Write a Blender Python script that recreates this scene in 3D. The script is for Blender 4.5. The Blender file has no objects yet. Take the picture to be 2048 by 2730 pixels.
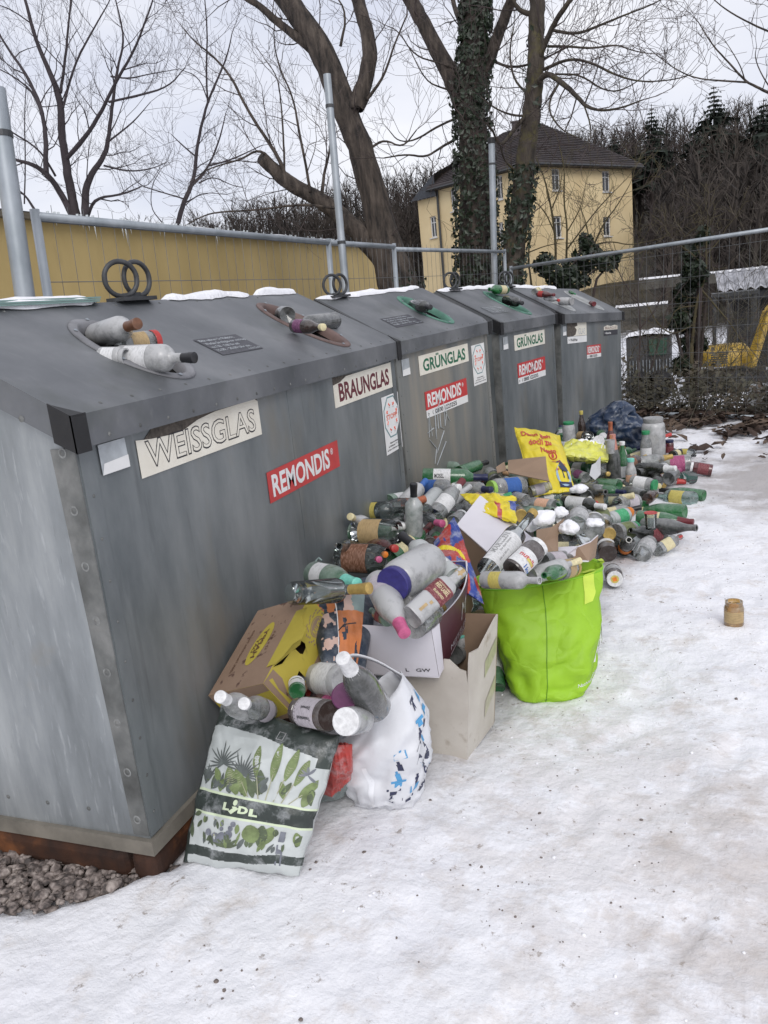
import bpy, bmesh, math, random
import numpy as np
from mathutils import Vector, Matrix, noise
SC = bpy.context.scene
COL = SC.collection
# ------------------------------------------------------------------ camera
F = 2193.0134
CAM = np.array([1.44495, -1.63233, 1.51622])
RW = np.array([[0.9352691, 0.3396225, -0.0996404], [-0.0078771, -0.2614770, -0.9651776], [-0.3538496, 0.9034857, -0.2418761]])
cam = bpy.data.cameras.new("camera")
cam.sensor_fit = 'HORIZONTAL'; cam.sensor_width = 36.0
cam.lens = F / 2048 * 36.0
cam.clip_start = .05; cam.clip_end = 2000
co = bpy.data.objects.new("camera", cam); COL.objects.link(co)
M = Matrix.Identity(4)
for i in range(3):
    M[i][0] = RW[0][i]; M[i][1] = -RW[1][i]; M[i][2] = -RW[2][i]; M[i][3] = CAM[i]
co.matrix_world = M
SC.camera = co
# ------------------------------------------------------------------ sky and light
w = bpy.data.worlds.new("World"); SC.world = w; w.use_nodes = True
nt = w.node_tree; nt.nodes.clear()
def wn(t, **k):
    n = nt.nodes.new(t)
    for a, b in k.items(): setattr(n, a, b)
    return n
sky = wn('ShaderNodeTexSky', sky_type='NISHITA', sun_disc=False)
sky.sun_elevation = math.radians(38); sky.sun_rotation = math.radians(150)
sb = wn('ShaderNodeBackground'); sb.inputs[1].default_value = .10
cb = wn('ShaderNodeBackground'); cb.inputs[1].default_value = .90
tc = wn('ShaderNodeTexCoord'); mp = wn('ShaderNodeMapping'); mp.inputs['Scale'].default_value = (1.0, 1.0, 2.6)
ns = wn('ShaderNodeTexNoise'); ns.inputs['Scale'].default_value = 2.1; ns.inputs['Detail'].default_value = 5; ns.inputs['Roughness'].default_value = .5
cr = wn('ShaderNodeValToRGB')
cr.color_ramp.elements[0].position = .30; cr.color_ramp.elements[0].color = (.60, .635, .76, 1)
cr.color_ramp.elements[1].position = .66; cr.color_ramp.elements[1].color = (.90, .90, .94, 1)
mx = wn('ShaderNodeMixShader'); mx.inputs[0].default_value = .93
wo = wn('ShaderNodeOutputWorld')
L = nt.links.new
L(tc.outputs['Generated'], mp.inputs[0]); L(mp.outputs[0], ns.inputs['Vector']); L(ns.outputs[0], cr.inputs[0]); L(cr.outputs[0], cb.inputs[0])
L(sky.outputs[0], sb.inputs[0]); L(sb.outputs[0], mx.inputs[1]); L(cb.outputs[0], mx.inputs[2]); L(mx.outputs[0], wo.inputs[0])
sun = bpy.data.lights.new("sun", 'SUN'); sun.energy = 1.25; sun.angle = math.radians(30); sun.color = (1, .97, .93)
so = bpy.data.objects.new("sun", sun); COL.objects.link(so)
so.rotation_euler = (math.radians(52), 0, math.radians(30))
SC.view_settings.view_transform = 'Standard'; SC.view_settings.look = 'None'
SC.view_settings.exposure = 0.33; SC.view_settings.gamma = 1
# ------------------------------------------------------------------ helpers
LEAN = np.array([.020, .029, 1.0])           # plumb line of the place (the yard slopes a little)
def A(*v): return np.array(v, float)
def ray(px, py): return RW.T @ A((px - 1024) / F, (py - 1365) / F, 1)
def az(px, py, z=0): d = ray(px, py); return CAM + d * (z - CAM[2]) / d[2]
def ay(px, py, y): d = ray(px, py); return CAM + d * (y - CAM[1]) / d[1]
def ax(px, py, x): d = ray(px, py); return CAM + d * (x - CAM[0]) / d[0]
def apl(px, py, P, n): d = ray(px, py); return CAM + d * np.dot(A(*P) - CAM, n) / np.dot(d, n)
def depth(P): return float((RW @ (A(*P) - CAM))[2])
def unit(v): v = np.array(v, float); return v / (np.linalg.norm(v) + 1e-12)
def frame(d):
    d = unit(d); a = A(0, 0, 1) if abs(d[2]) < .9 else A(1, 0, 0)
    u = unit(np.cross(a, d)); return u, np.cross(d, u), d
def interp(x, pts): return float(np.interp(x, [p[0] for p in pts], [p[1] for p in pts]))
def fbm(x, y, z=0, o=4):
    s = 0; a = 1
    for i in range(o):
        s += a * noise.noise((x, y, z)); x *= 2.03; y *= 2.03; z *= 2.03; a *= .5
    return s
class MB:
    def __init__(s): s.v = []; s.f = []; s.m = []
    def add(s, vs, fs, m=0):
        b = len(s.v); s.v.extend([tuple(map(float, p)) for p in vs]); s.f.extend([tuple(i + b for i in f) for f in fs]); s.m.extend([m] * len(fs)); return s
    def box(s, lo, hi, m=0, T=None):
        x0, y0, z0 = lo; x1, y1, z1 = hi
        vs = [(x0, y0, z0), (x1, y0, z0), (x1, y1, z0), (x0, y1, z0), (x0, y0, z1), (x1, y0, z1), (x1, y1, z1), (x0, y1, z1)]
        if T: vs = [T(p) for p in vs]
        return s.add(vs, [(0, 3, 2, 1), (4, 5, 6, 7), (0, 1, 5, 4), (1, 2, 6, 5), (2, 3, 7, 6), (3, 0, 4, 7)], m)
    def tube(s, pts, rad, n=8, m=0, cap=True):
        pts = [np.array(p, float) for p in pts]; k = len(pts)
        if np.isscalar(rad): rad = [rad] * k
        u, v, d = frame(pts[1] - pts[0]); vs = []; fs = []
        for i in range(k):
            dd = unit(pts[min(i + 1, k - 1)] - pts[max(i - 1, 0)])
            u = unit(u - dd * np.dot(u, dd)); v = np.cross(dd, u)
            for j in range(n):
                a = 2 * math.pi * j / n
                vs.append(pts[i] + rad[i] * (math.cos(a) * u + math.sin(a) * v))
        for i in range(k - 1):
            for j in range(n):
                fs.append((i * n + j, i * n + (j + 1) % n, (i + 1) * n + (j + 1) % n, (i + 1) * n + j))
        if cap: fs += [tuple(range(n))[::-1], tuple(range((k - 1) * n, k * n))]
        return s.add(vs, fs, m)
    def lathe(s, prof, n=20, m=0, T=None, ms=None, sq=0):
        vs = []; fs = []; k = len(prof); mm = []
        for (r, z) in prof:
            for j in range(n):
                a = 2 * math.pi * (j + .5) / n; c, q = math.cos(a), math.sin(a)
                if sq: t = (abs(c) ** sq + abs(q) ** sq) ** (-1 / sq); c *= t; q *= t
                vs.append((r * c, r * q, z))
        for i in range(k - 1):
            for j in range(n):
                fs.append((i * n + j, i * n + (j + 1) % n, (i + 1) * n + (j + 1) % n, (i + 1) * n + j)); mm.append(ms[i] if ms else m)
        if T: vs = [T(p) for p in vs]
        b = len(s.f); s.add(vs, fs, m); s.m[b:] = mm
        return s
    def grid(s, fn, nu, nv, m=0):
        vs = [fn(i / nu, j / nv) for j in range(nv + 1) for i in range(nu + 1)]
        fs = [(j * (nu + 1) + i, j * (nu + 1) + i + 1, (j + 1) * (nu + 1) + i + 1, (j + 1) * (nu + 1) + i) for j in range(nv) for i in range(nu)]
        return s.add(vs, fs, m)
    def build(s, name, mats, parent=None, smooth=False, loc=None, local=True):
        """local: the vertices are already in the parent's (or loc's) space"""
        me = bpy.data.meshes.new(name)
        vs = s.v
        o0 = A(0, 0, 0)
        if not local:
            o0 = np.array(parent.location if parent else (loc if loc is not None else (0, 0, 0)), float)
            vs = [(p[0] - o0[0], p[1] - o0[1], p[2] - o0[2]) for p in vs]
        me.from_pydata(vs, [], s.f)
        if not isinstance(mats, (list, tuple)): mats = [mats]
        for q in mats: me.materials.append(q)
        if len(mats) > 1: me.polygons.foreach_set('material_index', s.m)
        if smooth: me.polygons.foreach_set('use_smooth', [True] * len(me.polygons))
        me.update()
        ob = bpy.data.objects.new(name, me); COL.objects.link(ob)
        if parent: ob.parent = parent
        elif loc is not None: ob.location = loc
        if smooth == 'auto': 
            me.shade_auto = None if False else None
        return ob
def tag(o, label=None, cat=None, group=None, kind=None):
    if label: o['label'] = label
    if cat: o['category'] = cat
    if group: o['group'] = group
    if kind: o['kind'] = kind
    return o
def thing(name, label, cat, loc=(0, 0, 0), rot=(0, 0, 0), group=None):
    o = bpy.data.objects.new(name, None); COL.objects.link(o); o.empty_display_size = .1
    o.location = [float(q) for q in loc]; o.rotation_euler = rot
    return tag(o, label, cat, group)
def autosmooth(ob, deg=35):
    me = ob.data
    me.polygons.foreach_set('use_smooth', [True] * len(me.polygons))
    bm = bmesh.new(); bm.from_mesh(me)
    for e in bm.edges:
        if len(e.link_faces) == 2 and e.calc_face_angle(0) > math.radians(deg): e.smooth = False
    bm.to_mesh(me); bm.free(); return ob
def bevel(ob, wd, seg=2):
    md = ob.modifiers.new('bevel', 'BEVEL'); md.width = wd; md.segments = seg; md.limit_method = 'ANGLE'; return ob
# lettering as flat mesh: returns verts (0..w, 0..h) and faces
_tc = {}
def text2d(s, h=1.0, w=None, bold=0.0, shear=0.0):
    k = (s, bold)
    if k not in _tc:
        cu = bpy.data.curves.new('t', 'FONT'); cu.body = s; cu.size = 1; cu.resolution_u = 3; cu.offset = bold; cu.fill_mode = 'FRONT'
        o = bpy.data.objects.new('t', cu); COL.objects.link(o)
        bpy.context.view_layer.update()
        me = bpy.data.meshes.new_from_object(o.evaluated_get(bpy.context.evaluated_depsgraph_get()))
        vs = [(p.co.x, p.co.y) for p in me.vertices]; fs = [tuple(f.vertices) for f in me.polygons]
        bpy.data.objects.remove(o); bpy.data.curves.remove(cu); bpy.data.meshes.remove(me)
        xs = [p[0] for p in vs] or [0]; x0, x1 = min(xs), max(xs)
        _tc[k] = ([(x - x0, y) for x, y in vs], fs, x1 - x0)
    vs, fs, W = _tc[k]
    CH = .70
    sy = h / CH; sx = (w / W) if w else sy
    return [(x * sx + y * sy * shear, y * sy) for x, y in vs], fs
def put_text(mb, s, o, xd, yd, h, w=None, bold=0, m=0, off=0.0, nrm=None, shear=0, align=0):
    vs, fs = text2d(s, h, w, bold, shear)
    W = max([p[0] for p in vs] or [0]); dx = -W * align
    o = np.array(o, float); xd = unit(xd); yd = unit(yd); n = np.cross(xd, yd) * off
    mb.add([o + xd * (x + dx) + yd * y + n for x, y in vs], fs, m); return W
def put_text_f(mb, s, fn, h, w=None, bold=0, m=0, align=0, rot=0, at=(0, 0)):
    vs, fs = text2d(s, h, w, bold); W = max([p[0] for p in vs] or [0]); c, q = math.cos(rot), math.sin(rot)
    mb.add([fn(at[0] + (x - W * align) * c - y * q, at[1] + (x - W * align) * q + y * c) for x, y in vs], fs, m)
# ------------------------------------------------------------------ materials
def mat(name, col=(.5, .5, .5), rough=.6, metal=0.0, spec=.5, emis=None):
    m = bpy.data.materials.new(name); m.use_nodes = True
    b = m.node_tree.nodes['Principled BSDF']
    b.inputs['Base Color'].default_value = (*col, 1); b.inputs['Roughness'].default_value = rough
    b.inputs['Metallic'].default_value = metal; b.inputs['Specular IOR Level'].default_value = spec
    return m
def nd(m, t, **k):
    n = m.node_tree.nodes.new(t)
    for a, b in k.items():
        if a[0] == '_': n.inputs[a[1:].replace('_', ' ')].default_value = b
        else: setattr(n, a, b)
    return n
def lk(m, a, b): m.node_tree.links.new(a, b)
def noisy(m, cols, scale=5, detail=5, rough=.6, stretch=(1, 1, 1), pos=None, coord='Object', dist=0, bump=0, bscale=None, rr=None, rot=(0, 0, 0)):
    """colour ramp driven by noise -> base colour; optional bump and roughness range"""
    b = m.node_tree.nodes['Principled BSDF']
    t = nd(m, 'ShaderNodeTexCoord'); mp = nd(m, 'ShaderNodeMapping'); mp.inputs['Scale'].default_value = stretch; mp.inputs['Rotation'].default_value = rot
    n = nd(m, 'ShaderNodeTexNoise'); n.inputs['Scale'].default_value = scale; n.inputs['Detail'].default_value = detail
    n.inputs['Roughness'].default_value = rough; n.inputs['Distortion'].default_value = dist
    lk(m, t.outputs[coord], mp.inputs[0]); lk(m, mp.outputs[0], n.inputs['Vector'])
    r = nd(m, 'ShaderNodeValToRGB'); k = len(cols)
    pos = pos or [.3 + .4 * i / (k - 1) for i in range(k)]
    while len(r.color_ramp.elements) < k: r.color_ramp.elements.new(.5)
    for e, c, p in zip(r.color_ramp.elements, cols, pos): e.position = p; e.color = (*c, 1)
    lk(m, n.outputs[0], r.inputs[0]); lk(m, r.outputs[0], b.inputs['Base Color'])
    if bump:
        n2 = n
        if bscale:
            n2 = nd(m, 'ShaderNodeTexNoise'); n2.inputs['Scale'].default_value = bscale; n2.inputs['Detail'].default_value = 4
            lk(m, t.outputs[coord], n2.inputs['Vector'])
        bp = nd(m, 'ShaderNodeBump'); bp.inputs['Strength'].default_value = bump; bp.inputs['Distance'].default_value = .02
        lk(m, n2.outputs[0], bp.inputs['Height']); lk(m, bp.outputs[0], b.inputs['Normal'])
    if rr:
        q = nd(m, 'ShaderNodeMapRange'); q.inputs['To Min'].default_value = rr[0]; q.inputs['To Max'].default_value = rr[1]
        lk(m, n.outputs[0], q.inputs[0]); lk(m, q.outputs[0], b.inputs['Roughness'])
    return m, r, n, t
def overlay(m, src, cols, fac_noise, stretch=(1, 1, 1), lo=.5, hi=.6, amount=1.0, coord='Object', rough=.6, detail=4, rot=(0, 0, 0), dist=0):
    """mix a second colour over the current base colour where a noise exceeds lo..hi"""
    b = m.node_tree.nodes['Principled BSDF']
    t = nd(m, 'ShaderNodeTexCoord'); mp = nd(m, 'ShaderNodeMapping'); mp.inputs['Scale'].default_value = stretch; mp.inputs['Rotation'].default_value = rot
    n = nd(m, 'ShaderNodeTexNoise'); n.inputs['Scale'].default_value = fac_noise; n.inputs['Detail'].default_value = detail; n.inputs['Roughness'].default_value = rough
    n.inputs['Distortion'].default_value = dist
    lk(m, t.outputs[coord], mp.inputs[0]); lk(m, mp.outputs[0], n.inputs['Vector'])
    q = nd(m, 'ShaderNodeMapRange'); q.inputs['From Min'].default_value = lo; q.inputs['From Max'].default_value = hi; q.inputs['To Max'].default_value = amount
    lk(m, n.outputs[0], q.inputs[0])
    mxn = nd(m, 'ShaderNodeMix', data_type='RGBA')
    lk(m, q.outputs[0], mxn.inputs[0]); 
    if src is not None: lk(m, src, mxn.inputs[6])
    else: mxn.inputs[6].default_value = b.inputs['Base Color'].default_value
    mxn.inputs[7].default_value = (*cols, 1)
    lk(m, mxn.outputs[2], b.inputs['Base Color'])
    return mxn.outputs[2]
def plain(name, c, rough=.6, var=.18, scale=8, metal=0, bump=0, spec=.5, stretch=(1, 1, 1)):
    m = mat(name, c, rough, metal, spec)
    lo = tuple(q * (1 - var) for q in c); hi = tuple(min(1, q * (1 + var)) for q in c)
    noisy(m, [lo, hi], scale, bump=bump, stretch=stretch); return m
MSNOW = mat('snow', (.8, .8, .83), .65, spec=.3)
_, r_, _, _ = noisy(MSNOW, [(.78, .78, .81), (.88, .88, .90)], 6, bump=.45, bscale=40)
MGALV = mat('galvanised steel', (.3, .32, .34), .45, .55)
noisy(MGALV, [(.26, .29, .31), (.40, .43, .46)], 9, stretch=(1, 1, .5), rr=(.35, .6))
MDARKM = plain('dark weathered metal', (.05, .052, .055), .5, .4, 20, .3)
MBLACK = plain('black plastic corner', (.010, .010, .011), .5, .4, 15, 0, .05)
MRUBBER = plain('black rubber', (.02, .02, .022), .75, .3, 30)
MBARK = mat('bark', (.07, .055, .045), .9)
noisy(MBARK, [(.016, .013, .011), (.055, .043, .035), (.10, .08, .065)], 11, stretch=(1, 1, .20), bump=1.0, pos=[.36, .5, .66], bscale=None)
MBARKL = mat('lichen bark', (.07, .06, .04), .9)
_, rb_, _, _ = noisy(MBARKL, [(.02, .016, .013), (.058, .047, .036), (.10, .082, .064)], 11, stretch=(1, 1, .22), bump=.8)
overlay(MBARKL, rb_.outputs[0], (.10, .088, .03), 5, lo=.54, hi=.66, amount=.6)
for q_ in (MBARK, MBARKL):
    for n_ in q_.node_tree.nodes:
        if n_.type == 'BUMP': n_.inputs['Distance'].default_value = .08
MTWIG = plain('twigs', (.06, .045, .042), .9, .3, 3)
MTWIGL = plain('lichen twigs', (.085, .07, .035), .9, .4, 3)
MTWIGP = plain('purple brown twigs', (.04, .032, .036), .9, .3, 3)
MIVY = plain('ivy leaves', (.022, .034, .018), .45, .5, 6)
# ------------------------------------------------------------------ ground
def terrain(x, y):
    # the yard is level; beyond the site fence the land drops, then rises again into the hill
    s = y + .62 * min(0, x - 1.5) * -.25
    g = interp(y, [(-5, 0), (8.2, 0), (10, -.25), (13, -.7), (24, -.9), (40, .6), (52, 1.6), (70, 5.5), (100, 13), (160, 24), (400, 30)])
    if y > 50:
        az_ = math.degrees(math.atan2(x - 1.4, y))
        k = interp(az_, [(-60, .05), (-44, .12), (-36, .30), (-30, .50), (-20, .62), (-9, .75), (-3, .80), (3, .85), (10, .95), (20, 1.0)])
        g = 1.6 + (g - 1.6) * k
    return g
FOOT = [(1.05, -.25, 1.3), (1.42, .15, 1.2), (1.12, .55, 1.5), (1.55, .95, 1.3), (1.30, 1.45, 1.7), (1.75, 1.9, 1.2), (1.95, .45, 1.9), (2.1, 1.2, 1.6), (1.5, 2.5, 1.4), (1.9, 3.0, 1.7), (.78, -.02, 2.2), (1.7, -.2, 1.8), (1.2, 1.0, .9), (1.62, 1.45, 2.4)]
GE = [(-1.2, -.42), (-.54, -.16), (-.41, -.21), (-.24, -.20), (-.145, -.10), (-.05, -.01), (.02, .07), (.12, .3)]
def snow_z(x, y):
    z = .014 * fbm(x * 1.3, y * 1.3, 3, 2) + .009 * fbm(x * 3.6, y * 3.6, 7, 3) + .004 * fbm(x * 13, y * 13, 7, 3)
    z += .012 * max(0, fbm(x * 7 + 5, y * 7, 1, 2)) - .004 * abs(fbm(x * 11, y * 11 + 3, 5, 2))
    for (fx, fy, fa) in FOOT:
        c, s = math.cos(fa), math.sin(fa); u, v = (x - fx) * c + (y - fy) * s, -(x - fx) * s + (y - fy) * c; q = (u / .13) ** 2 + (v / .048) ** 2
        if q < 2.2: z += -.011 * max(0, 1 - q) ** .5 + (.003 if q > 1 else 0)
    # a bank of softer snow against the bags and the boxes
    z += .018 * math.exp(-((x - .62) ** 2) / .02 - ((y - .2) ** 2) / .2)
    return z
def bare(x, y):
    """gravel strip left clear of snow at the near end of the first container"""
    e = .30 * fbm(x * 2.2, y * 2.2, 9, 3)
    return min(1, max(0, (-.10 - (y + .12 * x) * 1.0 + 0.0)))  # unused slope
mb = MB()
def axis(segs):
    o = []
    for a, b, st in segs:
        n = max(1, int(round((b - a) / st))); o += [a + (b - a) * i / n for i in range(n)]
    return o + [segs[-1][1]]
X = axis([(-300, -60, 30), (-60, -12, 6), (-12, -2, 1), (-2, -.6, .1), (-.6, 2.2, .022), (2.2, 4, .1), (4, 12, 1), (12, 60, 6), (60, 300, 30)])
Y = axis([(-30, -4, 4), (-4, -1.2, .4), (-1.2, 3.2, .022), (3.2, 9, .08), (9, 20, .6), (20, 60, 3), (60, 160, 8), (160, 420, 40)])
nx, ny = len(X), len(Y)
vs = []
for y in Y:
    for x in X:
        z = terrain(x, y)
        if -2 < x < 4 and -2 < y < 9:
            z += snow_z(x, y)
            # the snow thins out to nothing beside the container, where the gravel shows
            gx = (x + .05) * .9; 
            c = gline = -.02 - .55 * (x + .75) * .0
            t = max(0, min(1, (interp(x, GE) - y + .03 * fbm(x * 9, y * 9, 2, 3)) / .035))
            if x < .06: z += -.022 + .034 * t
            elif x < .2: z += .012
        elif y > 30: z += .5 * fbm(x * .08, y * .08, 0, 3) * min(1, (y - 30) / 20)
        vs.append((x, y, z))
fs = [(j * nx + i, j * nx + i + 1, (j + 1) * nx + i + 1, (j + 1) * nx + i) for j in range(ny - 1) for i in range(nx - 1)]
mb.add(vs, fs)
MG = mat('snowy ground', (.8, .8, .83), .7, spec=.25)
b = MG.node_tree.nodes['Principled BSDF']
_, rg, ng, tg = noisy(MG, [(.78, .78, .815), (.88, .88, .90)], 3.0, bump=0, detail=6)
o_ = overlay(MG, rg.outputs[0], (.50, .42, .345), 5.2, lo=.53, hi=.72, amount=.62, rough=.72, detail=9)
o_ = overlay(MG, o_, (.24, .19, .155), 19, lo=.60, hi=.665, amount=.8, rough=.75, detail=9)
o_ = overlay(MG, o_, (.62, .62, .64), 1.6, lo=.52, hi=.70, amount=.35, detail=8, rough=.7)
# grey-brown slush by the far edge of the bottle pile, bare soil under the fence, dead grass and brush farther off
geo = nd(MG, 'ShaderNodeNewGeometry'); sx = nd(MG, 'ShaderNodeSeparateXYZ'); lk(MG, geo.outputs['Position'], sx.inputs[0])
def blob(cx_, cy_, rx, ry, soft=.6, nz=.5, sc=3.0):
    m = MG; vm = nd(m, 'ShaderNodeVectorMath', operation='SUBTRACT'); vm.inputs[1].default_value = (cx_, cy_, 0); lk(m, geo.outputs['Position'], vm.inputs[0])
    v2 = nd(m, 'ShaderNodeVectorMath', operation='MULTIPLY'); v2.inputs[1].default_value = (1 / rx, 1 / ry, 0); lk(m, vm.outputs[0], v2.inputs[0])
    ln = nd(m, 'ShaderNodeVectorMath', operation='LENGTH'); lk(m, v2.outputs[0], ln.inputs[0])
    n = nd(m, 'ShaderNodeTexNoise'); n.inputs['Scale'].default_value = sc; n.inputs['Detail'].default_value = 7; n.inputs['Roughness'].default_value = .65
    lk(m, geo.outputs['Position'], n.inputs['Vector'])
    ma = nd(m, 'ShaderNodeMath', operation='MULTIPLY_ADD'); lk(m, n.outputs[0], ma.inputs[0]); ma.inputs[1].default_value = nz * 4; lk(m, ln.outputs['Value'], ma.inputs[2])
    q = nd(m, 'ShaderNodeMapRange'); q.inputs['From Min'].default_value = 1 + nz * 2; q.inputs['From Max'].default_value = 1 + nz * 2 - soft
    lk(m, ma.outputs[0], q.inputs[0]); return q.outputs[0]
def mixin(fac, col, src, amt=1.0):
    k = nd(MG, 'ShaderNodeMath', operation='MULTIPLY'); lk(MG, fac, k.inputs[0]); k.inputs[1].default_value = amt
    q = nd(MG, 'ShaderNodeMix', data_type='RGBA'); lk(MG, k.outputs[0], q.inputs[0]); lk(MG, src, q.inputs[6])
    if isinstance(col, tuple): q.inputs[7].default_value = (*col, 1)
    else: lk(MG, col, q.inputs[7])
    return q.outputs[2]
o_ = mixin(blob(1.95, 4.9, .75, 1.5, .7, .55, 3.5), (.34, .31, .295), o_, .8)
o_ = mixin(blob(1.75, .25, .5, .75, .5, .9, 7), (.44, .38, .33), o_, .42)
o_ = mixin(blob(1.25, .55, .5, .9, .5, 1.4, 9), (.46, .39, .33), o_, .22)
o_ = mixin(blob(-.5, .08, .50, .22, .12, .05, 9), (.07, .058, .05), o_, 1)
o_ = mixin(blob(-.95, -.05, .55, .28, .12, .05, 9), (.07, .058, .05), o_, 1)
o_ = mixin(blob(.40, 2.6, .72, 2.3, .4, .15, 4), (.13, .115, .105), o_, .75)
sn = nd(MG, 'ShaderNodeTexNoise'); sn.inputs['Scale'].default_value = 5; sn.inputs['Detail'].default_value = 8; lk(MG, geo.outputs['Position'], sn.inputs['Vector'])
soil = nd(MG, 'ShaderNodeValToRGB'); soil.color_ramp.elements[0].position = .38; soil.color_ramp.elements[0].color = (.022, .017, .014, 1); soil.color_ramp.elements[1].position = .62; soil.color_ramp.elements[1].color = (.07, .05, .035, 1)
lk(MG, sn.outputs[0], soil.inputs[0])
fy = nd(MG, 'ShaderNodeMath', operation='MULTIPLY_ADD'); lk(MG, sn.outputs[0], fy.inputs[0]); fy.inputs[1].default_value = 5.0; lk(MG, sx.outputs['Y'], fy.inputs[2])
fq = nd(MG, 'ShaderNodeMapRange'); fq.inputs['From Min'].default_value = 9.6; fq.inputs['From Max'].default_value = 10.6; lk(MG, fy.outputs[0], fq.inputs[0])
o_ = mixin(fq.outputs[0], soil.outputs[0], o_)
# snow again on the yard behind the hedge
yq = nd(MG, 'ShaderNodeMapRange'); yq.inputs['From Min'].default_value = 14.6; yq.inputs['From Max'].default_value = 15.4; lk(MG, fy.outputs[0], yq.inputs[0])
o_ = mixin(yq.outputs[0], (.74, .75, .79), o_)
hq = nd(MG, 'ShaderNodeMapRange'); hq.inputs['From Min'].default_value = 30; hq.inputs['From Max'].default_value = 33; lk(MG, fy.outputs[0], hq.inputs[0])
hs = nd(MG, 'ShaderNodeTexNoise'); hs.inputs['Scale'].default_value = .5; hs.inputs['Detail'].default_value = 9; lk(MG, geo.outputs['Position'], hs.inputs['Vector'])
hr = nd(MG, 'ShaderNodeValToRGB'); hr.color_ramp.elements[0].position = .35; hr.color_ramp.elements[0].color = (.022, .02, .016, 1); hr.color_ramp.elements[1].position = .62; hr.color_ramp.elements[1].color = (.07, .06, .045, 1)
lk(MG, hs.outputs[0], hr.inputs[0]); o_ = mixin(hq.outputs[0], hr.outputs[0], o_)
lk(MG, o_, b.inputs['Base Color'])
bn = nd(MG, 'ShaderNodeTexNoise'); bn.inputs['Scale'].default_value = 28; bn.inputs['Detail'].default_value = 7; bn.inputs['Roughness'].default_value = .6; lk(MG, geo.outputs['Position'], bn.inputs['Vector'])
bp = nd(MG, 'ShaderNodeBump'); bp.inputs['Strength'].default_value = .42; bp.inputs['Distance'].default_value = .03; lk(MG, bn.outputs[0], bp.inputs['Height']); lk(MG, bp.outputs[0], b.inputs['Normal'])
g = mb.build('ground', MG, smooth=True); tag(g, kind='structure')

# ------------------------------------------------------------------ bottle bank containers
H1, H2, H3, RD = 1.25, 1.333, 1.6276, .5136
MW = mat('weathered steel wall', (.16, .18, .19), .5, .42)
_, rw_, _, _ = noisy(MW, [(.125, .142, .15), (.195, .212, .218), (.265, .28, .283)], 3.0, stretch=(1, 1.5, .55), rr=(.36, .6), detail=8)
ow = overlay(MW, rw_.outputs[0], (.27, .285, .29), 9, stretch=(1, 2.2, .4), lo=.57, hi=.74, amount=.42, detail=7)
ow = overlay(MW, ow, (.075, .085, .088), 5, stretch=(1, 3.0, .25), lo=.60, hi=.75, amount=.5, detail=7)
overlay(MW, ow, (.22, .195, .15), 2.1, stretch=(1, 1.5, .6), lo=.58, hi=.74, amount=.45)
MWT = mat('tan stained steel wall', (.2, .2, .18), .55, .3)
_, rw_, _, _ = noisy(MWT, [(.14, .155, .16), (.22, .225, .215), (.29, .27, .235)], 2.6, stretch=(1, 2.6, .35), rr=(.4, .65), detail=7)
overlay(MWT, rw_.outputs[0], (.33, .29, .23), 1.7, stretch=(1, 1.5, .4), lo=.48, hi=.68, amount=.6)
ME = mat('bright galvanised end panel', (.42, .45, .47), .42, .5)
_, re_, _, _ = noisy(ME, [(.16, .175, .182), (.28, .30, .31), (.42, .44, .445)], 2.6, stretch=(2.2, 1, .5), rr=(.3, .55), detail=8)
oe = overlay(ME, re_.outputs[0], (.16, .17, .17), 9, stretch=(4, 1, .5), lo=.60, hi=.74, amount=.75, detail=8, rough=.75)
oe = overlay(ME, oe, (.30, .26, .19), 2.6, stretch=(1, 1, 1.2), lo=.60, hi=.75, amount=.5)
overlay(ME, oe, (.62, .64, .66), 17, stretch=(3, 1, .5), lo=.58, hi=.70, amount=.28)
MSTRIP = mat('grimy steel strip', (.14, .14, .135), .6, .35)
noisy(MSTRIP, [(.05, .05, .047), (.14, .145, .14), (.27, .27, .26)], 6, stretch=(1, 1, .8), detail=8)
MR = mat('dark steel lid', (.1, .105, .115), .5, .45)
_, rr_, _, _ = noisy(MR, [(.10, .107, .116), (.155, .162, .172), (.235, .24, .248)], 2.2, detail=8, rr=(.38, .62), stretch=(1, 1, 1))
orr = overlay(MR, rr_.outputs[0], (.22, .225, .225), 16, lo=.60, hi=.8, amount=.5, stretch=(.3, 2, 1))
overlay(MR, orr, (.075, .085, .075), 2.6, lo=.55, hi=.7, amount=.5)
MRUST = mat('rusty skid', (.1, .04, .02), .8, .2)
noisy(MRUST, [(.018, .010, .008), (.06, .024, .012), (.26, .095, .03)], 4.5, detail=8, bump=.5, pos=[.35, .52, .72])
MTRIM = plain('base trim', (.16, .145, .12), .7, .35, 7)
MCREAM = mat('cream sticker', (.72, .68, .58), .5); _, rc_, _, _ = noisy(MCREAM, [(.66, .62, .53), (.78, .75, .66)], 6)
overlay(MCREAM, rc_.outputs[0], (.38, .32, .24), 14, stretch=(1, 3, .5), lo=.68, hi=.75, amount=.6)
MWHITE = plain('white sticker', (.74, .74, .73), .5, .06, 9)
MRED = plain('red sticker', (.50, .045, .045), .5, .12, 9)
MGREENT = plain('green print', (.02, .13, .07), .5, .1); MBROWNT = plain('maroon print', (.12, .02, .03), .5, .1)
MINK = plain('black print', (.025, .025, .03), .5, .1); MORANGE = plain('orange red print', (.72, .12, .06), .5, .1)
MTEAL = plain('grey teal print', (.16, .27, .28), .5, .1); MPLAQ = plain('dark plaque', (.045, .045, .055), .5, .4, 60)
MGLUE = plain('torn glue residue', (.085, .072, .06), .9, .5, 40)
MLGREY = plain('pale film sticker', (.42, .45, .47), .35, .25, 14, .2)
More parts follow.
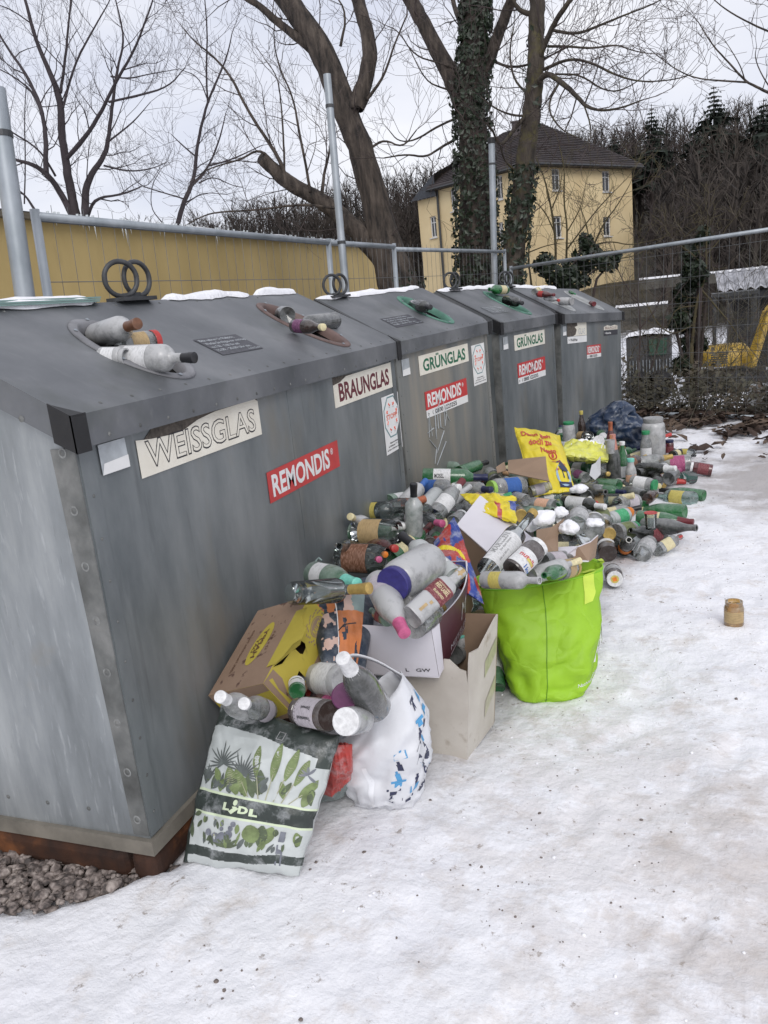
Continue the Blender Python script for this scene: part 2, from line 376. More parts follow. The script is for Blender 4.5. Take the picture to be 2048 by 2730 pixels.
MHOLE = {'grey': plain('grey rim', (.17, .17, .18), .5, .3, 12), 'brown': plain('brown rim', (.13, .085, .075), .6, .3, 12), 'green': plain('green rim', (.075, .19, .14), .55, .35, 12), 'white': plain('pale rim', (.32, .33, .33), .55, .2, 12)}
MPIT = plain('dark inside', (.012, .012, .012), .9, .2)
SLN = math.hypot(RD + .03, H3 - H2)
SD = A(-(RD + .03) / SLN, 0, (H3 - H2) / SLN); SN = A((H3 - H2) / SLN, 0, (RD + .03) / SLN)
MWASH = plain('scuffed steel washer', (.22, .225, .22), .6, .45, 60, .3)
def roofp(y, s, off=0): return A(.03, y, H2) + SD * s + SN * off
def ellip(cy, cs, hw, hl, a): return cy + hw * math.cos(a), cs + hl * math.sin(a)
def octagon(cy, cz, ry, rz): return [(cy + ry * math.cos(math.radians(22.5 + 45 * k)) / math.cos(math.radians(22.5)), cz + rz * math.sin(math.radians(22.5 + 45 * k)) / math.cos(math.radians(22.5))) for k in range(8)]
def container(label, loc, rot, LL, holes, wallmat, signs, rings, plaques, near=False):
    t = thing('glass_recycling_container', label, 'glass container', loc, rot, 'glass recycling containers in a row')
    D2 = 2 * RD
    m = MB(); m.add([(0, 0, .13), (0, LL, .13), (0, LL, H1 + .03), (0, 0, H1 + .03)], [(0, 1, 2, 3)])
    mb_ = MB(); mb_.add([(-D2, 0, .13), (-D2, LL, .13), (-D2, LL, H1 + .03), (-D2, 0, H1 + .03)], [(3, 2, 1, 0)]); mb_.build('back_wall', wallmat, t)
    if near:   # riveted seam strips standing proud of the sheet
        m.box((0, .004, .135), (.004, .058, H1)); m.box((0, LL - .06, .135), (.004, LL - .004, H1)); m.box((0, LL / 2 - .03, H1 - .75), (.0015, LL / 2 + .42, H1))
    else:
        m.box((0, .004, .135), (.004, .05, H1)); m.box((0, LL - .05, .135), (.004, LL - .004, H1))
    wl = m.build('wall', wallmat, t)

    for ey, s in ((0, -1), (LL, 1)):
        m = MB(); y = ey
        m.add([(0, y, .13), (0, y, H2 - .02), (-RD, y, H3 - .02), (-D2, y, H2 - .02), (-D2, y, .13)], [(0, 1, 2, 3, 4)])
        m.build('end_panel', ME if near or s > 0 else MW, t)
        m = MB(); y2 = ey + s * .003
        # the grimy edge strip widens upward, as on the near end
        a, b_ = sorted((ey, ey + s * .004))
        m.box((-.06, a, .135), (0.001, b_, H1)); 
        if near and s < 0:
            m.v = []; m.f = []; m.m = []
            vs = [(.0005, -.004, .14), (-.052, -.004, .14), (-.075, -.004, H1), (.0005, -.004, H1)]
            m.add(vs + [(x, -.0005, z) for x, _, z in vs], [(0, 1, 2, 3), (0, 4, 5, 1), (1, 5, 6, 2), (2, 6, 7, 3), (3, 7, 4, 0)])
        m.build('edge_strip', MSTRIP, t)
    m = MB(); m.box((-D2 - .015, -.015, .085), (.015, LL + .015, .13)); m.build('base_trim', MTRIM, t)
    m = MB()
    for xx in (-.035, -D2 + .03): m.box((xx - .05, -.01, -.02), (xx + .04, LL + .01, .083))
    m.box((-D2 + .08, -.01, -.02), (-.09, .09, .083)); m.box((-D2 + .08, LL - .09, -.02), (-.09, LL + .01, .083))
    bevel(m.build('skid', MRUST, t), .03, 3)
    # lid: two slopes, holes in the front slope, lip along the front and down the gables
    lid = MB(); y0, y1 = -.03, LL + .03; n = 48
    cuts = [y0] + [(holes[i][0] + holes[i + 1][0]) / 2 for i in range(len(holes) - 1)] + [y1]
    for i, (hy, hs, hw, hl, hm, _) in enumerate(holes):
        c0, c1 = cuts[i], cuts[i + 1]; vs = []
        for k in range(n):
            a = 2 * math.pi * k / n; ey, es = ellip(hy, hs, hw, hl, a); vs.append(roofp(ey, es))
            dy, ds = math.cos(a), math.sin(a) ; ts = []
            if dy > 1e-9: ts.append((c1 - hy) / dy)
            if dy < -1e-9: ts.append((c0 - hy) / dy)
            if ds > 1e-9: ts.append((SLN - hs) / ds)
            if ds < -1e-9: ts.append((0 - hs) / ds)
            tt = min(ts); vs.append(roofp(hy + dy * tt, hs + ds * tt))
        fs = []
        for k in range(n):
            k2 = (k + 1) % n; fs.append((2 * k, 2 * k + 1, 2 * k2 + 1, 2 * k2))
            A1, A2 = vs[2 * k + 1], vs[2 * k2 + 1]
        lid.add(vs, fs)
        # corners of the cell that the radial cut misses
        for cy_, cs_ in ((c0, 0), (c1, 0), (c1, SLN), (c0, SLN)):
            ang = math.atan2(cs_ - hs, cy_ - hy) % (2 * math.pi); k = int(ang / (2 * math.pi / n)); 
            lid.add([vs[2 * k + 1], roofp(cy_, cs_), vs[2 * ((k + 1) % n) + 1]], [(0, 1, 2)])
    bk = A(-D2 - .03, 0, H2)
    lid.add([roofp(y0, SLN), roofp(y1, SLN), bk + A(0, y1, 0), bk + A(0, y0, 0)], [(0, 1, 2, 3)])
    lid.add([(.03, y0, H2), (.03, y1, H2), (.03, y1, H1), (.03, y0, H1)], [(0, 1, 2, 3)])
    lid.add([(.03, y0, H1), (.03, y1, H1), (0, y1, H1 + .002), (0, y0, H1 + .002)], [(0, 1, 2, 3)])
    for yy in (y0, y1):
        lid.add([(.03, yy, H2), (-RD, yy, H3), (-D2 - .03, yy, H2), (-D2 - .03, yy, H1), (-RD, yy, H3 - .09), (.03, yy, H1)], [(0, 1, 4, 5), (1, 2, 3, 4)])
        yi = 0 if yy < 0 else LL
        lid.add([(.03, yy, H1), (-RD, yy, H3 - .09), (-RD, yi, H3 - .09), (.03, yi, H1)], [(0, 1, 2, 3)])
    l = lid.build('lid', MR, t)
    # folded seam strips across the lid and the rivet heads
    seam = MB()
    for yy in ([.0] if not near else []): 
        a = roofp(-.03, 0, .004); b_ = roofp(-.03, SLN, .004); seam.box((0, 0, 0), (1, 1, 1), T=lambda p: roofp(-.028 + .03 * p[0], SLN * p[1], .001 + .006 * p[2]))
    if seam.v: seam.build('lid_seam', MDARKM, t)
    rv = MB(); halo = []
    def rivet(c, nn, r=.006):
        u, v, d = frame(nn); c = A(*c)
        rv.add([c + d * .003] + [c + r * (math.cos(q * math.pi / 4) * u + math.sin(q * math.pi / 4) * v) for q in range(8)], [(0, q + 1, (q + 1) % 8 + 1) for q in range(8)])
    k = int(LL / .13)
    for i in range(k):
        yy = .10 + i * (LL - .16) / (k - 1)
        rivet((.0305, yy, H1 + .018), (1, 0, 0)); 
        if i % 1 == 0: rivet(roofp(yy + .02, .03, .0005), SN)
        if i % 2 == 0 : rivet(roofp(yy, SLN - .03, .0005), SN)
    for zz in np.arange(.2, H1 - .05, .115):
        rivet((.0045, .03, zz), (1, 0, 0), .005); rivet((.0045, LL - .03, zz), (1, 0, 0), .005)
    if near:
        for i, zz in enumerate(np.arange(.19, H1, .15)): halo.append((-.030 - (zz - .14) * .008, -.0042, zz)); rivet((-.030 - (zz - .14) * .008, -.0045, zz), (0, -1, 0), .009)
        for xx in (-.2, -.35, -.5): rivet((xx, -.0005, .20), (0, -1, 0), .007)
        for xx in (.1, .25, .4): rivet((-.02 - xx, -.031, H1 + .03 + xx * .55), (0, -1, 0), .009)
    rvo = rv.build('rivets', MSTRIP, t); rvo.parent = l
    for (hx, hy_, hz_) in halo:
        m = MB(); m.add([(hx + .0125 * math.cos(q * .5236), hy_ - .0003, hz_ + .014 * math.sin(q * .5236)) for q in range(12)], [tuple(range(12))]); m.build('washer', MWASH, t)
    # black corner caps
    for yy, s in ((-.03, -1), (LL + .03, 1)):
        m = MB(); T = .004; w_ = .05 if near else .06; w2 = .06
        a, b_ = sorted((yy + s * T, yy - s * w_))
        m.box((.0305, a, H1 - .01), (.036, b_, H2 + .003))
        a, b_ = sorted((yy, yy + s * T))
        vs = [(.0355, H1 - .01), (.0355, H2 + .002), (.03 - w2, H2 + w2 * .56 + .002), (.03 - w2 * 1.0, H1 + w2 * .35)]
        m.add([(x, a, z) for x, z in vs] + [(x, b_, z) for x, z in vs], [(0, 1, 2, 3), (7, 6, 5, 4), (0, 4, 5, 1), (1, 5, 6, 2), (2, 6, 7, 3), (3, 7, 4, 0)])
        # triangular lap over the roof
        p = [roofp(yy, -.006, .003), roofp(yy - s * w_, -.006, .003), roofp(yy, w2, .003)]
        m.add(p + [q - SN * .0025 for q in p], [(0, 1, 2), (3, 5, 4), (0, 3, 4, 1), (1, 4, 5, 2), (2, 5, 3, 0)])
        m.build('corner_cap', MBLACK, t)
    for (hy, hs, hw, hl, hm, _) in holes:
        m = MB(); n = 48; prof = [(1.12, .0008), (1.12, .005), (1.08, .008), (1.0, .008), (.97, .002), (.94, -.012), (.92, -.03)]
        vs = []
        for (q, off) in prof:
            for k in range(n):
                e0, e1 = ellip(hy, hs, hw * 1, hl * 1, 2 * math.pi * k / n)
                dq = (q - 1) * .22
                vs.append(roofp(e0 + dq * math.cos(2 * math.pi * k / n), e1 + dq * math.sin(2 * math.pi * k / n), off))
        m.add(vs, [(i * n + k, i * n + (k + 1) % n, (i + 1) * n + (k + 1) % n, (i + 1) * n + k) for i in range(len(prof) - 1) for k in range(n)])
        rim = m.build('rim', MHOLE[hm], t, True)
        m = MB(); vs = []
        for (q, off) in ((.90, -.028), (.82, -.2), (.2, -.22)):
            for k in range(n):
                e0, e1 = ellip(hy, hs, hw * q, hl * q, 2 * math.pi * k / n); vs.append(roofp(e0, e1, off))
        m.add(vs, [(i * n + k, i * n + (k + 1) % n, (i + 1) * n + (k + 1) % n, (i + 1) * n + k) for i in range(2) for k in range(n)] + [tuple(2 * n + k for k in range(n))])
        m.build('chute', MPIT, rim)
        for k in range(6):
            m = MB(); a = 2 * math.pi * (k + .3) / 6; e0, e1 = ellip(hy, hs, hw + .012, hl + .012, a); c = roofp(e0, e1, .011)
            u, v, d = frame(SN); m.add([c + d * .004] + [c + .007 * (math.cos(q * math.pi / 4) * u + math.sin(q * math.pi / 4) * v) for q in range(8)], [(0, q + 1, (q + 1) % 8 + 1) for q in range(8)])
            m.build('screw', MGALV, rim)
    for (ry, near_) in rings:
        m = MB(); base = A(-RD, ry, H3)
        m.box((-RD - .04, ry - .10, H3 + .0), (-RD + .04, ry + .10, H3 + .014)); m.box((-RD - .02, ry - .03, H3 + .014), (-RD + .02, ry + .03, H3 + .03))
        m.build('ring_bracket', MDARKM, t)
        for k, (dy, tw) in enumerate(((-.048, .35), (.048, -.45))):
            m = MB(); Rr = .062; c = base + A(0, dy, Rr + .018); view = unit(A(CAM[0], CAM[1], CAM[2]) - A(0, 1, 1.6)) 
            ux = unit(A(math.sin(tw) * -.5 + .62, .78, 0)) if k == 0 else unit(A(.2, 1, 0))
            m.tube([c + Rr * (math.cos(a) * ux + math.sin(a) * A(0, 0, 1)) for a in np.linspace(0, 2 * math.pi, 29)], .0095, 8, cap=False)
            m.build('lifting_ring', MDARKM, t, True)
    # writing on the front
    for sg in signs: sg(t)
    for (py, ps, pw, ph, dark) in plaques:
        m = MB(); m.add([roofp(py, ps, .002), roofp(py + pw, ps, .002), roofp(py + pw, ps + ph, .002), roofp(py, ps + ph, .002)], [(0, 1, 2, 3)], 1 if dark else 1)
        lines = ["Bitte nehmen Sie Rücksicht.", "Werfen Sie Altglas nur werktags", "von 7.00 - 13.00 Uhr und", "15.00 - 20.00 Uhr ein."]
        mt = [MLGREY, MPLAQ if dark else MR]
        for i, ln_ in enumerate(lines): put_text(m, ln_, roofp(py + pw * .04, ps + ph * (.80 - .2 * i), .0035), (0, 1, 0), SD, ph * .115, w=pw * (.80 if i != 1 else .95) * (1 if i != 2 else .8), bold=.01)
        put_text(m, "Vielen Dank", roofp(py + pw * .97, ps + ph * .05, .0035), (0, 1, 0), SD, ph * .10, align=1)
        m.build('plaque', mt, t)
    return t
def panel(poly, x, th=.0012):
    """flat sticker as thin slab, poly in (y,z)"""
    n = len(poly); return [(x, a, b_) for a, b_ in poly] + [(x - th, a, b_) for a, b_ in poly], [tuple(range(n))] + [(i, n + i, n + (i + 1) % n, (i + 1) % n) for i in range(n)]
def sign_name(text, y, z, wd, h, tm, outline=False, tear=0):
    def fn(t):
        m = MB(); x = .0035
        top = [(y + wd, z + h)]
        if tear == 1: top = [(y + wd, z + h * .93), (y + wd * .97, z + h * 1.0), (y + wd * .8, z + h * .99), (y + wd * .6, z + h * .98), (y + wd * .45, z + h * .90), (y + wd * .3, z + h * .72), (y + wd * .1, z + h * .78), (y, z + h * .84)]
        elif tear == 2: top = [(y + wd, z + h), (y + wd * .2, z + h * .97), (y + wd * .1, z + h * .82), (y, z + h * .78)]
        else: top.append((y, z + h))
        vs, fs = panel([(y, z), (y + wd, z)] + top, x); m.add(vs, fs, 0)
        hh = h * .60
        if outline:
            put_text(m, text, (x + .0006, y + wd * .05, z + h * .17), (0, 1, 0), (0, 0, 1), hh, w=wd * .90, bold=.022, m=1)
            put_text(m, text, (x + .0012, y + wd * .056, z + h * .185), (0, 1, 0), (0, 0, 1), hh * .965, w=wd * .888, bold=-.006, m=0)
        else: put_text(m, text, (x + .0006, y + wd * .07, z + h * .18), (0, 1, 0), (0, 0, 1), hh, w=wd * .86, bold=.028, m=1)
        m.build('name_sign', [MCREAM, tm], t)
        if tear:
            m = MB(); 
            if tear == 1: pl = [(y + wd * .05, z + h * .8), (y + wd * .3, z + h * .72), (y + wd, z + h * .9), (y + wd, z + h * 1.14), (y + wd * .12, z + h * 1.14)]
            else: pl = [(y, z + h * .7), (y + wd * .3, z + h * .9), (y + wd * .3, z + h * 1.0), (y, z + h * 1.04)]
            pl = [(a, min(b_, H1 - .002)) for a, b_ in pl]
            vs, fs = panel(pl, .0021, .0006); m.add(vs, fs); m.build('torn_residue', MGLUE, t)
    return fn
def sign_red(y, z, wd, h, phone=False, scr=False):
    def fn(t):
        m = MB(); x = .0035; vs, fs = panel([(y, z), (y + wd, z), (y + wd, z + h), (y, z + h)], x); m.add(vs, fs, 0)
        put_text(m, "REMONDIS", (x + .0006, y + wd * .045, z + h * .17), (0, 1, 0), (0, 0, 1), h * .68, w=wd * .80, bold=.028, m=1)
        put_text(m, "®", (x + .0006, y + wd * .87, z + h * .58), (0, 1, 0), (0, 0, 1), h * .22, m=1, bold=.01)
        if phone:
            p2 = h * .42; vs, fs = panel([(y, z - p2), (y + wd, z - p2), (y + wd, z), (y, z)], x + .0002); m.add(vs, fs, 1)
            put_text(m, ">", (x + .0012, y + wd * .03, z - p2 * .78), (0, 1, 0), (0, 0, 1), p2 * .5, m=2, bold=.02)
            m.tube([(x + .0012, y + wd * .15 + .010 * math.cos(a), z - p2 * .5 + p2 * .26 * math.sin(a)) for a in np.linspace(1.9, 4.4, 7)], .0016, 4, 2)
            put_text(m, "0800 1223255", (x + .0012, y + wd * .19, z - p2 * .78), (0, 1, 0), (0, 0, 1), p2 * .58, w=wd * .52, m=2, bold=.02)
        if scr: m.tube([(x + .001, y + wd * a, z + h * b_) for a, b_ in ((.38, -.05), (.45, .5), (.5, .2), (.6, .9))], .003, 4, 2)
        m.build('operator_sign', [MRED, MWHITE, MINK], t)
    return fn
def sign_stop(y, z, wd, h):
    def fn(t):
        m = MB(); x = .0035; vs, fs = panel([(y, z), (y + wd, z), (y + wd, z + h), (y, z + h)], x); m.add(vs, fs, 0)
        cy_, cz = y + wd * .5, z + h * .62
        for k, (q, mi, dx) in enumerate(((1, 1, .0004), (.9, 0, .0008))):
            o = octagon(cy_, cz, wd * .46 * q, h * .355 * (q if k == 0 else .93)); m.add([(x + dx, a, b_) for a, b_ in o], [tuple(range(8))], mi)
        put_text(m, "STOPP", (x + .0014, cy_, cz - h * .035), (0, 1, 0), (0, 0, 1), h * .085, w=wd * .66, bold=.02, m=2, align=.5)
        r = random.Random(4)
        for k in range(8):
            a = math.radians(45 * k + 20)
            if abs(math.sin(a)) < .3 and k in (0, 4): continue
            py, pz = cy_ + wd * .30 * math.cos(a), cz + h * .235 * math.sin(a)
            for q in range(3):
                b0 = r.uniform(0, 6.28); m.tube([(x + .0014, py + wd * .055 * math.cos(b0), pz + h * .03 * math.sin(b0)), (x + .0014, py - wd * .055 * math.cos(b0 + .4), pz - h * .03 * math.sin(b0 + .4))], .0022, 4, 2)
            put_text(m, "Glas", (x + .0014, py, pz - h * .058), (0, 1, 0), (0, 0, 1), h * .018, m=3, align=.5, bold=.01)
        for i, ln_ in enumerate(("Glaseinwurfzeiten:", "an Werktagen 7.°°- 20.°°", "an Sonn- & Feiertage verboten")):
            put_text(m, ln_, (x + .0008, cy_, z + h * (.165 - .055 * i)), (0, 1, 0), (0, 0, 1), h * .028, m=3, align=.5, w=wd * (.5, .7, .88)[i], bold=.02)
        m.build('stop_sticker', [MWHITE, MTEAL, MORANGE, MINK], t)
    return fn
def sign_film(y, z, wd, h):
    def fn(t):
        m = MB(); vs, fs = panel([(y, z), (y + wd, z), (y + wd * .97, z + h), (y, z + h)], .0055); m.add(vs, fs, 0)
        vs, fs = panel([(y, z), (y + wd, z), (y + wd, z + h * .42), (y + wd * .1, z + h * .36)], .0061, .0004); m.add(vs, fs, 1)
        m.build('film_sticker', [MLGREY, MWHITE], t)
    return fn
def sign_weiss(y, z, wd, h, brown=False):
    def fn(t):
        m = MB(); x = .0035; d = 1 if brown else 0
        vs, fs = panel([(y, z), (y + wd, z), (y + wd, z + h * .33), (y, z + h * .33)], x); m.add(vs, fs, 3 if brown else 0)
        put_text(m, "> Braunglas" if brown else "> Weißglas", (x + .0006, y + wd * .05, z + h * .1), (0, 1, 0), (0, 0, 1), h * .14, w=wd * .45, m=0 if brown else 2, bold=.02)
        if not brown: pl = [(y + wd * .3, z + h * .35), (y + wd, z + h * .35), (y + wd, z + h), (y + wd * .5, z + h), (y + wd * .52, z + h * .85), (y + wd * .38, z + h * .8), (y + wd * .48, z + h * .65), (y + wd * .42, z + h * .42)]
        else: pl = [(y, z + h * .37), (y + wd, z + h * .37), (y + wd, z + h * .62), (y + wd * .8, z + h * .7), (y + wd * .5, z + h * .62), (y + wd * .25, z + h * .7), (y, z + h * .6)]
        vs, fs = panel(pl, x); m.add(vs, fs, 1)
        put_text(m, "BRAUNGLAS" if brown else "GLAS", (x + .0006, y + wd * (.08 if brown else .56), z + h * .42), (0, 1, 0), (0, 0, 1), h * (.18 if brown else .3), w=wd * (.84 if brown else .36), m=4 if brown else 5, bold=.0)
        m.build('name_sign', [MWHITE, MCREAM, MINK, MPLAQ, MBROWNT, MLGREY], t)
        if not brown:
            m = MB(); vs, fs = panel([(y, z + h * .35), (y + wd * .46, z + h * .36), (y + wd * .5, z + h), (y, z + h)], .0021, .0006); m.add(vs, fs); m.build('torn_residue', MGLUE, t)
    return fn
def graffiti(t):
    m = MB(); x = .004
    S = [[(.30, .62), (.33, .80), (.36, .62)], [(.27, .66), (.40, .68)], [(.43, .60), (.45, .80), (.44, .58)], [(.50, .84), (.49, .66)], [(.55, .88), (.54, .66), (.60, .64)], [(.64, .88), (.63, .66), (.72, .84), (.66, .78), (.74, .68)],
         [(.30, .60), (.42, .50), (.36, .38)], [(.42, .46), (.60, .62)], [(.40, .36), (.62, .52)], [(.47, .80), (.62, .92)]]
    for s in S:
        P = [A(x, .12 + a * .75, .20 + b_ * .78) for a, b_ in s]; m.tube(P, [.0022 + .0018 * (i % 2) for i in range(len(P))], 5)
    m.build('graffiti', MLGREY, t)
C1 = container('long first container nearest the camera with torn WEISSGLAS and BRAUNGLAS signs', (0, 0, 0), (0, 0, 0), 2.41,
    [(.575, .275, .125, .195, 'grey', 1), (1.855, .285, .125, .215, 'brown', 1)], MW,
    [sign_name("WEISSGLAS", .236, 1.118, .705, .128, MINK, True, 1), sign_name("BRAUNGLAS", 1.608, 1.112, .75, .125, MBROWNT, False, 2), sign_red(.935, .864, .648, .114),
     sign_stop(2.17, .79, .245, .29), sign_film(.078, 1.163, .113, .08)], [(1.03, 1)], [(.93, .15, .30, .13, True)], True)
def gl(p, yaw, t): return (t, 0, -yaw)
C2 = container('second container with green GRÜNGLAS sign, graffiti and tan stained wall', (-.236, 3.128, -.033), (.018, 0, -.167), 1.433,
    [(.93, .30, .115, .205, 'green', 1)], MWT,
    [sign_name("GRÜNGLAS", .30, 1.09, .77, .125, MGREENT), sign_red(.34, .86, .66, .12, True), sign_stop(1.13, .90, .235, .29), sign_film(.07, 1.12, .10, .10), graffiti], [(.25, 0)], [(.25, .15, .38, .13, True)])
C3 = container('third container with GRÜNGLAS sign above a scratched red sign', (-.004, 4.932, -.04), (-.006, 0, -.187), 1.29,
    [(.78, .30, .115, .22, 'green', 1)], MW,
    [sign_name("GRÜNGLAS", .31, 1.09, .72, .125, MGREENT), sign_red(.35, .86, .66, .12, True, True), sign_film(.07, 1.12, .10, .10)], [(.30, 0)], [(.16, .15, .34, .13, False)])
C4 = container('last container at the far end with peeled cream signs', (.271, 6.225, -.056), (-.049, 0, -.246), 1.69,
    [(.42, .30, .11, .22, 'white', 1), (1.22, .30, .10, .22, 'white', 1)], MW,
    [sign_weiss(.16, 1.06, .50, .19), sign_weiss(1.16, 1.10, .42, .15, True), sign_red(.66, .93, .40, .09, True), sign_film(.05, 1.14, .08, .085)], [(-.02, 0)], [])
# snow left lying along the ridges
def ridge_snow(t, y0, y1, wd, seed, h=.030, xo=.012):
    m = MB(); n = max(8, int((y1 - y0) / .04)); k = 8
    def fn(u, v):
        y = y0 + (y1 - y0) * u; a = (v - .5) * math.pi
        e = min(1, min(u, 1 - u) * 9) ** .5
        ww = wd * (.75 + .5 * fbm(y * 5, seed, 0, 3)) * e; hh = h * (.8 + .6 * fbm(y * 4, seed + 5, 0, 3)) * e
        x = -RD + xo - wd * .6 + ww * math.sin(a)
        zr = H3 - abs(x + RD) * (H3 - H2) / (RD + .03)
        return (x, y, zr + .004 + hh * max(0, math.cos(a)))
    m.grid(fn, n, k); m.build('ridge_snow', MSNOW, t, True)
ridge_snow(C1, -.03, .85, .05, 1); ridge_snow(C1, 1.22, 1.95, .045, 2); ridge_snow(C1, 1.97, 2.44, .03, 3)
ridge_snow(C2, -.02, 1.45, .045, 4); ridge_snow(C3, -.02, 1.3, .04, 5); ridge_snow(C4, 0, 1.2, .04, 6)
# glass panes lying on the ridge at the near end
m = MB()
for k in range(3): m.box((-RD - .30, -.03 - .01 * k, H3 + .001 + .007 * k), (-RD + .035 - .012 * k, .80 + .02 * k, H3 + .006 + .007 * k))
MPANE = plain('greenish pane edge', (.22, .32, .30), .15, .1)
pn = m.build('glass_stack', MPANE); tag(pn, 'thin greenish glass sheets lying under snow on the near end of the first container ridge', 'glass sheets')
# ------------------------------------------------------------------ site fence and poles
MWIRE = plain('dull wire', (.14, .145, .15), .6, .3, 5, .3)
def wire_panel(P0, P1, label, h=1.93, z0=.06, spacing=.108, overhang=0, posts=True):
    P0 = A(*P0); P1 = A(*P1); d = P1 - P0; Ln = np.linalg.norm(d); d = d / Ln
    t = thing('fence_panel', label, 'fence panel', P0, (0, 0, 0), 'mobile wire fence panels')
    Lv = A(.020, .029, 1)
    m = MB(); m.tube([Lv * h, d * Ln + Lv * h], .021, 8); m.build('top_rail', MGALV, t, True)
    m = MB(); m.tube([Lv * z0, d * Ln + Lv * z0], .019, 8); m.build('bottom_rail', MGALV, t, True)
    for s in (0, Ln):
        m = MB(); m.tube([d * s - Lv * .02, d * s + Lv * (h + .03)], .021, 8); m.build('post', MGALV, t, True)
    m = MB(); k = int(Ln / spacing); off = np.cross(d, Lv) * .004
    for i in range(1, k):
        q = d * (i * Ln / k); m.tube([q + Lv * (z0 - .02), q + Lv * (h + .055)], .0016, 4, cap=False)
    for zz in np.arange(z0 + .14, h, .262): m.tube([off + Lv * zz, off + d * Ln + Lv * zz], .0021, 4, cap=False)
    m.build('wire_mesh', MWIRE, t)
    return t
fa = wire_panel((-1.33, 1.43, .0), (-1.35, 4.72, .0), 'long wire fence panel in front of the yellow wall, left of the middle tall pole', h=2.055)
fb = wire_panel((-1.37, 4.78, .0), (-1.30, 6.20, .0), 'short wire fence panel crossing the end of the yellow wall', h=2.06)
fb2 = wire_panel((-1.32, 6.24, 0), (-.88, 9.35, 0), 'wire fence panel in front of the ivy covered tree and the house', h=2.04)
fc = wire_panel((-.80, 9.33, -.04), (2.30, 7.30, .0), 'wire fence panel at the back right in front of the brambles', h=1.86, z0=.05)
def pole(pb, pt, x=None, y=None, r=.038, label=''):
    f_ = (lambda p: ax(p[0], p[1], x)) if x is not None else (lambda p: ay(p[0], p[1], y))
    B, T = f_(pb), f_(pt); dd = T - B; B0 = B + dd * ((0 - B[2]) / dd[2])
    t = thing('steel_pole', label, 'pole', B0, group='tall galvanised poles behind the containers')
    m = MB(); m.tube([A(0, 0, 0), T - B0], r, 14); autosmooth(m.build('tube', MGALV, t))
    m = MB(); u = unit(T - B0)
    for q in (.62, .93): c = (T - B0) * q; m.tube([c - u * .012, c + u * .012], r + .004, 14)
    m.build('clamp', MDARKM, t)
    return t
pole((921, 765), (872, 198), x=-1.20, r=.030, label='tall galvanised pole in the middle, in front of the leaning tree')
p3_ = pole((1319, 750), (1311, 383), y=9.15, r=.040, label='bright galvanised pole with dark cap in front of the ivy covered trunk')
m = MB(); q = ay(1311, 383, 9.15); m.tube([q, q + A(0, 0, .07)], .043, 14); m.build('pole_cap', MBLACK, p3_, local=False)
pole((68, 800), (-14, 235), x=-1.20, r=.041, label='thick leaning pole at the left edge of the view')
m = MB()
Pp = [ay(500 / 1.62 + 0, 500, 1)]
# ------------------------------------------------------------------ ochre garages
MOCH = mat('ochre render', (.42, .30, .10), .85)
_, ro_, _, _ = noisy(MOCH, [(.36, .265, .105), (.46, .345, .15)], 1.2, detail=8, stretch=(1, 1, .4))
overlay(MOCH, ro_.outputs[0], (.24, .17, .07), 3, stretch=(1, 1.5, .3), lo=.58, hi=.8, amount=.55)
t = thing('garage_block', 'long flat roofed ochre yellow garage block behind the fence', 'garage', (-5, 5, 0))
m = MB(); m.box((-9, -3, -1), (-5, 16.4, 2.74)); m.build('wall', MOCH, t, local=False)
m = MB()
m.box((-9.1, -3.1, 2.74), (-4.90, 16.5, 2.80)); m.build('roof_edge', plain('dark roof edge', (.10, .085, .06), .7, .3, 3), t, local=False)
m = MB()
m.grid(lambda u, v: (-9.05 + 4.13 * u, -3 + 19.4 * v, 2.80 + (.045 + .03 * fbm(u * 5, v * 30, 2, 3)) * min(1, (1 - u) * 60 + .3)), 24, 120); m.build('roof_snow', MSNOW, t, True, local=False)
MICE = mat('ice', (.75, .8, .82), .1); MICE.node_tree.nodes['Principled BSDF'].inputs['Transmission Weight'].default_value = .4
r = random.Random(5); m = MB()
yy = 4.8
while yy < 15.8:
    yy += r.choice([.06, .1, .16, .3, .5]); ln_ = r.uniform(.05, .22) * (1.3 if r.random() < .15 else .7)
    m.tube([(-4.895, yy, 2.83), (-4.895, yy, 2.80 - ln_ * .35), (-4.895, yy + .005, 2.80 - ln_)], [.016, .008, .001], 5)
m.build('icicles', MICE, t, True, local=False)
# ------------------------------------------------------------------ house
MHW = mat('pale yellow render', (.62, .47, .24), .85); noisy(MHW, [(.62, .48, .27), (.74, .60, .36)], .5, detail=7)
MROOF = mat('dark roof tiles', (.05, .042, .042), .7); noisy(MROOF, [(.030, .026, .027), (.065, .052, .052)], 1.2, detail=7)
MTRIMW = plain('white window frame', (.6, .6, .6), .5, .08); MGLASSD = mat('window glass', (.03, .035, .045), .12)
MSLATE = plain('slate cladding', (.045, .05, .06), .6, .3)
Ze = ay(1413, 432, 43)[2]
Cn = ay(1413, 432, 43); Cr = az(1684, 441, Ze); Cl = az(1166, 492, Ze)
e1 = unit(A(Cr[0] - Cn[0], Cr[1] - Cn[1], 0)); e2 = unit(A(Cl[0] - Cn[0], Cl[1] - Cn[1], 0))
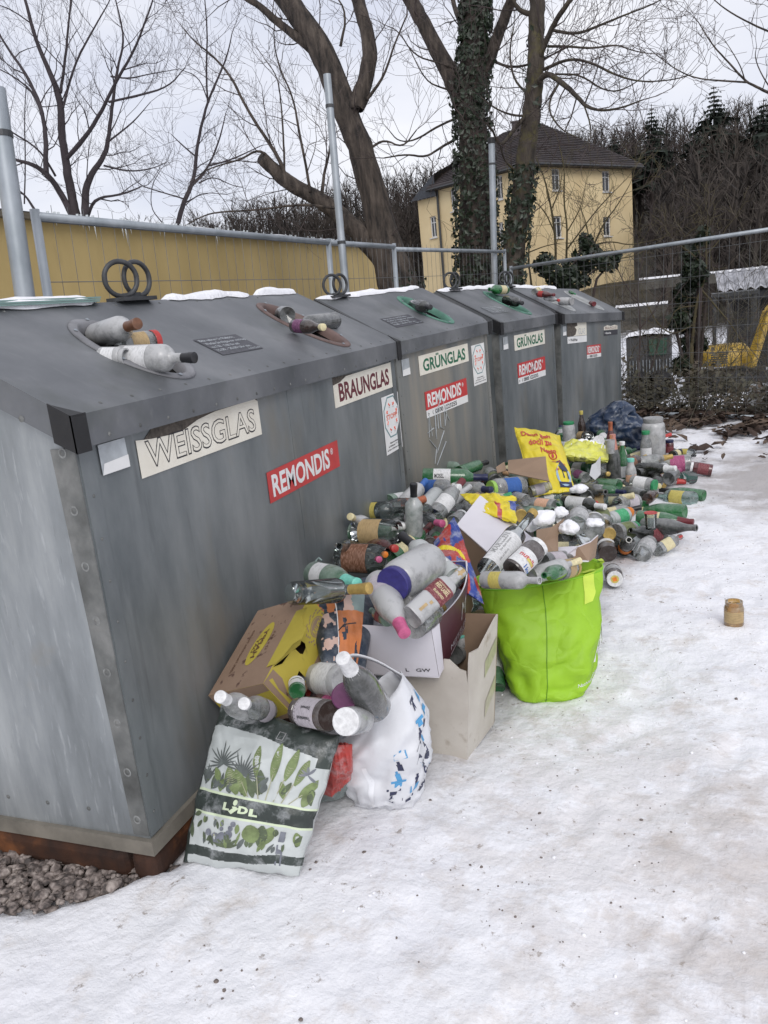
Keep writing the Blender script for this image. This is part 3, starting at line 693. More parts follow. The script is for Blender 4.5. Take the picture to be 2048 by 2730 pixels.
# square the plan up
e2 = unit(A(-e1[1], e1[0], 0)) if np.dot(A(-e1[1], e1[0], 0), e2) > 0 else -unit(A(-e1[1], e1[0], 0))
W1 = np.linalg.norm((Cr - Cn)[:2]); 
n2 = A(*e1); Cl = apl(1166, 492, Cn, e1); W2 = np.dot(Cl - Cn, e2)
hz = -1.0
house = thing('house', 'pale yellow two storey house with dark hipped roof behind the trees', 'house', (Cn[0], Cn[1], 1.0))
def quad(m, p, a, b, mi=0): m.add([p, p + a, p + a + b, p + b], [(0, 1, 2, 3)], mi)
up = A(0, 0, 1); base = A(Cn[0], Cn[1], hz)
def wall(m, o, d, nrm, wd, h, wins, mi=0):
    """wall face with real openings: split into a grid around windows (list of (a0,a1,z0,z1))"""
    xs = sorted({0, wd} | {w[0] for w in wins} | {w[1] for w in wins}); zs = sorted({0, h} | {w[2] for w in wins} | {w[3] for w in wins})
    for i in range(len(xs) - 1):
        for j in range(len(zs) - 1):
            cx_, cz = (xs[i] + xs[i + 1]) / 2, (zs[j] + zs[j + 1]) / 2
            if any(w[0] < cx_ < w[1] and w[2] < cz < w[3] for w in wins): continue
            quad(m, o + d * xs[i] + up * zs[j], d * (xs[i + 1] - xs[i]), up * (zs[j + 1] - zs[j]), mi)
    for (a0, a1, z0, z1) in wins:   # reveals
        p = [o + d * a0 + up * z0, o + d * a1 + up * z0, o + d * a1 + up * z1, o + d * a0 + up * z1]; q = [k - nrm * .14 for k in p]
        m.add(p + q, [(0, 1, 5, 4), (1, 2, 6, 5), (2, 3, 7, 6), (3, 0, 4, 7)], mi)
def win(o, d, nrm, a0, a1, z0, z1, shade=False):
    c = o - nrm * .13; m = MB(); fw = .07
    def bar(x0, x1, y0, y1, mi=0, dep=.05): 
        p = c + d * x0 + up * y0; vs = [p, p + d * (x1 - x0), p + d * (x1 - x0) + up * (y1 - y0), p + up * (y1 - y0)]
        m.add(vs + [k + nrm * dep for k in vs], [(4, 5, 6, 7), (0, 1, 5, 4), (1, 2, 6, 5), (2, 3, 7, 6), (3, 0, 4, 7)], mi)
    bar(a0, a1, z0, z0 + fw); bar(a0, a1, z1 - fw, z1); bar(a0, a0 + fw, z0 + fw, z1 - fw); bar(a1 - fw, a1, z0 + fw, z1 - fw)
    mid = (a0 + a1) / 2; bar(mid - .03, mid + .03, z0 + fw, z1 - fw, dep=.045); zz = z0 + (z1 - z0) * .68; bar(a0 + fw, a1 - fw, zz, zz + .05, dep=.04)
    w_ = m.build('window', MTRIMW, house, local=False)
    m = MB(); p = c + nrm * .02; quad(m, p + d * (a0 + fw) + up * (z0 + fw), d * (a1 - a0 - 2 * fw), up * (z1 - z0 - 2 * fw)); pn_ = m.build('pane', MGLASSD, None, local=True); pn_.parent = w_
    for v in pn_.data.vertices: v.co = Vector(v.co) - house.location
    m = MB(); p = c + nrm * .14; q = p + d * (a0 - .05) + up * (z0 - .06); vs = [q, q + d * (a1 - a0 + .1), q + d * (a1 - a0 + .1) + up * .05, q + up * .05]
    m.add(vs + [k + nrm * .06 for k in vs], [(4, 5, 6, 7), (0, 1, 5, 4), (1, 2, 6, 5), (2, 3, 7, 6), (3, 0, 4, 7)]); s_ = m.build('sill', MTRIMW, None); s_.parent = w_
    for v in s_.data.vertices: v.co = Vector(v.co) - house.location
nA = -e2; nB = -e1
def Z2(x, y): return (1024 + x / 1.62, y / 1.62)
def winpx(o, d, nrm, x0, y0, x1, y1):
    p = apl(*Z2(x0, y1), o, nrm); q = apl(*Z2(x1, y0), o, nrm)
    return (np.dot(p - o, d), np.dot(q - o, d), p[2] - o[2], q[2] - o[2])
hA = [winpx(base, e1, nA, *k) for k in ((728, 728, 760, 822), (945, 738, 976, 828), (734, 932, 768, 1028), (949, 936, 980, 1020))]
hB_ = [winpx(base, e2, nB, *k) for k in ((515, 762, 482, 858), (318, 818, 284, 908), (520, 962, 492, 1062))]
hB = [(min(a, b), max(a, b), c, d) for a, b, c, d in hB_]
H_ = Ze - hz
m = MB(); wall(m, base, e1, nA, W1, H_, hA); wall(m, base, e2, nB, W2, H_, hB)
wall(m, base + e1 * W1, e2, e1, W2, H_, []); wall(m, base + e2 * W2, e1, e2, W1, H_, [])
m.build('wall', MHW, house, local=False)
for a in hA: win(base, e1, nA, *a)
for a in hB: win(base, e2, nB, *a)
# roof
ov = .45; zt = Ze; rise = 2.55; o0 = A(Cn[0], Cn[1], zt)
c = [o0 - e1 * ov - e2 * ov, o0 + e1 * (W1 + ov) - e2 * ov, o0 + e1 * (W1 + ov) + e2 * (W2 + ov), o0 - e1 * ov + e2 * (W2 + ov)]
hw = W1 / 2; r0 = o0 + e1 * W1 * .40 + e2 * W2 * .33 + up * rise; r1 = o0 + e1 * W1 * .40 + e2 * W2 * .70 + up * rise
m = MB(); m.add(c + [r0, r1], [(0, 1, 4), (1, 2, 5, 4), (2, 3, 5), (3, 0, 4, 5)])
m.add([q - up * .22 for q in c] + c, [(0, 1, 5, 4), (1, 2, 6, 5), (2, 3, 7, 6), (3, 0, 4, 7), (3, 2, 1, 0)])
# tile courses on the two visible slopes
for (a, b, ra, rb) in ((c[0], c[1], r0, r0), (c[3], c[0], r1, r0)):
    for i in range(1, 22):
        q = i / 22; p0 = a + (ra - a) * q; p1 = b + (rb - b) * q; nn = unit(np.cross(b - a, ra - a)); nn = nn if nn[2] > 0 else -nn
        dn = unit(a + (b - a) * .5 - (ra + rb) / 2) * .05
        m.add([p0 + nn * .045 + dn, p1 + nn * .045 + dn, p1 + nn * .003 - dn, p0 + nn * .003 - dn, p0 + dn, p1 + dn], [(0, 1, 2, 3), (4, 5, 1, 0)])
rf = m.build('roof', MROOF, house, local=False)
m = MB(); q = r0 + e1 * -.45 + e2 * .9; m.box((-.35, -.35, -1.6), (.35, .35, .12), T=lambda p: q + A(*p)); m.box((-.40, -.40, .12), (.40, .40, .2), T=lambda p: q + A(*p))
ch = m.build('chimney', MROOF); ch.parent = rf
for v in ch.data.vertices: v.co = Vector(v.co) - house.location
m = MB()
for a_, b_ in ((c[0], c[1]), (c[3], c[0])): m.tube([a_ - up * .16 , b_ - up * .16], .08, 6)
dp = base + e2 * W2 * .995; m.tube([A(dp[0], dp[1], Ze - .2) - e1 * .1, A(dp[0], dp[1], hz) - e1 * .1], .07, 6)
m.build('gutter', MDARKM, house, local=False)
# lower wing on the left
o2 = base + e2 * (W2 + .003); Zw = apl(*Z2(145, 868), o2, e1)[2]; W3 = np.dot(apl(*Z2(145, 868), o2, e1) - o2, e2)
wg = winpx(o2, e2, nB, 230, 937, 196, 1023); wg = (min(wg[:2]), max(wg[:2]), wg[2], wg[3])
m = MB(); wall(m, o2, e2, nB, W3, Zw - hz, [wg]); wall(m, o2, e1, -e2, 6, Zw - hz, []); wall(m, o2 + e2 * W3, e1, e2, 6, Zw - hz, []); m.build('wing_wall', MHW, house, local=False)
win(o2, e2, nB, *wg)
m = MB(); p = A(o2[0], o2[1], Zw); tp = A(0, 0, 1.3)
m.add([p - e1 * .3 - e2 * .1, p - e1 * .3 + e2 * (W3 + .3), p + e1 * 3 + e2 * (W3 + .3) + tp * 1.2, p + e1 * 3 - e2 * .1 + tp * 1.9, p - e1 * .3 - e2 * .1 + tp * .9], [(0, 1, 2, 3, 4)])
m.add([p - e1 * .28 + e2 * .02, p - e1 * .28 + e2 * (W3 + .25), p - e1 * .28 + e2 * .02 + tp * .85], [(0, 1, 2)]); m.build('wing_roof', MSLATE, house, local=False)
m = MB(); p = apl(*Z2(100, 1045), o2 - e1 * 1.5, e1); m.box((-.1, 0, 0), (.1, 1.5, 4), T=lambda q: A(p[0], p[1], hz) + e1 * q[0] + e2 * -q[1] * 1.0 + up * q[2] * (p[2] - hz) / 4)
del m
# ------------------------------------------------------------------ trees
def Z1(x, y): return (x / 1.62, y / 1.62)
def resample(P, R, st):
    o = []; q = []
    for i in range(len(P) - 1):
        n = max(1, int(np.linalg.norm(P[i + 1] - P[i]) / st))
        for k in range(n): t_ = k / n; o.append(P[i] * (1 - t_) + P[i + 1] * t_); q.append(R[i] * (1 - t_) + R[i + 1] * t_)
    return o + [P[-1]], q + [R[-1]]
def smooth(P, R):
    P = [np.array(p) for p in P]
    for _ in range(2):
        N = [P[0]]; S = [R[0]]
        for i in range(len(P) - 1):
            N += [P[i] * .75 + P[i + 1] * .25, P[i] * .25 + P[i + 1] * .75]; S += [R[i] * .75 + R[i + 1] * .25, R[i] * .25 + R[i + 1] * .75]
        P = N + [P[-1]]; R = S + [R[-1]]
    return P, R
def grow(mb, p, d, Ln, r, lvl, rg, up_=.12, jit=.28, m=0, kids=(5, 4, 3)):
    ns = 5 if lvl > 0 else 3; P = [p]; d = unit(d); ds = [d]
    for i in range(ns):
        d = unit(d + A(rg.gauss(0, jit), rg.gauss(0, jit), rg.gauss(0, jit) + up_)); P.append(P[-1] + d * Ln / ns); ds.append(d)
    R = [max(.0022, r * (1 - .75 * i / ns)) for i in range(ns + 1)]
    mb.tube(P, R, 4 if r > .012 else 3, m, cap=False)
    if lvl <= 0: return
    for k in range(kids[min(lvl, len(kids)) - 1] if lvl <= len(kids) else 3):
        i = rg.randint(1, ns); u, v, w_ = frame(ds[i]); a = rg.uniform(0, 6.28); th = rg.uniform(.45, 1.05)
        grow(mb, P[i], w_ * math.cos(th) + (u * math.cos(a) + v * math.sin(a)) * math.sin(th), Ln * rg.uniform(.4, .7), R[i] * .62, lvl - 1, rg, up_, jit, m, kids)
def tree(name, label, y, limbs, seed, zf=Z1, bark=None, twig=None, sp=.30, tl=1.2, lvl=2, group=None, dy=None, tup=.12, ivy=None, zb=None, rscale=1, flat=.9, noseed=(), kids=(4, 4, 4), bumpy=.0, tr=.3):
    rg = random.Random(seed); m = MB(); tw = MB(); iv = MB(); allp = []
    for li, lb in enumerate(limbs):
        pts, ws = lb[0], lb[1]; yo = lb[2] if len(lb) > 2 else (0, 0)
        P = []; R = []
        for i, (px, py) in enumerate(pts):
            f_ = i / (len(pts) - 1); q = ay(*zf(px, py), y + yo[0] * (1 - f_) + yo[1] * f_)
            w_ = np.interp(f_, np.linspace(0, 1, len(ws)), ws) / 1.62; P.append(q); R.append(w_ * .5 * depth(q) / F)
        P, R = smooth(P, R); P, R = resample(P, R, .10 if R[0] > .06 else .25)
        P = [p + A(rg.gauss(0, 1), rg.gauss(0, 1), 0) * min(.006, r_ * .08) for p, r_ in zip(P, R)]
        R2 = [r_ * .94 * (1 + .08 * fbm(p[0] * 3, p[1] * 3, p[2] * 3, 2)) for p, r_ in zip(P, R)]
        m.tube(P, R2, 12 if R[0] > .05 else 6)
        allp.append((P, R))
        if li in noseed: continue
        acc = 0
        for i in range(2, len(P)):
            acc += np.linalg.norm(P[i] - P[i - 1])
            if acc > sp * (1.6 if R[i] > .10 else 1):
                acc = 0; 
                if P[i][2] < 2.3 and R[i] > .06: continue
                d0 = unit(P[i] - P[i - 1]); u, v, w_ = frame(d0); a = rg.uniform(0, 6.28); th = rg.uniform(.6, 1.25)
                d1 = w_ * math.cos(th) + (u * math.cos(a) + v * math.sin(a)) * math.sin(th)
                l_ = tl * rg.uniform(.5, 1.3) * (1 if i < len(P) * .9 else .7)
                grow(tw, P[i] + d1 * R[i] * .5, d1, l_, min(R[i] * .45, tl * .011), lvl, rg, tup, tr, 0, kids)
        grow(tw, P[-1], P[-1] - P[-2], tl * .8, R[-1] * .8, lvl, rg, tup, .2, 0, kids) if R[-1] < .05 else None
    b0 = allp[0][0][0]; zb = terrain(b0[0], b0[1]) if zb is None else zb
    t = thing(name, label, 'tree', (b0[0], b0[1], zb), group=group)
    if b0[2] > zb: m.tube([b0 + A(0, 0, .05), A(b0[0], b0[1], (b0[2] + zb) / 2), A(b0[0], b0[1], zb - .1)], [allp[0][1][0], allp[0][1][0] * 1.1, allp[0][1][0] * 1.4], 12)
    m.build('trunk', bark or MBARK, t, True, local=False)
    tw.build('crown', twig or MTWIG, t, local=False)
    if ivy:
        for (li, i0, i1, dens) in ivy:
            P, R = allp[li]
            n = len(P)
            for i in range(int(i0 * n), int(i1 * n) - 1):
                for k in range(dens):
                    a = rg.uniform(0, 6.28); d0 = unit(P[i + 1] - P[i]); u, v, w_ = frame(d0); o = u * math.cos(a) + v * math.sin(a)
                    c = P[i] + (P[i + 1] - P[i]) * rg.random() + o * (R[i] * rg.uniform(.98, 1.30) + .01); leaf(iv, c, o + A(rg.gauss(0, .5), rg.gauss(0, .5), rg.gauss(0, .4)), rg.uniform(.022, .052), rg)
        iv.build('ivy', MIVY, t, local=False)
    return t
def leaf(mb, c, n, s, rg, m=0):
    u, v, w_ = frame(n); a = rg.uniform(0, 6.28); x = u * math.cos(a) + v * math.sin(a); y_ = np.cross(w_, x)
    mb.add([c - x * s, c - y_ * s * .62 + w_ * s * .15, c + x * s, c + y_ * s * .62 + w_ * s * .15], [(0, 1, 2, 3)], m)
K = 'bare winter trees'
tree('walnut_tree', 'thick leaning walnut tree behind the middle pole, with a sawn off low limb', 10.2, [
    ([(1745, 1290), (1690, 1150), (1650, 1000), (1605, 800), (1560, 650), (1500, 500), (1450, 370), (1400, 240), (1320, 110), (1240, 0), (1150, -110)], [210, 165, 140, 125, 118, 112, 122, 112, 108, 100, 90]),
    ([(1530, 470), (1570, 380), (1600, 260), (1590, 150), (1560, 50), (1530, -60)], [90, 76, 70, 66, 62, 58], (0, .4)),
    ([(1370, 230), (1300, 170), (1200, 100), (1130, 30), (1060, -10), (990, -60)], [48, 42, 36, 30, 26, 22], (0, -.5)),
    ([(1680, 1160), (1560, 1010), (1460, 920), (1380, 860), (1290, 815), (1220, 770), (1170, 720), (1132, 682)], [95, 90, 80, 74, 70, 66, 62, 60], (0, -.4)),
    ([(1238, 780), (1210, 690), (1150, 600), (1060, 460), (1000, 330), (920, 240), (840, 180), (790, 120)], [22, 18, 15, 13, 11, 9, 6, 4], (-.3, -.8)),
    ([(1340, 830), (1320, 700), (1290, 560), (1270, 430), (1210, 300), (1180, 180), (1190, 60)], [14, 12, 11, 9, 7, 5, 4], (-.3, .4)),
    ([(1230, 760), (1225, 600), (1215, 450), (1200, 330), (1140, 250)], [10, 9, 7, 5, 4], (-.3, -.2)),
    ([(1390, 850), (1400, 740), (1430, 640), (1420, 520), (1450, 430)], [16, 13, 10, 7, 5], (-.2, .3)),
    ([(1180, 700), (1120, 640), (1040, 690), (920, 720), (850, 760)], [14, 12, 9, 7, 4], (-.3, -1)),
    ([(1460, 900), (1300, 880), (1110, 908), (930, 915), (860, 940), (800, 975)], [14, 12, 9, 8, 7, 6], (-.3, -1.2)),
    ([(1600, 640), (1660, 600), (1740, 640), (1800, 560)], [12, 10, 8, 5], (0, 0)),
    ([(1470, 200), (1500, 60), (1440, -40)], [14, 10, 7]), ([(1585, 430), (1660, 330), (1700, 200), (1760, 60)], [16, 12, 9, 6])],
    11, group=K, sp=.22, tl=.95, ivy=[(0, 0, .12, 20)], kids=(3, 3, 3), tr=.24)
tree('walnut_tree', 'massive walnut trunk completely wrapped in dark ivy, left of the house front', 10.6, [
    ([(405, 1240), (395, 1000), (392, 800), (382, 600), (376, 450), (388, 250), (398, 100), (392, 0), (388, -90)], [168, 158, 150, 134, 124, 114, 112, 110, 106]),
    ([(345, 470), (300, 350), (240, 235), (175, 110), (115, 0), (60, -80)], [84, 84, 76, 68, 62, 58], (0, .3)),
    ([(425, 340), (470, 220), (515, 100), (548, 0), (575, -80)], [60, 54, 50, 48, 46], (0, -.3)),
    ([(365, 200), (330, 100), (290, -20)], [28, 24, 20], (0, .6)),
    ([(310, 600), (240, 640), (180, 680), (100, 665), (0, 682)], [14, 12, 10, 8, 6], (0, -.8)),
    ([(340, 500), (240, 540), (130, 610), (60, 610), (20, 560)], [12, 10, 8, 6, 4], (0, .5)),
    ([(330, 300), (230, 270), (130, 240), (60, 130), (10, 110)], [10, 8, 7, 5, 4], (0, -.4)),
    ([(330, 400), (250, 380), (180, 350), (110, 210)], [10, 8, 6, 4], (0, -.6)),
    ([(440, 250), (560, 300), (700, 250), (800, 200)], [14, 12, 9, 5], (0, -.7))],
    12, Z2, group=K, sp=.24, tl=1.0, ivy=[(0, 0, .88, 150), (2, 0, .3, 10), (1, 0, .25, 6)], kids=(3, 3, 3), tr=.24)
tree('walnut_tree', 'lichen spotted walnut tree with spreading branches in front of the house roof', 10.0, [
    ([(545, 1240), (572, 1000), (592, 850), (612, 700), (630, 550), (645, 420), (655, 300), (655, 200), (660, 100), (662, 0), (662, -90)], [104, 98, 94, 90, 84, 80, 78, 74, 72, 68, 66]),
    ([(648, 380), (700, 310), (760, 350), (830, 410), (870, 460), (940, 480), (1030, 465), (1120, 430)], [30, 28, 24, 20, 16, 12, 9, 6], (0, -1.5)),
    ([(660, 270), (700, 180), (740, 90), (790, 20), (850, -60)], [30, 28, 26, 24, 20], (0, -.5)),
    ([(690, 300), (800, 250), (900, 270), (1000, 325), (1110, 355), (1250, 345), (1330, 320)], [16, 14, 12, 10, 8, 6, 4], (0, -1.6)),
    ([(730, 130), (830, 150), (930, 110), (1050, 60), (1160, 20), (1240, -30)], [16, 14, 11, 8, 6, 4], (0, -.8)),
    ([(710, 200), (800, 200), (900, 210), (1000, 190), (1080, 220), (1140, 230)], [12, 10, 9, 7, 5, 4], (0, 1)),
    ([(650, 60), (600, 55), (560, 15), (540, -40)], [26, 22, 20, 18], (0, -.2)),
    ([(630, 480), (560, 560), (500, 640), (470, 560), (440, 530)], [22, 18, 14, 10, 8], (0, -.8)),
    ([(640, 500), (560, 500), (480, 470), (420, 420)], [12, 10, 7, 5], (0, -.5)),
    ([(640, 420), (560, 350), (540, 230), (560, 120)], [12, 10, 8, 6], (0, .5)),
    ([(740, 320), (850, 320), (960, 400), (1060, 380), (1150, 300)], [10, 9, 7, 5, 4], (0, -1)),
    ([(760, 350), (700, 460), (760, 560), (850, 600)], [12, 9, 7, 4], (0, -1)),
    ([(860, 440), (900, 560), (880, 640)], [9, 7, 4], (0, -.4)),
    ([(600, 760), (520, 700), (500, 620)], [12, 9, 6], (0, -.5))],
    13, Z2, bark=MBARKL, twig=MTWIG, group=K, sp=.19, tl=.95, ivy=[(0, 0, .33, 70), (0, .4, .75, 3)], kids=(4, 3, 3), tr=.26)
tree('bare_tree', 'large bare tree with many upright purple brown stems behind the ochre garages', 15.0, [
    ([(335, 960), (300, 800), (268, 600), (260, 420), (210, 300), (150, 160), (110, 0), (90, -60)], [44, 38, 34, 30, 22, 17, 13, 11]),
    ([(330, 960), (260, 830), (200, 745), (130, 705), (60, 690), (-20, 640)], [34, 28, 24, 17, 13, 10], (0, -.8)),
    ([(200, 745), (197, 560), (172, 440), (100, 300), (40, 220), (-30, 100)], [24, 20, 17, 13, 10, 8], (-.6, 0)),
    ([(372, 970), (365, 860), (385, 760), (450, 680), (470, 600), (485, 450), (510, 280), (540, 170), (495, -20)], [36, 34, 28, 23, 20, 15, 11, 9, 6], (0, .7)),
    ([(282, 690), (380, 580), (450, 460), (500, 350), (580, 220), (640, 60), (670, -30)], [22, 19, 16, 14, 11, 8, 6], (0, -1)),
    ([(380, 930), (410, 855), (530, 840), (610, 805)], [18, 14, 9, 5], (0, -1)), ([(470, 440), (600, 412), (730, 375), (800, 290)], [11, 10, 7, 4], (-.8, -1)),
    ([(450, 715), (560, 742), (660, 728), (720, 700)], [10, 8, 5, 3], (0, -1)), ([(262, 400), (285, 230), (300, 60), (312, -50)], [14, 12, 9, 7], (0, 1)),
    ([(270, 470), (320, 280), (395, 140), (470, 10)], [12, 10, 8, 5], (0, .4)), ([(200, 560), (150, 400), (60, 330), (0, 300)], [14, 10, 7, 5], (0, .8)),
    ([(60, 690), (20, 560), (-10, 440)], [10, 8, 6]), ([(105, 880), (110, 700), (105, 500), (112, 380)], [7, 6, 5, 4], (0, 1)),
    ([(470, 610), (560, 540), (600, 500), (650, 440)], [9, 7, 5, 3], (0, -.5)), ([(150, 905), (100, 830), (20, 790)], [12, 9, 6]),
    ([(480, 330), (560, 340), (640, 320), (760, 300)], [10, 7, 5, 3], (0, -.6)), ([(240, 760), (170, 640), (30, 560), (-20, 500)], [12, 9, 7, 5], (0, -1))],
    14, bark=MTWIGP, twig=MTWIGP, group=K, sp=.36, tl=1.35, kids=(4, 4, 4), tr=.2, tup=.16)
tree('bare_tree', 'slender bare tree right of the large one, behind the ochre garages', 15.0, [
    ([(762, 990), (790, 880), (838, 780), (850, 650), (870, 540), (900, 430), (950, 320), (985, 230), (1003, 140)], [24, 21, 18, 15, 13, 11, 9, 7, 4]),
    ([(838, 790), (900, 725), (950, 600), (975, 490)], [12, 10, 8, 4], (0, .5)), ([(905, 715), (1000, 690), (1130, 628)], [9, 7, 4], (0, -.6)),
    ([(897, 440), (890, 300), (897, 150), (885, 0), (880, -60)], [9, 8, 7, 5, 4], (0, -.5)), ([(850, 680), (780, 620), (740, 580)], [8, 6, 3], (0, .7)),
    ([(860, 790), (920, 760), (1000, 800), (1050, 810)], [7, 6, 4, 3], (0, -1)), ([(800, 860), (700, 830), (600, 800), (560, 740)], [7, 6, 5, 3], (0, -.8)), ([(900, 440), (860, 330), (780, 300)], [6, 5, 3], (0, 1)),
    ([(790, 880), (830, 860), (880, 830), (980, 840)], [7, 6, 4, 3], (0, .8)), ([(700, 960), (650, 900), (655, 800), (690, 740)], [5, 4, 4, 3])],
    15, bark=MTWIGP, twig=MTWIGP, group=K, sp=.40, tl=1.1, kids=(4, 4, 3), tr=.2)
tree('bare_tree', 'tree at the right edge of the view whose thin branches reach over the hill', 8.2, [
    ([(2050, 1300), (2040, 900), (2050, 500), (2030, 200), (2060, -200)], [90, 80, 70, 60, 50]),
    ([(2045, 620), (1900, 500), (1750, 430), (1659, 400), (1600, 370), (1560, 350), (1480, 260), (1415, 190), (1355, 90)], [30, 24, 18, 14, 12, 10, 8, 6, 4], (0, -.8)),
    ([(1570, 355), (1480, 350), (1350, 340), (1260, 300), (1180, 240)], [9, 8, 6, 5, 3], (-.6, -1.2)), ([(2035, 330), (1850, 220), (1700, 150), (1600, 110), (1480, 45), (1405, -20)], [18, 13, 9, 8, 6, 4], (0, -.8)),
    ([(2030, 210), (1850, 80), (1700, 20), (1600, -30)], [14, 10, 8, 5], (0, -.3)), ([(1700, 420), (1640, 340), (1600, 250), (1610, 200)], [8, 6, 5, 3], (-.5, -.5)), ([(1560, 350), (1540, 280), (1470, 170)], [6, 5, 3], (-.6, -.8))],
    16, Z2, group=K, sp=.34, tl=.5, lvl=1, kids=(3, 3, 3), tr=.2, twig=MTWIG)
for i, (lb, lab, yy) in enumerate([
    ([([(745, 1250), (742, 1100), (738, 1000), (715, 860), (690, 760), (660, 690)], [13, 12, 11, 9, 7, 4]), ([(740, 1010), (690, 900), (620, 850), (560, 830)], [7, 6, 5, 3]), ([(725, 900), (760, 820), (770, 740)], [6, 5, 3])], 'lichen covered sapling left of centre in front of the yellow house front', 12.5),
    ([([(785, 1250), (788, 1100), (792, 980), (775, 860), (782, 740), (760, 640)], [12, 11, 9, 8, 6, 4]), ([(792, 1000), (850, 900), (870, 800)], [7, 5, 3]), ([(788, 1080), (840, 1010), (900, 930), (960, 860), (1050, 770)], [8, 7, 6, 5, 3])], 'lichen covered sapling in the middle in front of the yellow house front', 12.0),
    ([([(830, 1260), (870, 1150), (910, 1050), (950, 960), (1000, 900), (1060, 800)], [14, 12, 10, 8, 6, 4]), ([(900, 1060), (980, 1040), (1060, 1060), (1150, 1040)], [9, 7, 5, 3]), ([(860, 1170), (960, 1120), (1080, 1110), (1160, 1060)], [9, 7, 5, 3]), ([(890, 1100), (880, 980), (850, 900)], [8, 6, 4])], 'crooked lichen yellow sapling growing toward the right house corner', 11.6),
    ([([(640, 1250), (620, 1100), (640, 1000), (600, 930)], [10, 8, 6, 4]), ([(630, 1150), (560, 1090), (480, 1040)], [7, 5, 3]), ([(625, 1090), (700, 1060), (760, 1050)], [6, 5, 3])], 'small lichen yellow shrub left of the house corner, beside the trunk', 11.4)]):
    tree('sapling', lab, yy, lb, 20 + i, Z2, bark=MTWIGL, twig=MTWIGL, group='saplings in front of the house', sp=.26, tl=.7, lvl=2, kids=(3, 3, 3), tr=.3)
# ------------------------------------------------------------------ hillside wood, conifers, hedge
MWOOD = mat('bare woodland', (.03, .024, .02), .95); noisy(MWOOD, [(.016, .014, .013), (.035, .028, .024), (.062, .05, .04)], .16, detail=6)
MEVER = plain('dark evergreen', (.014, .022, .014), .8, .5, 1.2)
rg = random.Random(77); m = MB()
def far_tree(m, x, y, h, rg, n=18):
    z = terrain(x, y) - .2; lx, ly = .02 * h, .029 * h; B = A(x, y, z); T = B + A(lx + rg.gauss(0, .2), ly, h)
    m.add([B + A(-.13, 0, 0), B + A(.13, 0, 0), T], [(0, 1, 2)])
    for k in range(n):
        f_ = rg.uniform(.25, .95); p = B + (T - B) * f_; a = rg.uniform(0, 6.28); e = rg.uniform(.5, 1.25)
        l_ = h * rg.uniform(.18, .38) * (1.15 - f_ * .6); d = A(math.cos(a) * math.cos(e), math.sin(a) * math.cos(e), math.sin(e)); q = p + d * l_
        s_ = A(-d[1], d[0], 0); s_ = unit(s_) * .05
        m.add([p - s_, p + s_, q], [(0, 1, 2)])
        for j in range(4):
            g_ = rg.uniform(.3, 1); pp = p + d * l_ * g_; dd = unit(d + A(rg.gauss(0, .6), rg.gauss(0, .6), rg.gauss(.2, .5))); qq = pp + dd * l_ * rg.uniform(.3, .6); s2 = unit(np.cross(dd, A(.3, -.9, .1))) * .022
            m.add([pp - s2, pp + s2, qq], [(0, 1, 2)])
for k in range(1700):
    a = rg.uniform(-45, 16); y = rg.uniform(54, 100) if a < -8 or a > -1 else rg.uniform(66, 110)
    x = 1.4 + y * math.tan(math.radians(a)); hgt = rg.uniform(4.5, 8.5)
    far_tree(m, x, y, hgt, rg)
for k in range(420):   # scrub on the nearer right slope
    a = rg.uniform(-2, 16); y = rg.uniform(30, 58); x = 1.4 + y * math.tan(math.radians(a)); far_tree(m, x, y, rg.uniform(2.5, 6.0), rg, 16)
tag(m.build('woodland', MWOOD), kind='stuff', label='bare brown wood covering the hillside', cat='woodland')
def conifer(px, pyb, pyt, y, label, wd, seed):
    rg = random.Random(seed); B = ay(px, pyb, y); T = ay(px - (pyb - pyt) * .0, pyt, y); h = T[2] - B[2]
    zt = terrain(B[0], B[1]); t = thing('spruce_tree', label, 'tree', (B[0], B[1], zt), group='dark spruces on the hill')
    m = MB(); m.tube([A(B[0], B[1], zt), T], [.22, .02], 6); m.build('trunk', MTWIG, t, local=False)
    m = MB(); nl = 22
    for i in range(nl):
        f_ = i / nl; z = T[2] - h * (.02 + f_ * .98); R_ = wd * (.04 + .96 * f_) * rg.uniform(.6, 1.15)
        for k in range(11):
            a = rg.uniform(0, 6.28); l_ = R_ * rg.uniform(.6, 1.15); d = A(math.cos(a), math.sin(a), -.28); s_ = A(-math.sin(a), math.cos(a), 0) * l_ * .20
            p = A(T[0], T[1], z); q = p + d * l_
            m.add([p, p + d * l_ * .6 - s_, q, p + d * l_ * .6 + s_], [(0, 1, 2, 3)])
            for j in range(4):
                pp = p + d * l_ * rg.uniform(.3, .95) + A(rg.gauss(0, .1), rg.gauss(0, .1), 0); k2 = min(1, R_ * .55); m.add([pp + A(-.16 * k2, 0, 0), pp + A(.16 * k2, 0, .03), pp + A(rg.gauss(0, .15) * k2, 0, -.42 * k2)], [(0, 1, 2)])
    m.build('crown', MEVER, t, local=False)
conifer(*Z2(1155, 800), 262 + 14, 66, 'slim dark spruce right of the house roof', 2.9, 1)
conifer(*Z2(1425, 760), 228, 64, 'broad dark spruce standing highest on the skyline at right', 4.6, 2)
conifer(*Z2(995, 800), 340, 70, 'small dark spruce just right of the roof slope', 2.4, 3)
conifer(*Z2(1640, 850), 262, 60, 'dark spruce cut by the right edge of the view', 5.2, 4)
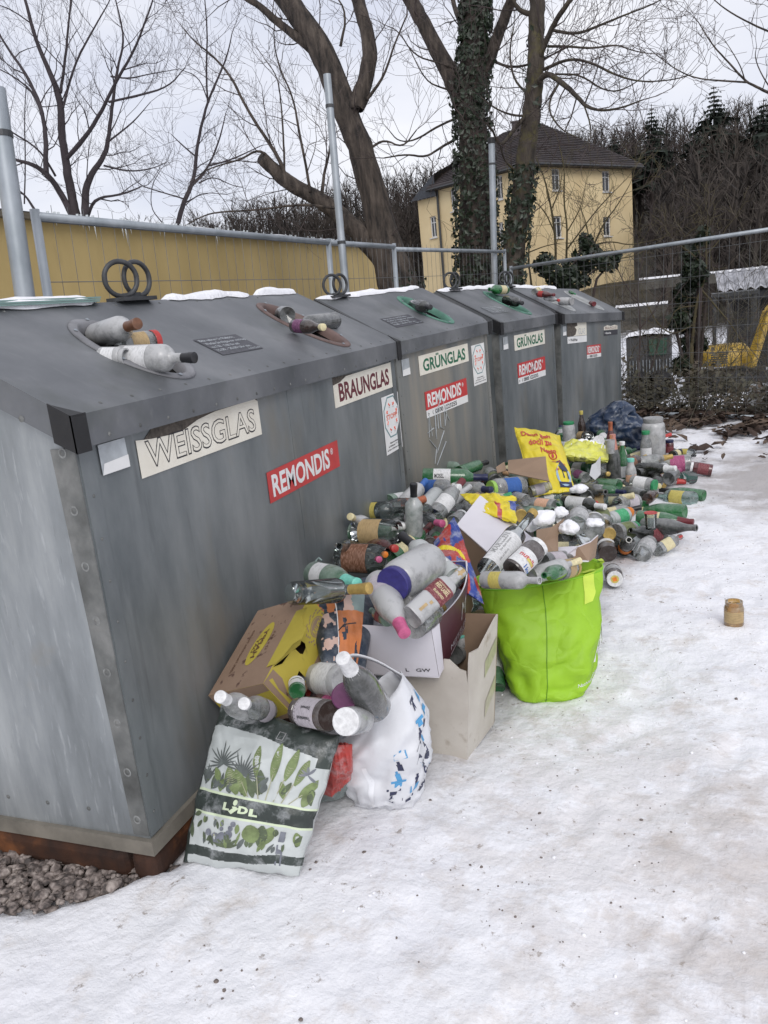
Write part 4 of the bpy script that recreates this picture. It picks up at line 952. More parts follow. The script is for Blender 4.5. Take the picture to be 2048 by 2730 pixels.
# ivy bush and ivy stump behind the fence
def leafball(m, c, rx, ry, rz, n, s, rg, mi=0):
    for k in range(n):
        d = unit(A(rg.gauss(0, 1), rg.gauss(0, 1), rg.gauss(0, 1))); q = rg.uniform(.55, 1.05) ; p = c + A(d[0] * rx, d[1] * ry, d[2] * rz) * q
        leaf(m, p, d + A(rg.gauss(0, .6), rg.gauss(0, .6), rg.gauss(0, .6)), s * rg.uniform(.6, 1.3), rg, mi)
def shrub(label, y, balls, zf, seed, name='ivy_bush', ml=None, stems=5, n=420, s=.05):
    rg = random.Random(seed); m = MB(); st = MB(); cs = []
    for (px, py, rx, ry) in balls:
        c = ay(*zf(px, py), y + rg.uniform(-.25, .25)); k = depth(c) / F / 1.62; leafball(m, c, rx * k, rx * k * .9, ry * k, int(n * rx * ry / 6000) + 60, s, rg); cs.append(c)
    b0 = cs[0]; zt = terrain(b0[0], b0[1])
    t = thing(name, label, 'bush', (b0[0], b0[1], zt))
    for c in cs: st.tube([A(b0[0], b0[1], zt - .05), (b0 + c) / 2 + A(rg.gauss(0, .1), 0, -.2), c], [.03, .02, .008], 5)
    st.build('stem', MTWIG, t, local=False); m.build('foliage', ml or MIVY, t, local=False); return t
shrub('dark ivy bush rising behind the fence below the house windows', 11.2, [(760, 1180, 80, 55), (690, 1140, 45, 50), (880, 1120, 70, 70), (870, 1045, 30, 35), (960, 1130, 50, 45), (800, 1220, 90, 35), (1000, 1110, 25, 20)], Z2, 31)
shrub('ivy covered stump with yellow lichen twigs behind the right fence', 9.9, [(1340, 1180, 55, 60), (1330, 1090, 45, 40), (1310, 1270, 60, 50), (1300, 1380, 70, 60), (1340, 1480, 60, 60), (1300, 1580, 60, 50), (1380, 1020, 30, 40)], Z2, 32, name='ivy_stump')
tree('sapling', 'lichen yellow sapling standing in the ivy stump at right', 9.7, [([(1330, 1500), (1350, 1300), (1395, 1180), (1390, 1080), (1400, 950)], [16, 14, 11, 9, 4]), ([(1370, 1250), (1440, 1330), (1500, 1400), (1560, 1500)], [10, 8, 6, 4]), ([(1395, 1170), (1340, 1100), (1280, 1060)], [8, 6, 4]),
    ([(1350, 1320), (1260, 1330), (1230, 1400)], [9, 6, 4]), ([(1340, 1400), (1250, 1450), (1180, 1400), (1130, 1300)], [8, 7, 6, 4]), ([(1390, 1100), (1450, 1040), (1480, 980)], [7, 5, 3])], 33, Z2, bark=MTWIGL, twig=MTWIGL, sp=.2, tl=.55, lvl=2, kids=(3, 3, 3), group='saplings behind the right fence')
tree('sapling', 'dark bare sapling just right of the last container', 9.6, [([(1100, 1560), (1110, 1400), (1090, 1250), (1120, 1100), (1150, 980)], [10, 9, 7, 5, 3]), ([(1105, 1420), (1180, 1330), (1220, 1220), (1240, 1120)], [8, 6, 5, 3]), ([(1100, 1300), (1040, 1230), (1010, 1160)], [6, 5, 3]),
    ([(1150, 1600), (1190, 1480), (1210, 1350), (1280, 1250)], [8, 7, 5, 3])], 34, Z2, bark=MTWIG, twig=MTWIG, sp=.16, tl=.6, lvl=2, kids=(4, 3, 3), group='saplings behind the right fence')
# brambles and leaf litter at the foot of the right fence
MBRAM = mat('bramble leaves', (.05, .05, .04), .7); noisy(MBRAM, [(.035, .025, .02), (.075, .07, .045), (.10, .065, .045)], 1.6, detail=3, pos=[.3, .5, .7])
MLIT = mat('dead leaves', (.08, .05, .035), .8); noisy(MLIT, [(.022, .014, .011), (.06, .038, .028), (.16, .115, .08)], 2.6, detail=3, pos=[.3, .5, .72])
rg = random.Random(8); m = MB()
def fence_y(x): return 9.33 + (x + .80) * (7.30 - 9.33) / 3.10
for k in range(5200):
    x = rg.uniform(-.5, 4.2); dd = abs(rg.gauss(0, .55)) + .10; y = fence_y(x) + dd
    hh = (.75 if x < 1.7 else .42) * (1 + .5 * fbm(x * 1.3, 1, 0, 2)); z = terrain(x, y) + rg.uniform(0, 1) ** 1.3 * hh * max(.25, 1 - dd * .6)
    leaf(m, A(x, y, z), A(rg.gauss(0, .6), rg.gauss(0, .6) - .3, 1), rg.uniform(.018, .045), rg)
for k in range(170):
    x = rg.uniform(-.4, 4); y = fence_y(x) + rg.uniform(.1, 1.0); grow(m, A(x, y, terrain(x, y)), A(rg.gauss(0, .8), rg.gauss(0, .3), 1), rg.uniform(.5, 1.2), .006, 1, rg, -.15, .25)
for k in range(110):
    x = rg.uniform(-.2, 5.5); y = rg.uniform(9.6, 13.5); far = grow(m, A(x, y, terrain(x, y)), A(rg.gauss(0, .25), rg.gauss(0, .2), 1), rg.uniform(.9, 2.0), .009, 2, rg, .1, .22, 0, (4, 3))
tag(m.build('bramble_thicket', MBRAM), 'tangle of brambles and dead leaves behind the right fence panel', 'brambles', kind='stuff')
m = MB()
for k in range(3600):
    x = rg.uniform(.4, 4.2); e = abs(rg.gauss(0, .45)); y = fence_y(x) + .30 - e * (2.2 if x > 1.0 else 1.2) 
    if fbm(x * 2.3, y * 2.3, 4, 3) < -.28 + e * .42 : continue
    c = A(x, y, terrain(x, y) + .02 + rg.uniform(0, .035)); u, v, w_ = frame(A(rg.gauss(0, .35), rg.gauss(0, .35), 1)); s_ = rg.uniform(.03, .075); a = rg.uniform(0, 6.28)
    X_ = u * math.cos(a) + v * math.sin(a); Y_ = np.cross(w_, X_)
    m.add([c - X_ * s_, c - X_ * s_ * .3 - Y_ * s_ * .5 + w_ * s_ * .3, c + X_ * s_ * .6 - Y_ * s_ * .35 + w_ * s_ * .4, c + X_ * s_ * 1.1, c + X_ * s_ * .5 + Y_ * s_ * .45 + w_ * s_ * .35, c - X_ * s_ * .3 + Y_ * s_ * .5 + w_ * s_ * .15, c + w_ * s_ * .05], [(0, 1, 6), (1, 2, 6), (2, 3, 6), (3, 4, 6), (4, 5, 6), (5, 0, 6)])
tag(m.build('leaf_litter', MLIT), 'brown dead leaves lying on the snow along the back fence', 'dead leaves', kind='stuff')
# ------------------------------------------------------------------ the yard behind: low wall, shed, digger, trailer
MCONC = plain('grey concrete', (.26, .27, .28), .8, .15, 3)
m = MB(); m.box((2.2, 11.6, -1), (9, 11.85, terrain(3, 11.7) + .35)); tag(m.build('low_wall', MCONC), 'low grey concrete wall behind the brambles at the right edge', 'wall')
m = MB()
for (a, b_, y_) in (((1705, 747), (1830, 737), 26), ((1890, 730), (2060, 722), 27), ((1640, 822), (1780, 810), 22)):
    P, Q = ay(*a, y_), ay(*b_, y_); m.box((P[0], y_, P[2] - .30), (Q[0], y_ + .4, P[2]))
    m.box((P[0], y_ - .02, P[2] + .001), (Q[0], y_ + .42, P[2] + .06), 1)
w1 = m.build('terrace_walls', [plain('mossy terrace wall', (.07, .065, .055), .9, .4, 2), MSNOW]); tag(w1, 'snow capped terrace walls on the slope behind the yard', kind='structure')
MCOR = mat('snow dusted corrugated sheet', (.5, .5, .52), .6); noisy(MCOR, [(.12, .12, .13), (.50, .50, .53)], 2, detail=5)
sh = thing('open_shed', 'dark open shed with snowy corrugated roof at the right edge', 'shed', (6.4, 21, -1))
P = ay(1915, 792, 20); Q = ay(2048, 772, 20)
m = MB()
def cor(u, v): x = P[0] + 7 * u; return (x, 20 + 3.0 * v, P[2] + .12 + v * .45 + .035 * math.sin(x * 2 * math.pi / .22) + (x - P[0]) * .02)
m.grid(cor, 160, 2, 0); m.build('roof', MCOR, sh, local=False)
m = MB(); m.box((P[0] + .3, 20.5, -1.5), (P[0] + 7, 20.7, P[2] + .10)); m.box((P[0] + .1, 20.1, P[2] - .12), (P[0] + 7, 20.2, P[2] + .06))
m.build('back_wall', plain('shed shadow wood', (.02, .02, .022), .9, .3), sh, local=False)  # the open shed's inner shade is put into this wall's near-black colour
for q in (.2, 2.6, 5.0):
    m = MB(); m.box((P[0] + q, 20.15, -1.5), (P[0] + q + .12, 20.27, P[2] - .01)); m.build('post', plain('dark post', (.03, .028, .03), .9), sh, local=False)
MYEL = plain('yellow machine paint', (.42, .27, .035), .45, .2, 3)
dg = thing('mini_excavator', 'yellow mini excavator standing in the snowy yard, cut by the right edge', 'excavator', (ay(1930, 980, 16)[0], 16, -.8))
cB = ay(1935, 945, 16); k = depth(cB) / F
m = MB()
def bodyf(u, v):
    a = u * 2 * math.pi; rx = 68 * k; rz = 27 * k * (1 if v < .5 else 1)
    h_ = -rz + 2 * rz * v; r_ = rx * (1 - .35 * v ** 3); return (cB[0] + r_ * math.cos(a) * (abs(math.cos(a)) ** -.25 if abs(math.cos(a)) > .1 else 1), 16 + .75 * r_ * math.sin(a), cB[2] + h_)
m.grid(bodyf, 28, 6); m.add([bodyf(i / 28, 1) for i in range(28)], [tuple(range(28))]); m.build('body', MYEL, dg, True, local=False)
m = MB(); 
for i in range(6): m.box((cB[0] - .28, 16 - .56, cB[2] - .12 + i * .04), (cB[0] + .02, 16 - .535, cB[2] - .10 + i * .04))
m.build('grille', MDARKM, dg, local=False)
P = ay(1905, 868, 16.3); Q = ay(2010, 925, 16.3)
m = MB(); 
for xx in (P[0], Q[0]):
    for yy_ in (15.9, 16.7): m.box((xx - .03, yy_ - .03, Q[2] - .1), (xx + .03, yy_ + .03, P[2] + .55))
m.box((P[0] - .05, 15.85, P[2] + .55), (Q[0] + .05, 16.75, P[2] + .62)); m.build('cab_frame', MDARKM, dg, local=False)
m = MB(); pts = [ay(2000, 975, 15.6), ay(2026, 900, 15.4), ay(2046, 830, 15.2), ay(2090, 780, 15)]
for i in range(3): m.tube([pts[i], pts[i + 1]], [.11 - .015 * i, .095 - .01 * i], 4)
m.build('boom', MYEL, dg, local=False)
for s_ in (-.45, .45):
    m = MB(); z0_ = terrain(cB[0], 16) + .02; m.tube([(cB[0] - .75, 16 + s_, z0_ + .18), (cB[0] + .75, 16 + s_, z0_ + .18)], .19, 10); m.build('track', MRUBBER, dg, local=False)
m = MB(); z0_ = terrain(cB[0], 16); m.tube([(cB[0], 16, z0_ + .25), (cB[0], 16, cB[2] - .3)], .3, 12); m.build('undercarriage', MDARKM, dg, local=False)
# parked trailer and skip with snow to the left of the ivy stump
P = ay(1672, 1000, 15); Q = ay(1785, 868, 15); zt = terrain(P[0], 15)
tr_ = thing('skip', 'dark mesh sided trailer with green tarpaulin and snow on top, right of the last container', 'trailer', ((P[0] + Q[0]) / 2, 15, zt))
m = MB(); m.box((P[0], 15, zt + .35), (Q[0], 16.6, Q[2] - .18)); m.build('body', plain('grey trailer', (.05, .05, .052), .6, .3, 8), tr_, local=False)
m = MB(); m.box((P[0] + .1, 14.97, zt + .30), (Q[0], 14.99, zt + .34))
for i in range(14): xx = P[0] + (Q[0] - P[0]) * i / 13; m.box((xx - .006, 14.96, zt + .34), (xx + .006, 14.985, Q[2] - .6))
m.build('side_mesh', MGALV, tr_, local=False)
m = MB(); m.box((P[0] + .42, 14.94, Q[2] - .52), (Q[0] - .05, 14.99, Q[2] - .22)); m.build('tarpaulin', plain('green tarp', (.025, .07, .045), .6), tr_, local=False)
m = MB(); m.grid(lambda u, v: (P[0] - .05 + (Q[0] - P[0] + .1) * u, 14.95 + 1.7 * v, Q[2] - .175 + .10 * math.sin(math.pi * min(1, max(0, u))) * (.6 + .4 * fbm(u * 4, v * 4, 0, 2))), 20, 8); m.build('snow_cover', MSNOW, tr_, True, local=False)
for s_ in (.3, .75):
    m = MB(); xx = P[0] + (Q[0] - P[0]) * s_; m.tube([(xx, 14.95, zt + .28), (xx, 15.1, zt + .28)], .28, 14); m.build('wheel', MRUBBER, tr_, local=False)
# ------------------------------------------------------------------ glass and bottle kit
def glassmat(name, tint, body, dens, frost, rough=.12):
    """bottle glass: tinted see-through skin, with hoar frost settled on it"""
    m = bpy.data.materials.new(name); m.use_nodes = True; t = m.node_tree; t.nodes.clear(); N = t.nodes.new; LK = t.links.new
    o = N('ShaderNodeOutputMaterial'); tr = N('ShaderNodeBsdfTransparent'); tr.inputs[0].default_value = (*tint, 1)
    pb = N('ShaderNodeBsdfPrincipled'); pb.inputs['Base Color'].default_value = (*body, 1); pb.inputs['Roughness'].default_value = rough
    m1 = N('ShaderNodeMixShader'); m1.inputs[0].default_value = dens; LK(tr.outputs[0], m1.inputs[1]); LK(pb.outputs[0], m1.inputs[2])
    gl = N('ShaderNodeBsdfGlossy'); gl.inputs[1].default_value = .08; fr = N('ShaderNodeFresnel'); fr.inputs[0].default_value = 1.5
    m2 = N('ShaderNodeMixShader'); LK(fr.outputs[0], m2.inputs[0]); LK(m1.outputs[0], m2.inputs[1]); LK(gl.outputs[0], m2.inputs[2])
    last = m2
    if frost > 0:
        fb = N('ShaderNodeBsdfPrincipled'); k = .5 + .5 * frost
        fc = tuple(.50 * (1 - .55 * (1 - k)) * (.55 + .45 * min(1, c * 1.1 + .25)) for c in tint); fb.inputs['Base Color'].default_value = (*fc, 1); fb.inputs['Roughness'].default_value = .32
        tc_ = N('ShaderNodeTexCoord'); n1 = N('ShaderNodeTexNoise'); n1.inputs['Scale'].default_value = 20; n1.inputs['Detail'].default_value = 6; n1.inputs['Roughness'].default_value = .7; LK(tc_.outputs['Object'], n1.inputs['Vector'])
        oi = N('ShaderNodeObjectInfo'); ad = N('ShaderNodeVectorMath'); ad.operation = 'ADD'; sc_ = N('ShaderNodeVectorMath'); sc_.operation = 'SCALE'; sc_.inputs['Scale'].default_value = 9
        cx_ = N('ShaderNodeCombineXYZ'); LK(oi.outputs['Random'], cx_.inputs[0]); LK(oi.outputs['Random'], cx_.inputs[1]); LK(cx_.outputs[0], sc_.inputs[0]); LK(tc_.outputs['Object'], ad.inputs[0]); LK(sc_.outputs[0], ad.inputs[1]); LK(ad.outputs[0], n1.inputs['Vector'])
        ge = N('ShaderNodeNewGeometry'); sx_ = N('ShaderNodeSeparateXYZ'); LK(ge.outputs['Normal'], sx_.inputs[0])
        ma = N('ShaderNodeMath'); ma.operation = 'MULTIPLY_ADD'; LK(sx_.outputs['Z'], ma.inputs[0]); ma.inputs[1].default_value = .16; LK(n1.outputs[0], ma.inputs[2])
        mr = N('ShaderNodeMapRange'); mr.inputs['From Min'].default_value = .56 - .36 * frost; mr.inputs['From Max'].default_value = .86 - .30 * frost; mr.inputs['To Max'].default_value = .35 + .6 * frost; mr.inputs['To Min'].default_value = .25 * frost
        LK(ma.outputs[0], mr.inputs[0])
        bn_ = N('ShaderNodeBump'); bn_.inputs['Strength'].default_value = .25; bn_.inputs['Distance'].default_value = .004; LK(n1.outputs[0], bn_.inputs['Height']); LK(bn_.outputs[0], fb.inputs['Normal'])
        m3 = N('ShaderNodeMixShader'); LK(mr.outputs[0], m3.inputs[0]); LK(m2.outputs[0], m3.inputs[1]); LK(fb.outputs[0], m3.inputs[2]); last = m3
    LK(last.outputs[0], o.inputs[0]); return m
GL = {'F': glassmat('frosted clear glass', (.86, .88, .88), (.34, .36, .36), .22, .85), 'f': glassmat('lightly frosted glass', (.86, .89, .88), (.30, .33, .32), .2, .45),
      'C': glassmat('clear glass', (.90, .93, .92), (.30, .34, .33), .08, 0), 'G': glassmat('green glass', (.06, .46, .13), (.015, .17, .045), .55, .22), 'g': glassmat('frosted green glass', (.14, .44, .22), (.02, .14, .05), .55, .50),
      'P': glassmat('frosted pale green glass', (.62, .82, .68), (.22, .32, .26), .3, .85), 'D': glassmat('dark olive glass', (.05, .06, .02), (.010, .012, .008), .8, .10), 'd': glassmat('frosted dark glass', (.06, .07, .06), (.02, .024, .022), .85, .42),
      'B': glassmat('brown glass', (.22, .07, .015), (.03, .012, .006), .6, .15), 'K': glassmat('glass smeared dark inside', (.10, .05, .03), (.035, .018, .013), .85, .2), 'A': glassmat('aqua glass', (.72, .90, .86), (.30, .42, .38), .22, .25),
      'R': glassmat('red content glass', (.25, .03, .02), (.09, .012, .012), .85, .12), 'H': glassmat('honey glass', (.9, .55, .18), (.35, .19, .05), .5, .35), 'O': glassmat('copper tinted glass', (.75, .35, .2), (.35, .12, .05), .5, .1)}
CC = {'navy': (.012, .016, .06), 'blue': (.03, .11, .36), 'black': (.015, .015, .017), 'gold': (.42, .29, .09), 'cream': (.62, .55, .33), 'white': (.66, .66, .66), 'red': (.42, .04, .035), 'burg': (.13, .02, .025), 'green': (.03, .25, .10), 'teal': (.18, .55, .45),
      'pink': (.50, .10, .22), 'violet': (.035, .03, .17), 'orange': (.70, .20, .02), 'cork': (.42, .26, .14), 'rose': (.55, .25, .20), 'lime': (.30, .52, .10), 'tan': (.42, .30, .15), 'yellow': (.55, .46, .12), 'copper': (.38, .12, .06), 'mag': (.26, .04, .12),
      'lav': (.47, .43, .46), 'grey': (.30, .30, .30), 'olive': (.10, .12, .035), 'brown': (.14, .06, .03), 'peach': (.70, .42, .28), 'plum': (.12, .03, .09)}
CM = {k: plain(k + ' cap', v, .42 if k not in ('white', 'cream') else .5, .22, 60, .35 if k in ('gold', 'rose', 'copper') else 0) for k, v in CC.items()}
LM = {}
def labelmat(k):
    if k not in LM:
        m = mat(k + ' paper label', CC[k], .6); a = CC[k]; d = tuple(q * .45 for q in a) if max(a) > .3 else tuple(min(1, q * 2.5 + .15) for q in a)
        # rows of small print and a darker band, wrapped round the label
        b = m.node_tree.nodes['Principled BSDF']; tcn = nd(m, 'ShaderNodeTexCoord'); mpn = nd(m, 'ShaderNodeMapping'); mpn.inputs['Scale'].default_value = (60, 60, 260)
        n = nd(m, 'ShaderNodeTexNoise'); n.inputs['Scale'].default_value = 1.4; n.inputs['Detail'].default_value = 2; lk(m, tcn.outputs['Object'], mpn.inputs[0]); lk(m, mpn.outputs[0], n.inputs['Vector'])
        r = nd(m, 'ShaderNodeValToRGB'); r.color_ramp.elements[0].position = .47; r.color_ramp.elements[0].color = (*a, 1); r.color_ramp.elements[1].position = .60; r.color_ramp.elements[1].color = (*[(x * .6 + y * .4) for x, y in zip(a, d)], 1)
        lk(m, n.outputs[0], r.inputs[0]); overlay(m, r.outputs[0], tuple(min(1, q * 1.1 + .05) for q in a), 12, lo=.5, hi=.7, amount=.6); LM[k] = m
    return LM[k]
# kind: L, profile (r,z), neck radius, neck start z, label z-range, squareness
KN = {
 'wine': (.30, [(.0, .012), (.028, .004), (.036, 0), (.038, .006), (.038, .19), (.035, .207), (.024, .222), (.0155, .236), (.014, .25), (.014, .288), (.0155, .29), (.0155, .30), (.011, .30)], .0155, .235, (.045, .14), 0),
 'champ': (.31, [(.0, .02), (.03, .006), (.041, 0), (.044, .008), (.044, .135), (.041, .165), (.033, .20), (.024, .23), (.0175, .26), (.0155, .295), (.0175, .297), (.0175, .31), (.011, .31)], .0175, .225, (.05, .13), 0),
 'hock': (.33, [(.0, .015), (.028, .004), (.035, 0), (.0375, .006), (.0375, .15), (.034, .18), (.026, .22), (.018, .26), (.014, .29), (.0135, .318), (.015, .32), (.015, .33), (.011, .33)], .015, .265, (.04, .12), 0),
 'spirit': (.29, [(.0, .008), (.034, .003), (.040, 0), (.042, .006), (.042, .165), (.040, .18), (.031, .195), (.020, .203), (.0145, .215), (.0135, .27), (.0155, .272), (.0155, .29), (.011, .29)], .0155, .245, (.035, .13), 0),
 'slim': (.33, [(.0, .01), (.03, .003), (.034, 0), (.036, .006), (.036, .19), (.033, .205), (.022, .217), (.0145, .228), (.0135, .31), (.0155, .312), (.0155, .33), (.011, .33)], .0155, .295, (.03, .15), 0),
 'flask': (.25, [(.0, .006), (.029, .003), (.034, 0), (.0355, .006), (.0355, .15), (.033, .165), (.026, .18), (.015, .19), (.0135, .232), (.0155, .234), (.0155, .25), (.011, .25)], .0155, .215, (.03, .12), 4),
 'beer': (.25, [(.0, .012), (.025, .003), (.030, 0), (.0315, .005), (.0315, .125), (.029, .145), (.021, .172), (.0145, .20), (.013, .235), (.0145, .237), (.0145, .25), (.010, .25)], .0145, .225, (.03, .10), 0),
 'milk': (.19, [(.0, .01), (.026, .003), (.032, 0), (.034, .005), (.034, .10), (.030, .125), (.022, .145), (.020, .17), (.023, .173), (.023, .19), (.018, .19)], .023, .17, (.015, .085), 0),
 'jar': (.135, [(.0, .006), (.030, .002), (.035, 0), (.038, .006), (.038, .10), (.035, .112), (.031, .116), (.031, .118), (.0335, .12), (.0335, .135), (.028, .135)], .0335, .117, (.025, .085), 0),
 'jarL': (.18, [(.0, .008), (.042, .002), (.050, 0), (.053, .008), (.053, .135), (.048, .155), (.040, .160), (.040, .162), (.0425, .164), (.0425, .18), (.037, .18)], .0425, .162, (.03, .12), 0),
 'jarXL': (.25, [(.0, .01), (.055, .003), (.064, 0), (.068, .01), (.068, .195), (.064, .215), (.053, .226), (.050, .228), (.050, .23), (.054, .232), (.054, .25), (.045, .25)], .054, .228, (.05, .16), 0),
 'small': (.085, [(.0, .004), (.026, .002), (.030, 0), (.032, .005), (.032, .062), (.029, .070), (.027, .071), (.0285, .073), (.0285, .085), (.024, .085)], .0285, .071, (.015, .055), 0),
 'glass': (.095, [(.0, .008), (.022, .002), (.027, 0), (.029, .004), (.034, .095), (.032, .095), (.027, .012)], .034, .095, (.02, .06), 0)}
JARS = ('jar', 'jarL', 'jarXL', 'small', 'glass')
_bm = {}
def heap(x, y):
    Hw = interp(y, [(.55, .0), (1.0, .40), (1.5, .52), (2.6, .54), (3.3, .42), (4.3, .30), (6.0, .28), (7.1, 0)])
    x0 = interp(y, [(2.4, 0), (3.1, -.25), (4.5, .0), (6, .2)]); x1 = interp(y, [(.55, .3), (1.2, .75), (2.0, .95), (2.9, 1.10), (3.5, 1.38), (5, 1.52), (6, 1.5), (6.8, 1.1), (7.1, .9)])
    s = (x - x0) / max(.05, x1 - x0); return 0 if s >= 1 else Hw * (1 - max(0, s) ** 1.3)
def hit(px, py, R):
    d = ray(px, py); t = .8; last = t
    while t < 14:
        P = CAM + d * t; 
        if P[2] < max(heap(P[0], P[1]), 0) + R * .85: return P
        t += .01
    return az(px, py, R)
def solve_top(P, px, py, Ln, far=None):
    d = ray(px, py); a = d @ d; b = 2 * d @ (CAM - P); c = (CAM - P) @ (CAM - P) - Ln * Ln; D = b * b - 4 * a * c
    if D <= 0: t = -b / (2 * a); Q = CAM + d * t; return Q, np.linalg.norm(Q - P) / Ln
    ts = [(-b - math.sqrt(D)) / (2 * a), (-b + math.sqrt(D)) / (2 * a)]; Q = [CAM + d * t for t in ts]
    if far == 'n': return Q[0], 1
    if far == 'f': return Q[1], 1
    g = [abs(q[2] - P[2]) + (2 if q[2] < .012 else 0) + (2 if q[0] < -.02 and q[1] < 2.5 else 0) for q in Q]; return (Q[0] if g[0] <= g[1] else Q[1]), 1
WIN = {0: (750, 1200, 3.318), 1: (880, 1200, 5.53), 2: (1100, 1180, 5.53), 3: (1380, 1100, 5.53), 4: (1600, 1150, 5.184), 5: (760, 1480, 5.53), 6: (1370, 1300, 5.53), 7: (500, 1550, 3.318), 8: (800, 1650, 3.016), 9: (0, 700, 2.37), 10: (600, 700, 2.37), 11: (1300, 720, 4.1475), 12: (1200, 1450, 3.318), 13: (1150, 1100, 3.318), 14: (1000, 720, 4.1475), 15: (0, 0, 1)}
def W(w_, x, y): o = WIN[w_]; return o[0] + x / o[2], o[1] + y / o[2]
NAMEK = {'wine': 'wine_bottle', 'champ': 'sparkling_wine_bottle', 'hock': 'slender_wine_bottle', 'spirit': 'spirit_bottle', 'slim': 'slim_bottle', 'flask': 'square_bottle', 'beer': 'beer_bottle', 'milk': 'milk_bottle', 'jar': 'glass_jar', 'jarL': 'large_jar', 'jarXL': 'preserving_jar', 'small': 'small_jar', 'glass': 'drinking_glass'}
ALLB = []
def make_bottle(kind, P, Q, gl, cap, lab, label, group='empty bottles and jars dumped in front of the containers', sc=1.0, caplen=None, face=None, labz=None):
    Ln, prof, nr, nz, lz, sq = KN[kind]
    if kind not in _bm:
        m = MB(); m.lathe([(r * (1.07 if kind not in JARS else 1.0), z) for r, z in prof], 28 if sq == 0 else 32, sq=sq); o = m.build(NAMEK[kind], GL['F'], None, True); _bm[kind] = o.data
        bpy.data.objects.remove(o); autosmooth_me(_bm[kind])
    ob = bpy.data.objects.new(NAMEK[kind], _bm[kind]); COL.objects.link(ob)
    ob.material_slots[0].link = 'OBJECT'; ob.material_slots[0].material = GL[gl]
    z = unit(Q - P); v = face if face is not None else unit(CAM - P); x = unit(v - z * (v @ z)); y = np.cross(z, x)
    M_ = Matrix.Identity(4)
    for i in range(3): M_[i][0] = x[i] * sc; M_[i][1] = y[i] * sc; M_[i][2] = z[i] * sc; M_[i][3] = P[i]
    ob.matrix_world = M_
    tag(ob, label, 'jar' if kind in ('jar', 'jarL', 'jarXL', 'small') else 'drinking glass' if kind == 'glass' else 'bottle', group)
    if cap:
        jar = kind in JARS; zc = nz - .001 if jar else (nz if caplen is None else Ln - caplen)
        k = ('cap', kind, round(zc, 3), jar)
        if k not in _bm:
            m = MB(); rr = nr + .0022
            rz = np.interp([zc, zc + .2 * (Ln - zc), Ln - .02], [p[1] for p in prof[2:]], [p[0] for p in prof[2:]])
            if jar: pr_ = [(rr, zc), (rr + .0012, zc + .002), (rr + .0012, Ln + .001), (rr - .002, Ln + .003), (rr - .006, Ln + .002), (0, Ln + .002)]
            else:
                pr_ = [(rz[0] + .0012, zc), (rz[1] + .0014, zc + .2 * (Ln - zc)), (rr - .001, Ln - .02), (rr, Ln - .016), (rr, Ln + .001), (rr - .002, Ln + .0025), (0, Ln + .0025)]
            m.lathe(pr_, 22, sq=0); o = m.build('cap', CM['gold'], None, True); autosmooth_me(o.data); _bm[k] = o.data; bpy.data.objects.remove(o)
        c = bpy.data.objects.new('lid' if jar else 'cap', _bm[k]); COL.objects.link(c); c.parent = ob; c.material_slots[0].link = 'OBJECT'; c.material_slots[0].material = CM[cap]
    if lab:
        k = ('lab', kind, labz)
        if k not in _bm:
            m = MB(); a0, a1 = -1.15, 1.15; z0, z1 = labz or lz; n = 20
            def fn(u, v):
                a = a0 + (a1 - a0) * u; zz = z0 + (z1 - z0) * v; rr = float(np.interp(zz, [p[1] for p in prof[2:]], [p[0] for p in prof[2:]])) * (1.07 if kind not in JARS else 1.0) + .0008
                c_, s_ = math.cos(a), math.sin(a)
                if sq: q_ = (abs(c_) ** sq + abs(s_) ** sq) ** (-1 / sq); c_ *= q_; s_ *= q_
                return (rr * c_, rr * s_, zz)
            m.grid(fn, n, 4); o = m.build('label', CM['gold'], None, True); _bm[k] = o.data; bpy.data.objects.remove(o)
        c = bpy.data.objects.new('label', _bm[k]); COL.objects.link(c); c.parent = ob; c.material_slots[0].link = 'OBJECT'; c.material_slots[0].material = labelmat(lab)
    ob['_r'] = 0; del ob['_r']
    ALLB.append((ob, P, Q)); return ob
def autosmooth_me(me):
    bm = bmesh.new(); bm.from_mesh(me)
    for f in bm.faces: f.smooth = True
    for e in bm.edges:
        if len(e.link_faces) == 2 and e.calc_face_angle(0) > math.radians(38): e.smooth = False
    bm.to_mesh(me); bm.free()
def curved_text(ob, kind, txts, col, sc=1, vertical=True, rot90=False):
    """lettering on a bottle's label; txts: (text, z, a, height, width) - reads along the bottle when vertical"""
    Ln, prof, nr, nz, lz, sq = KN[kind]; m = MB()
    for (s, zz, a, h, wd) in txts:
        def fn(u, v):
            z_ = zz + (u if vertical else v); aa = a + (-v if vertical else u) / .04
            if not vertical: aa = a + u / .04
            rr = float(np.interp(z_, [p[1] for p in prof[2:]], [p[0] for p in prof[2:]])) * (1.07 if kind not in JARS else 1.0) + .0018
            c_, s_ = math.cos(aa), math.sin(aa)
            if sq: q_ = (abs(c_) ** sq + abs(s_) ** sq) ** (-1 / sq); c_ *= q_; s_ *= q_
            return (rr * c_, rr * s_, z_)
        put_text_f(m, s, fn, h, wd, .02)
    o = m.build('lettering', col, ob); return o
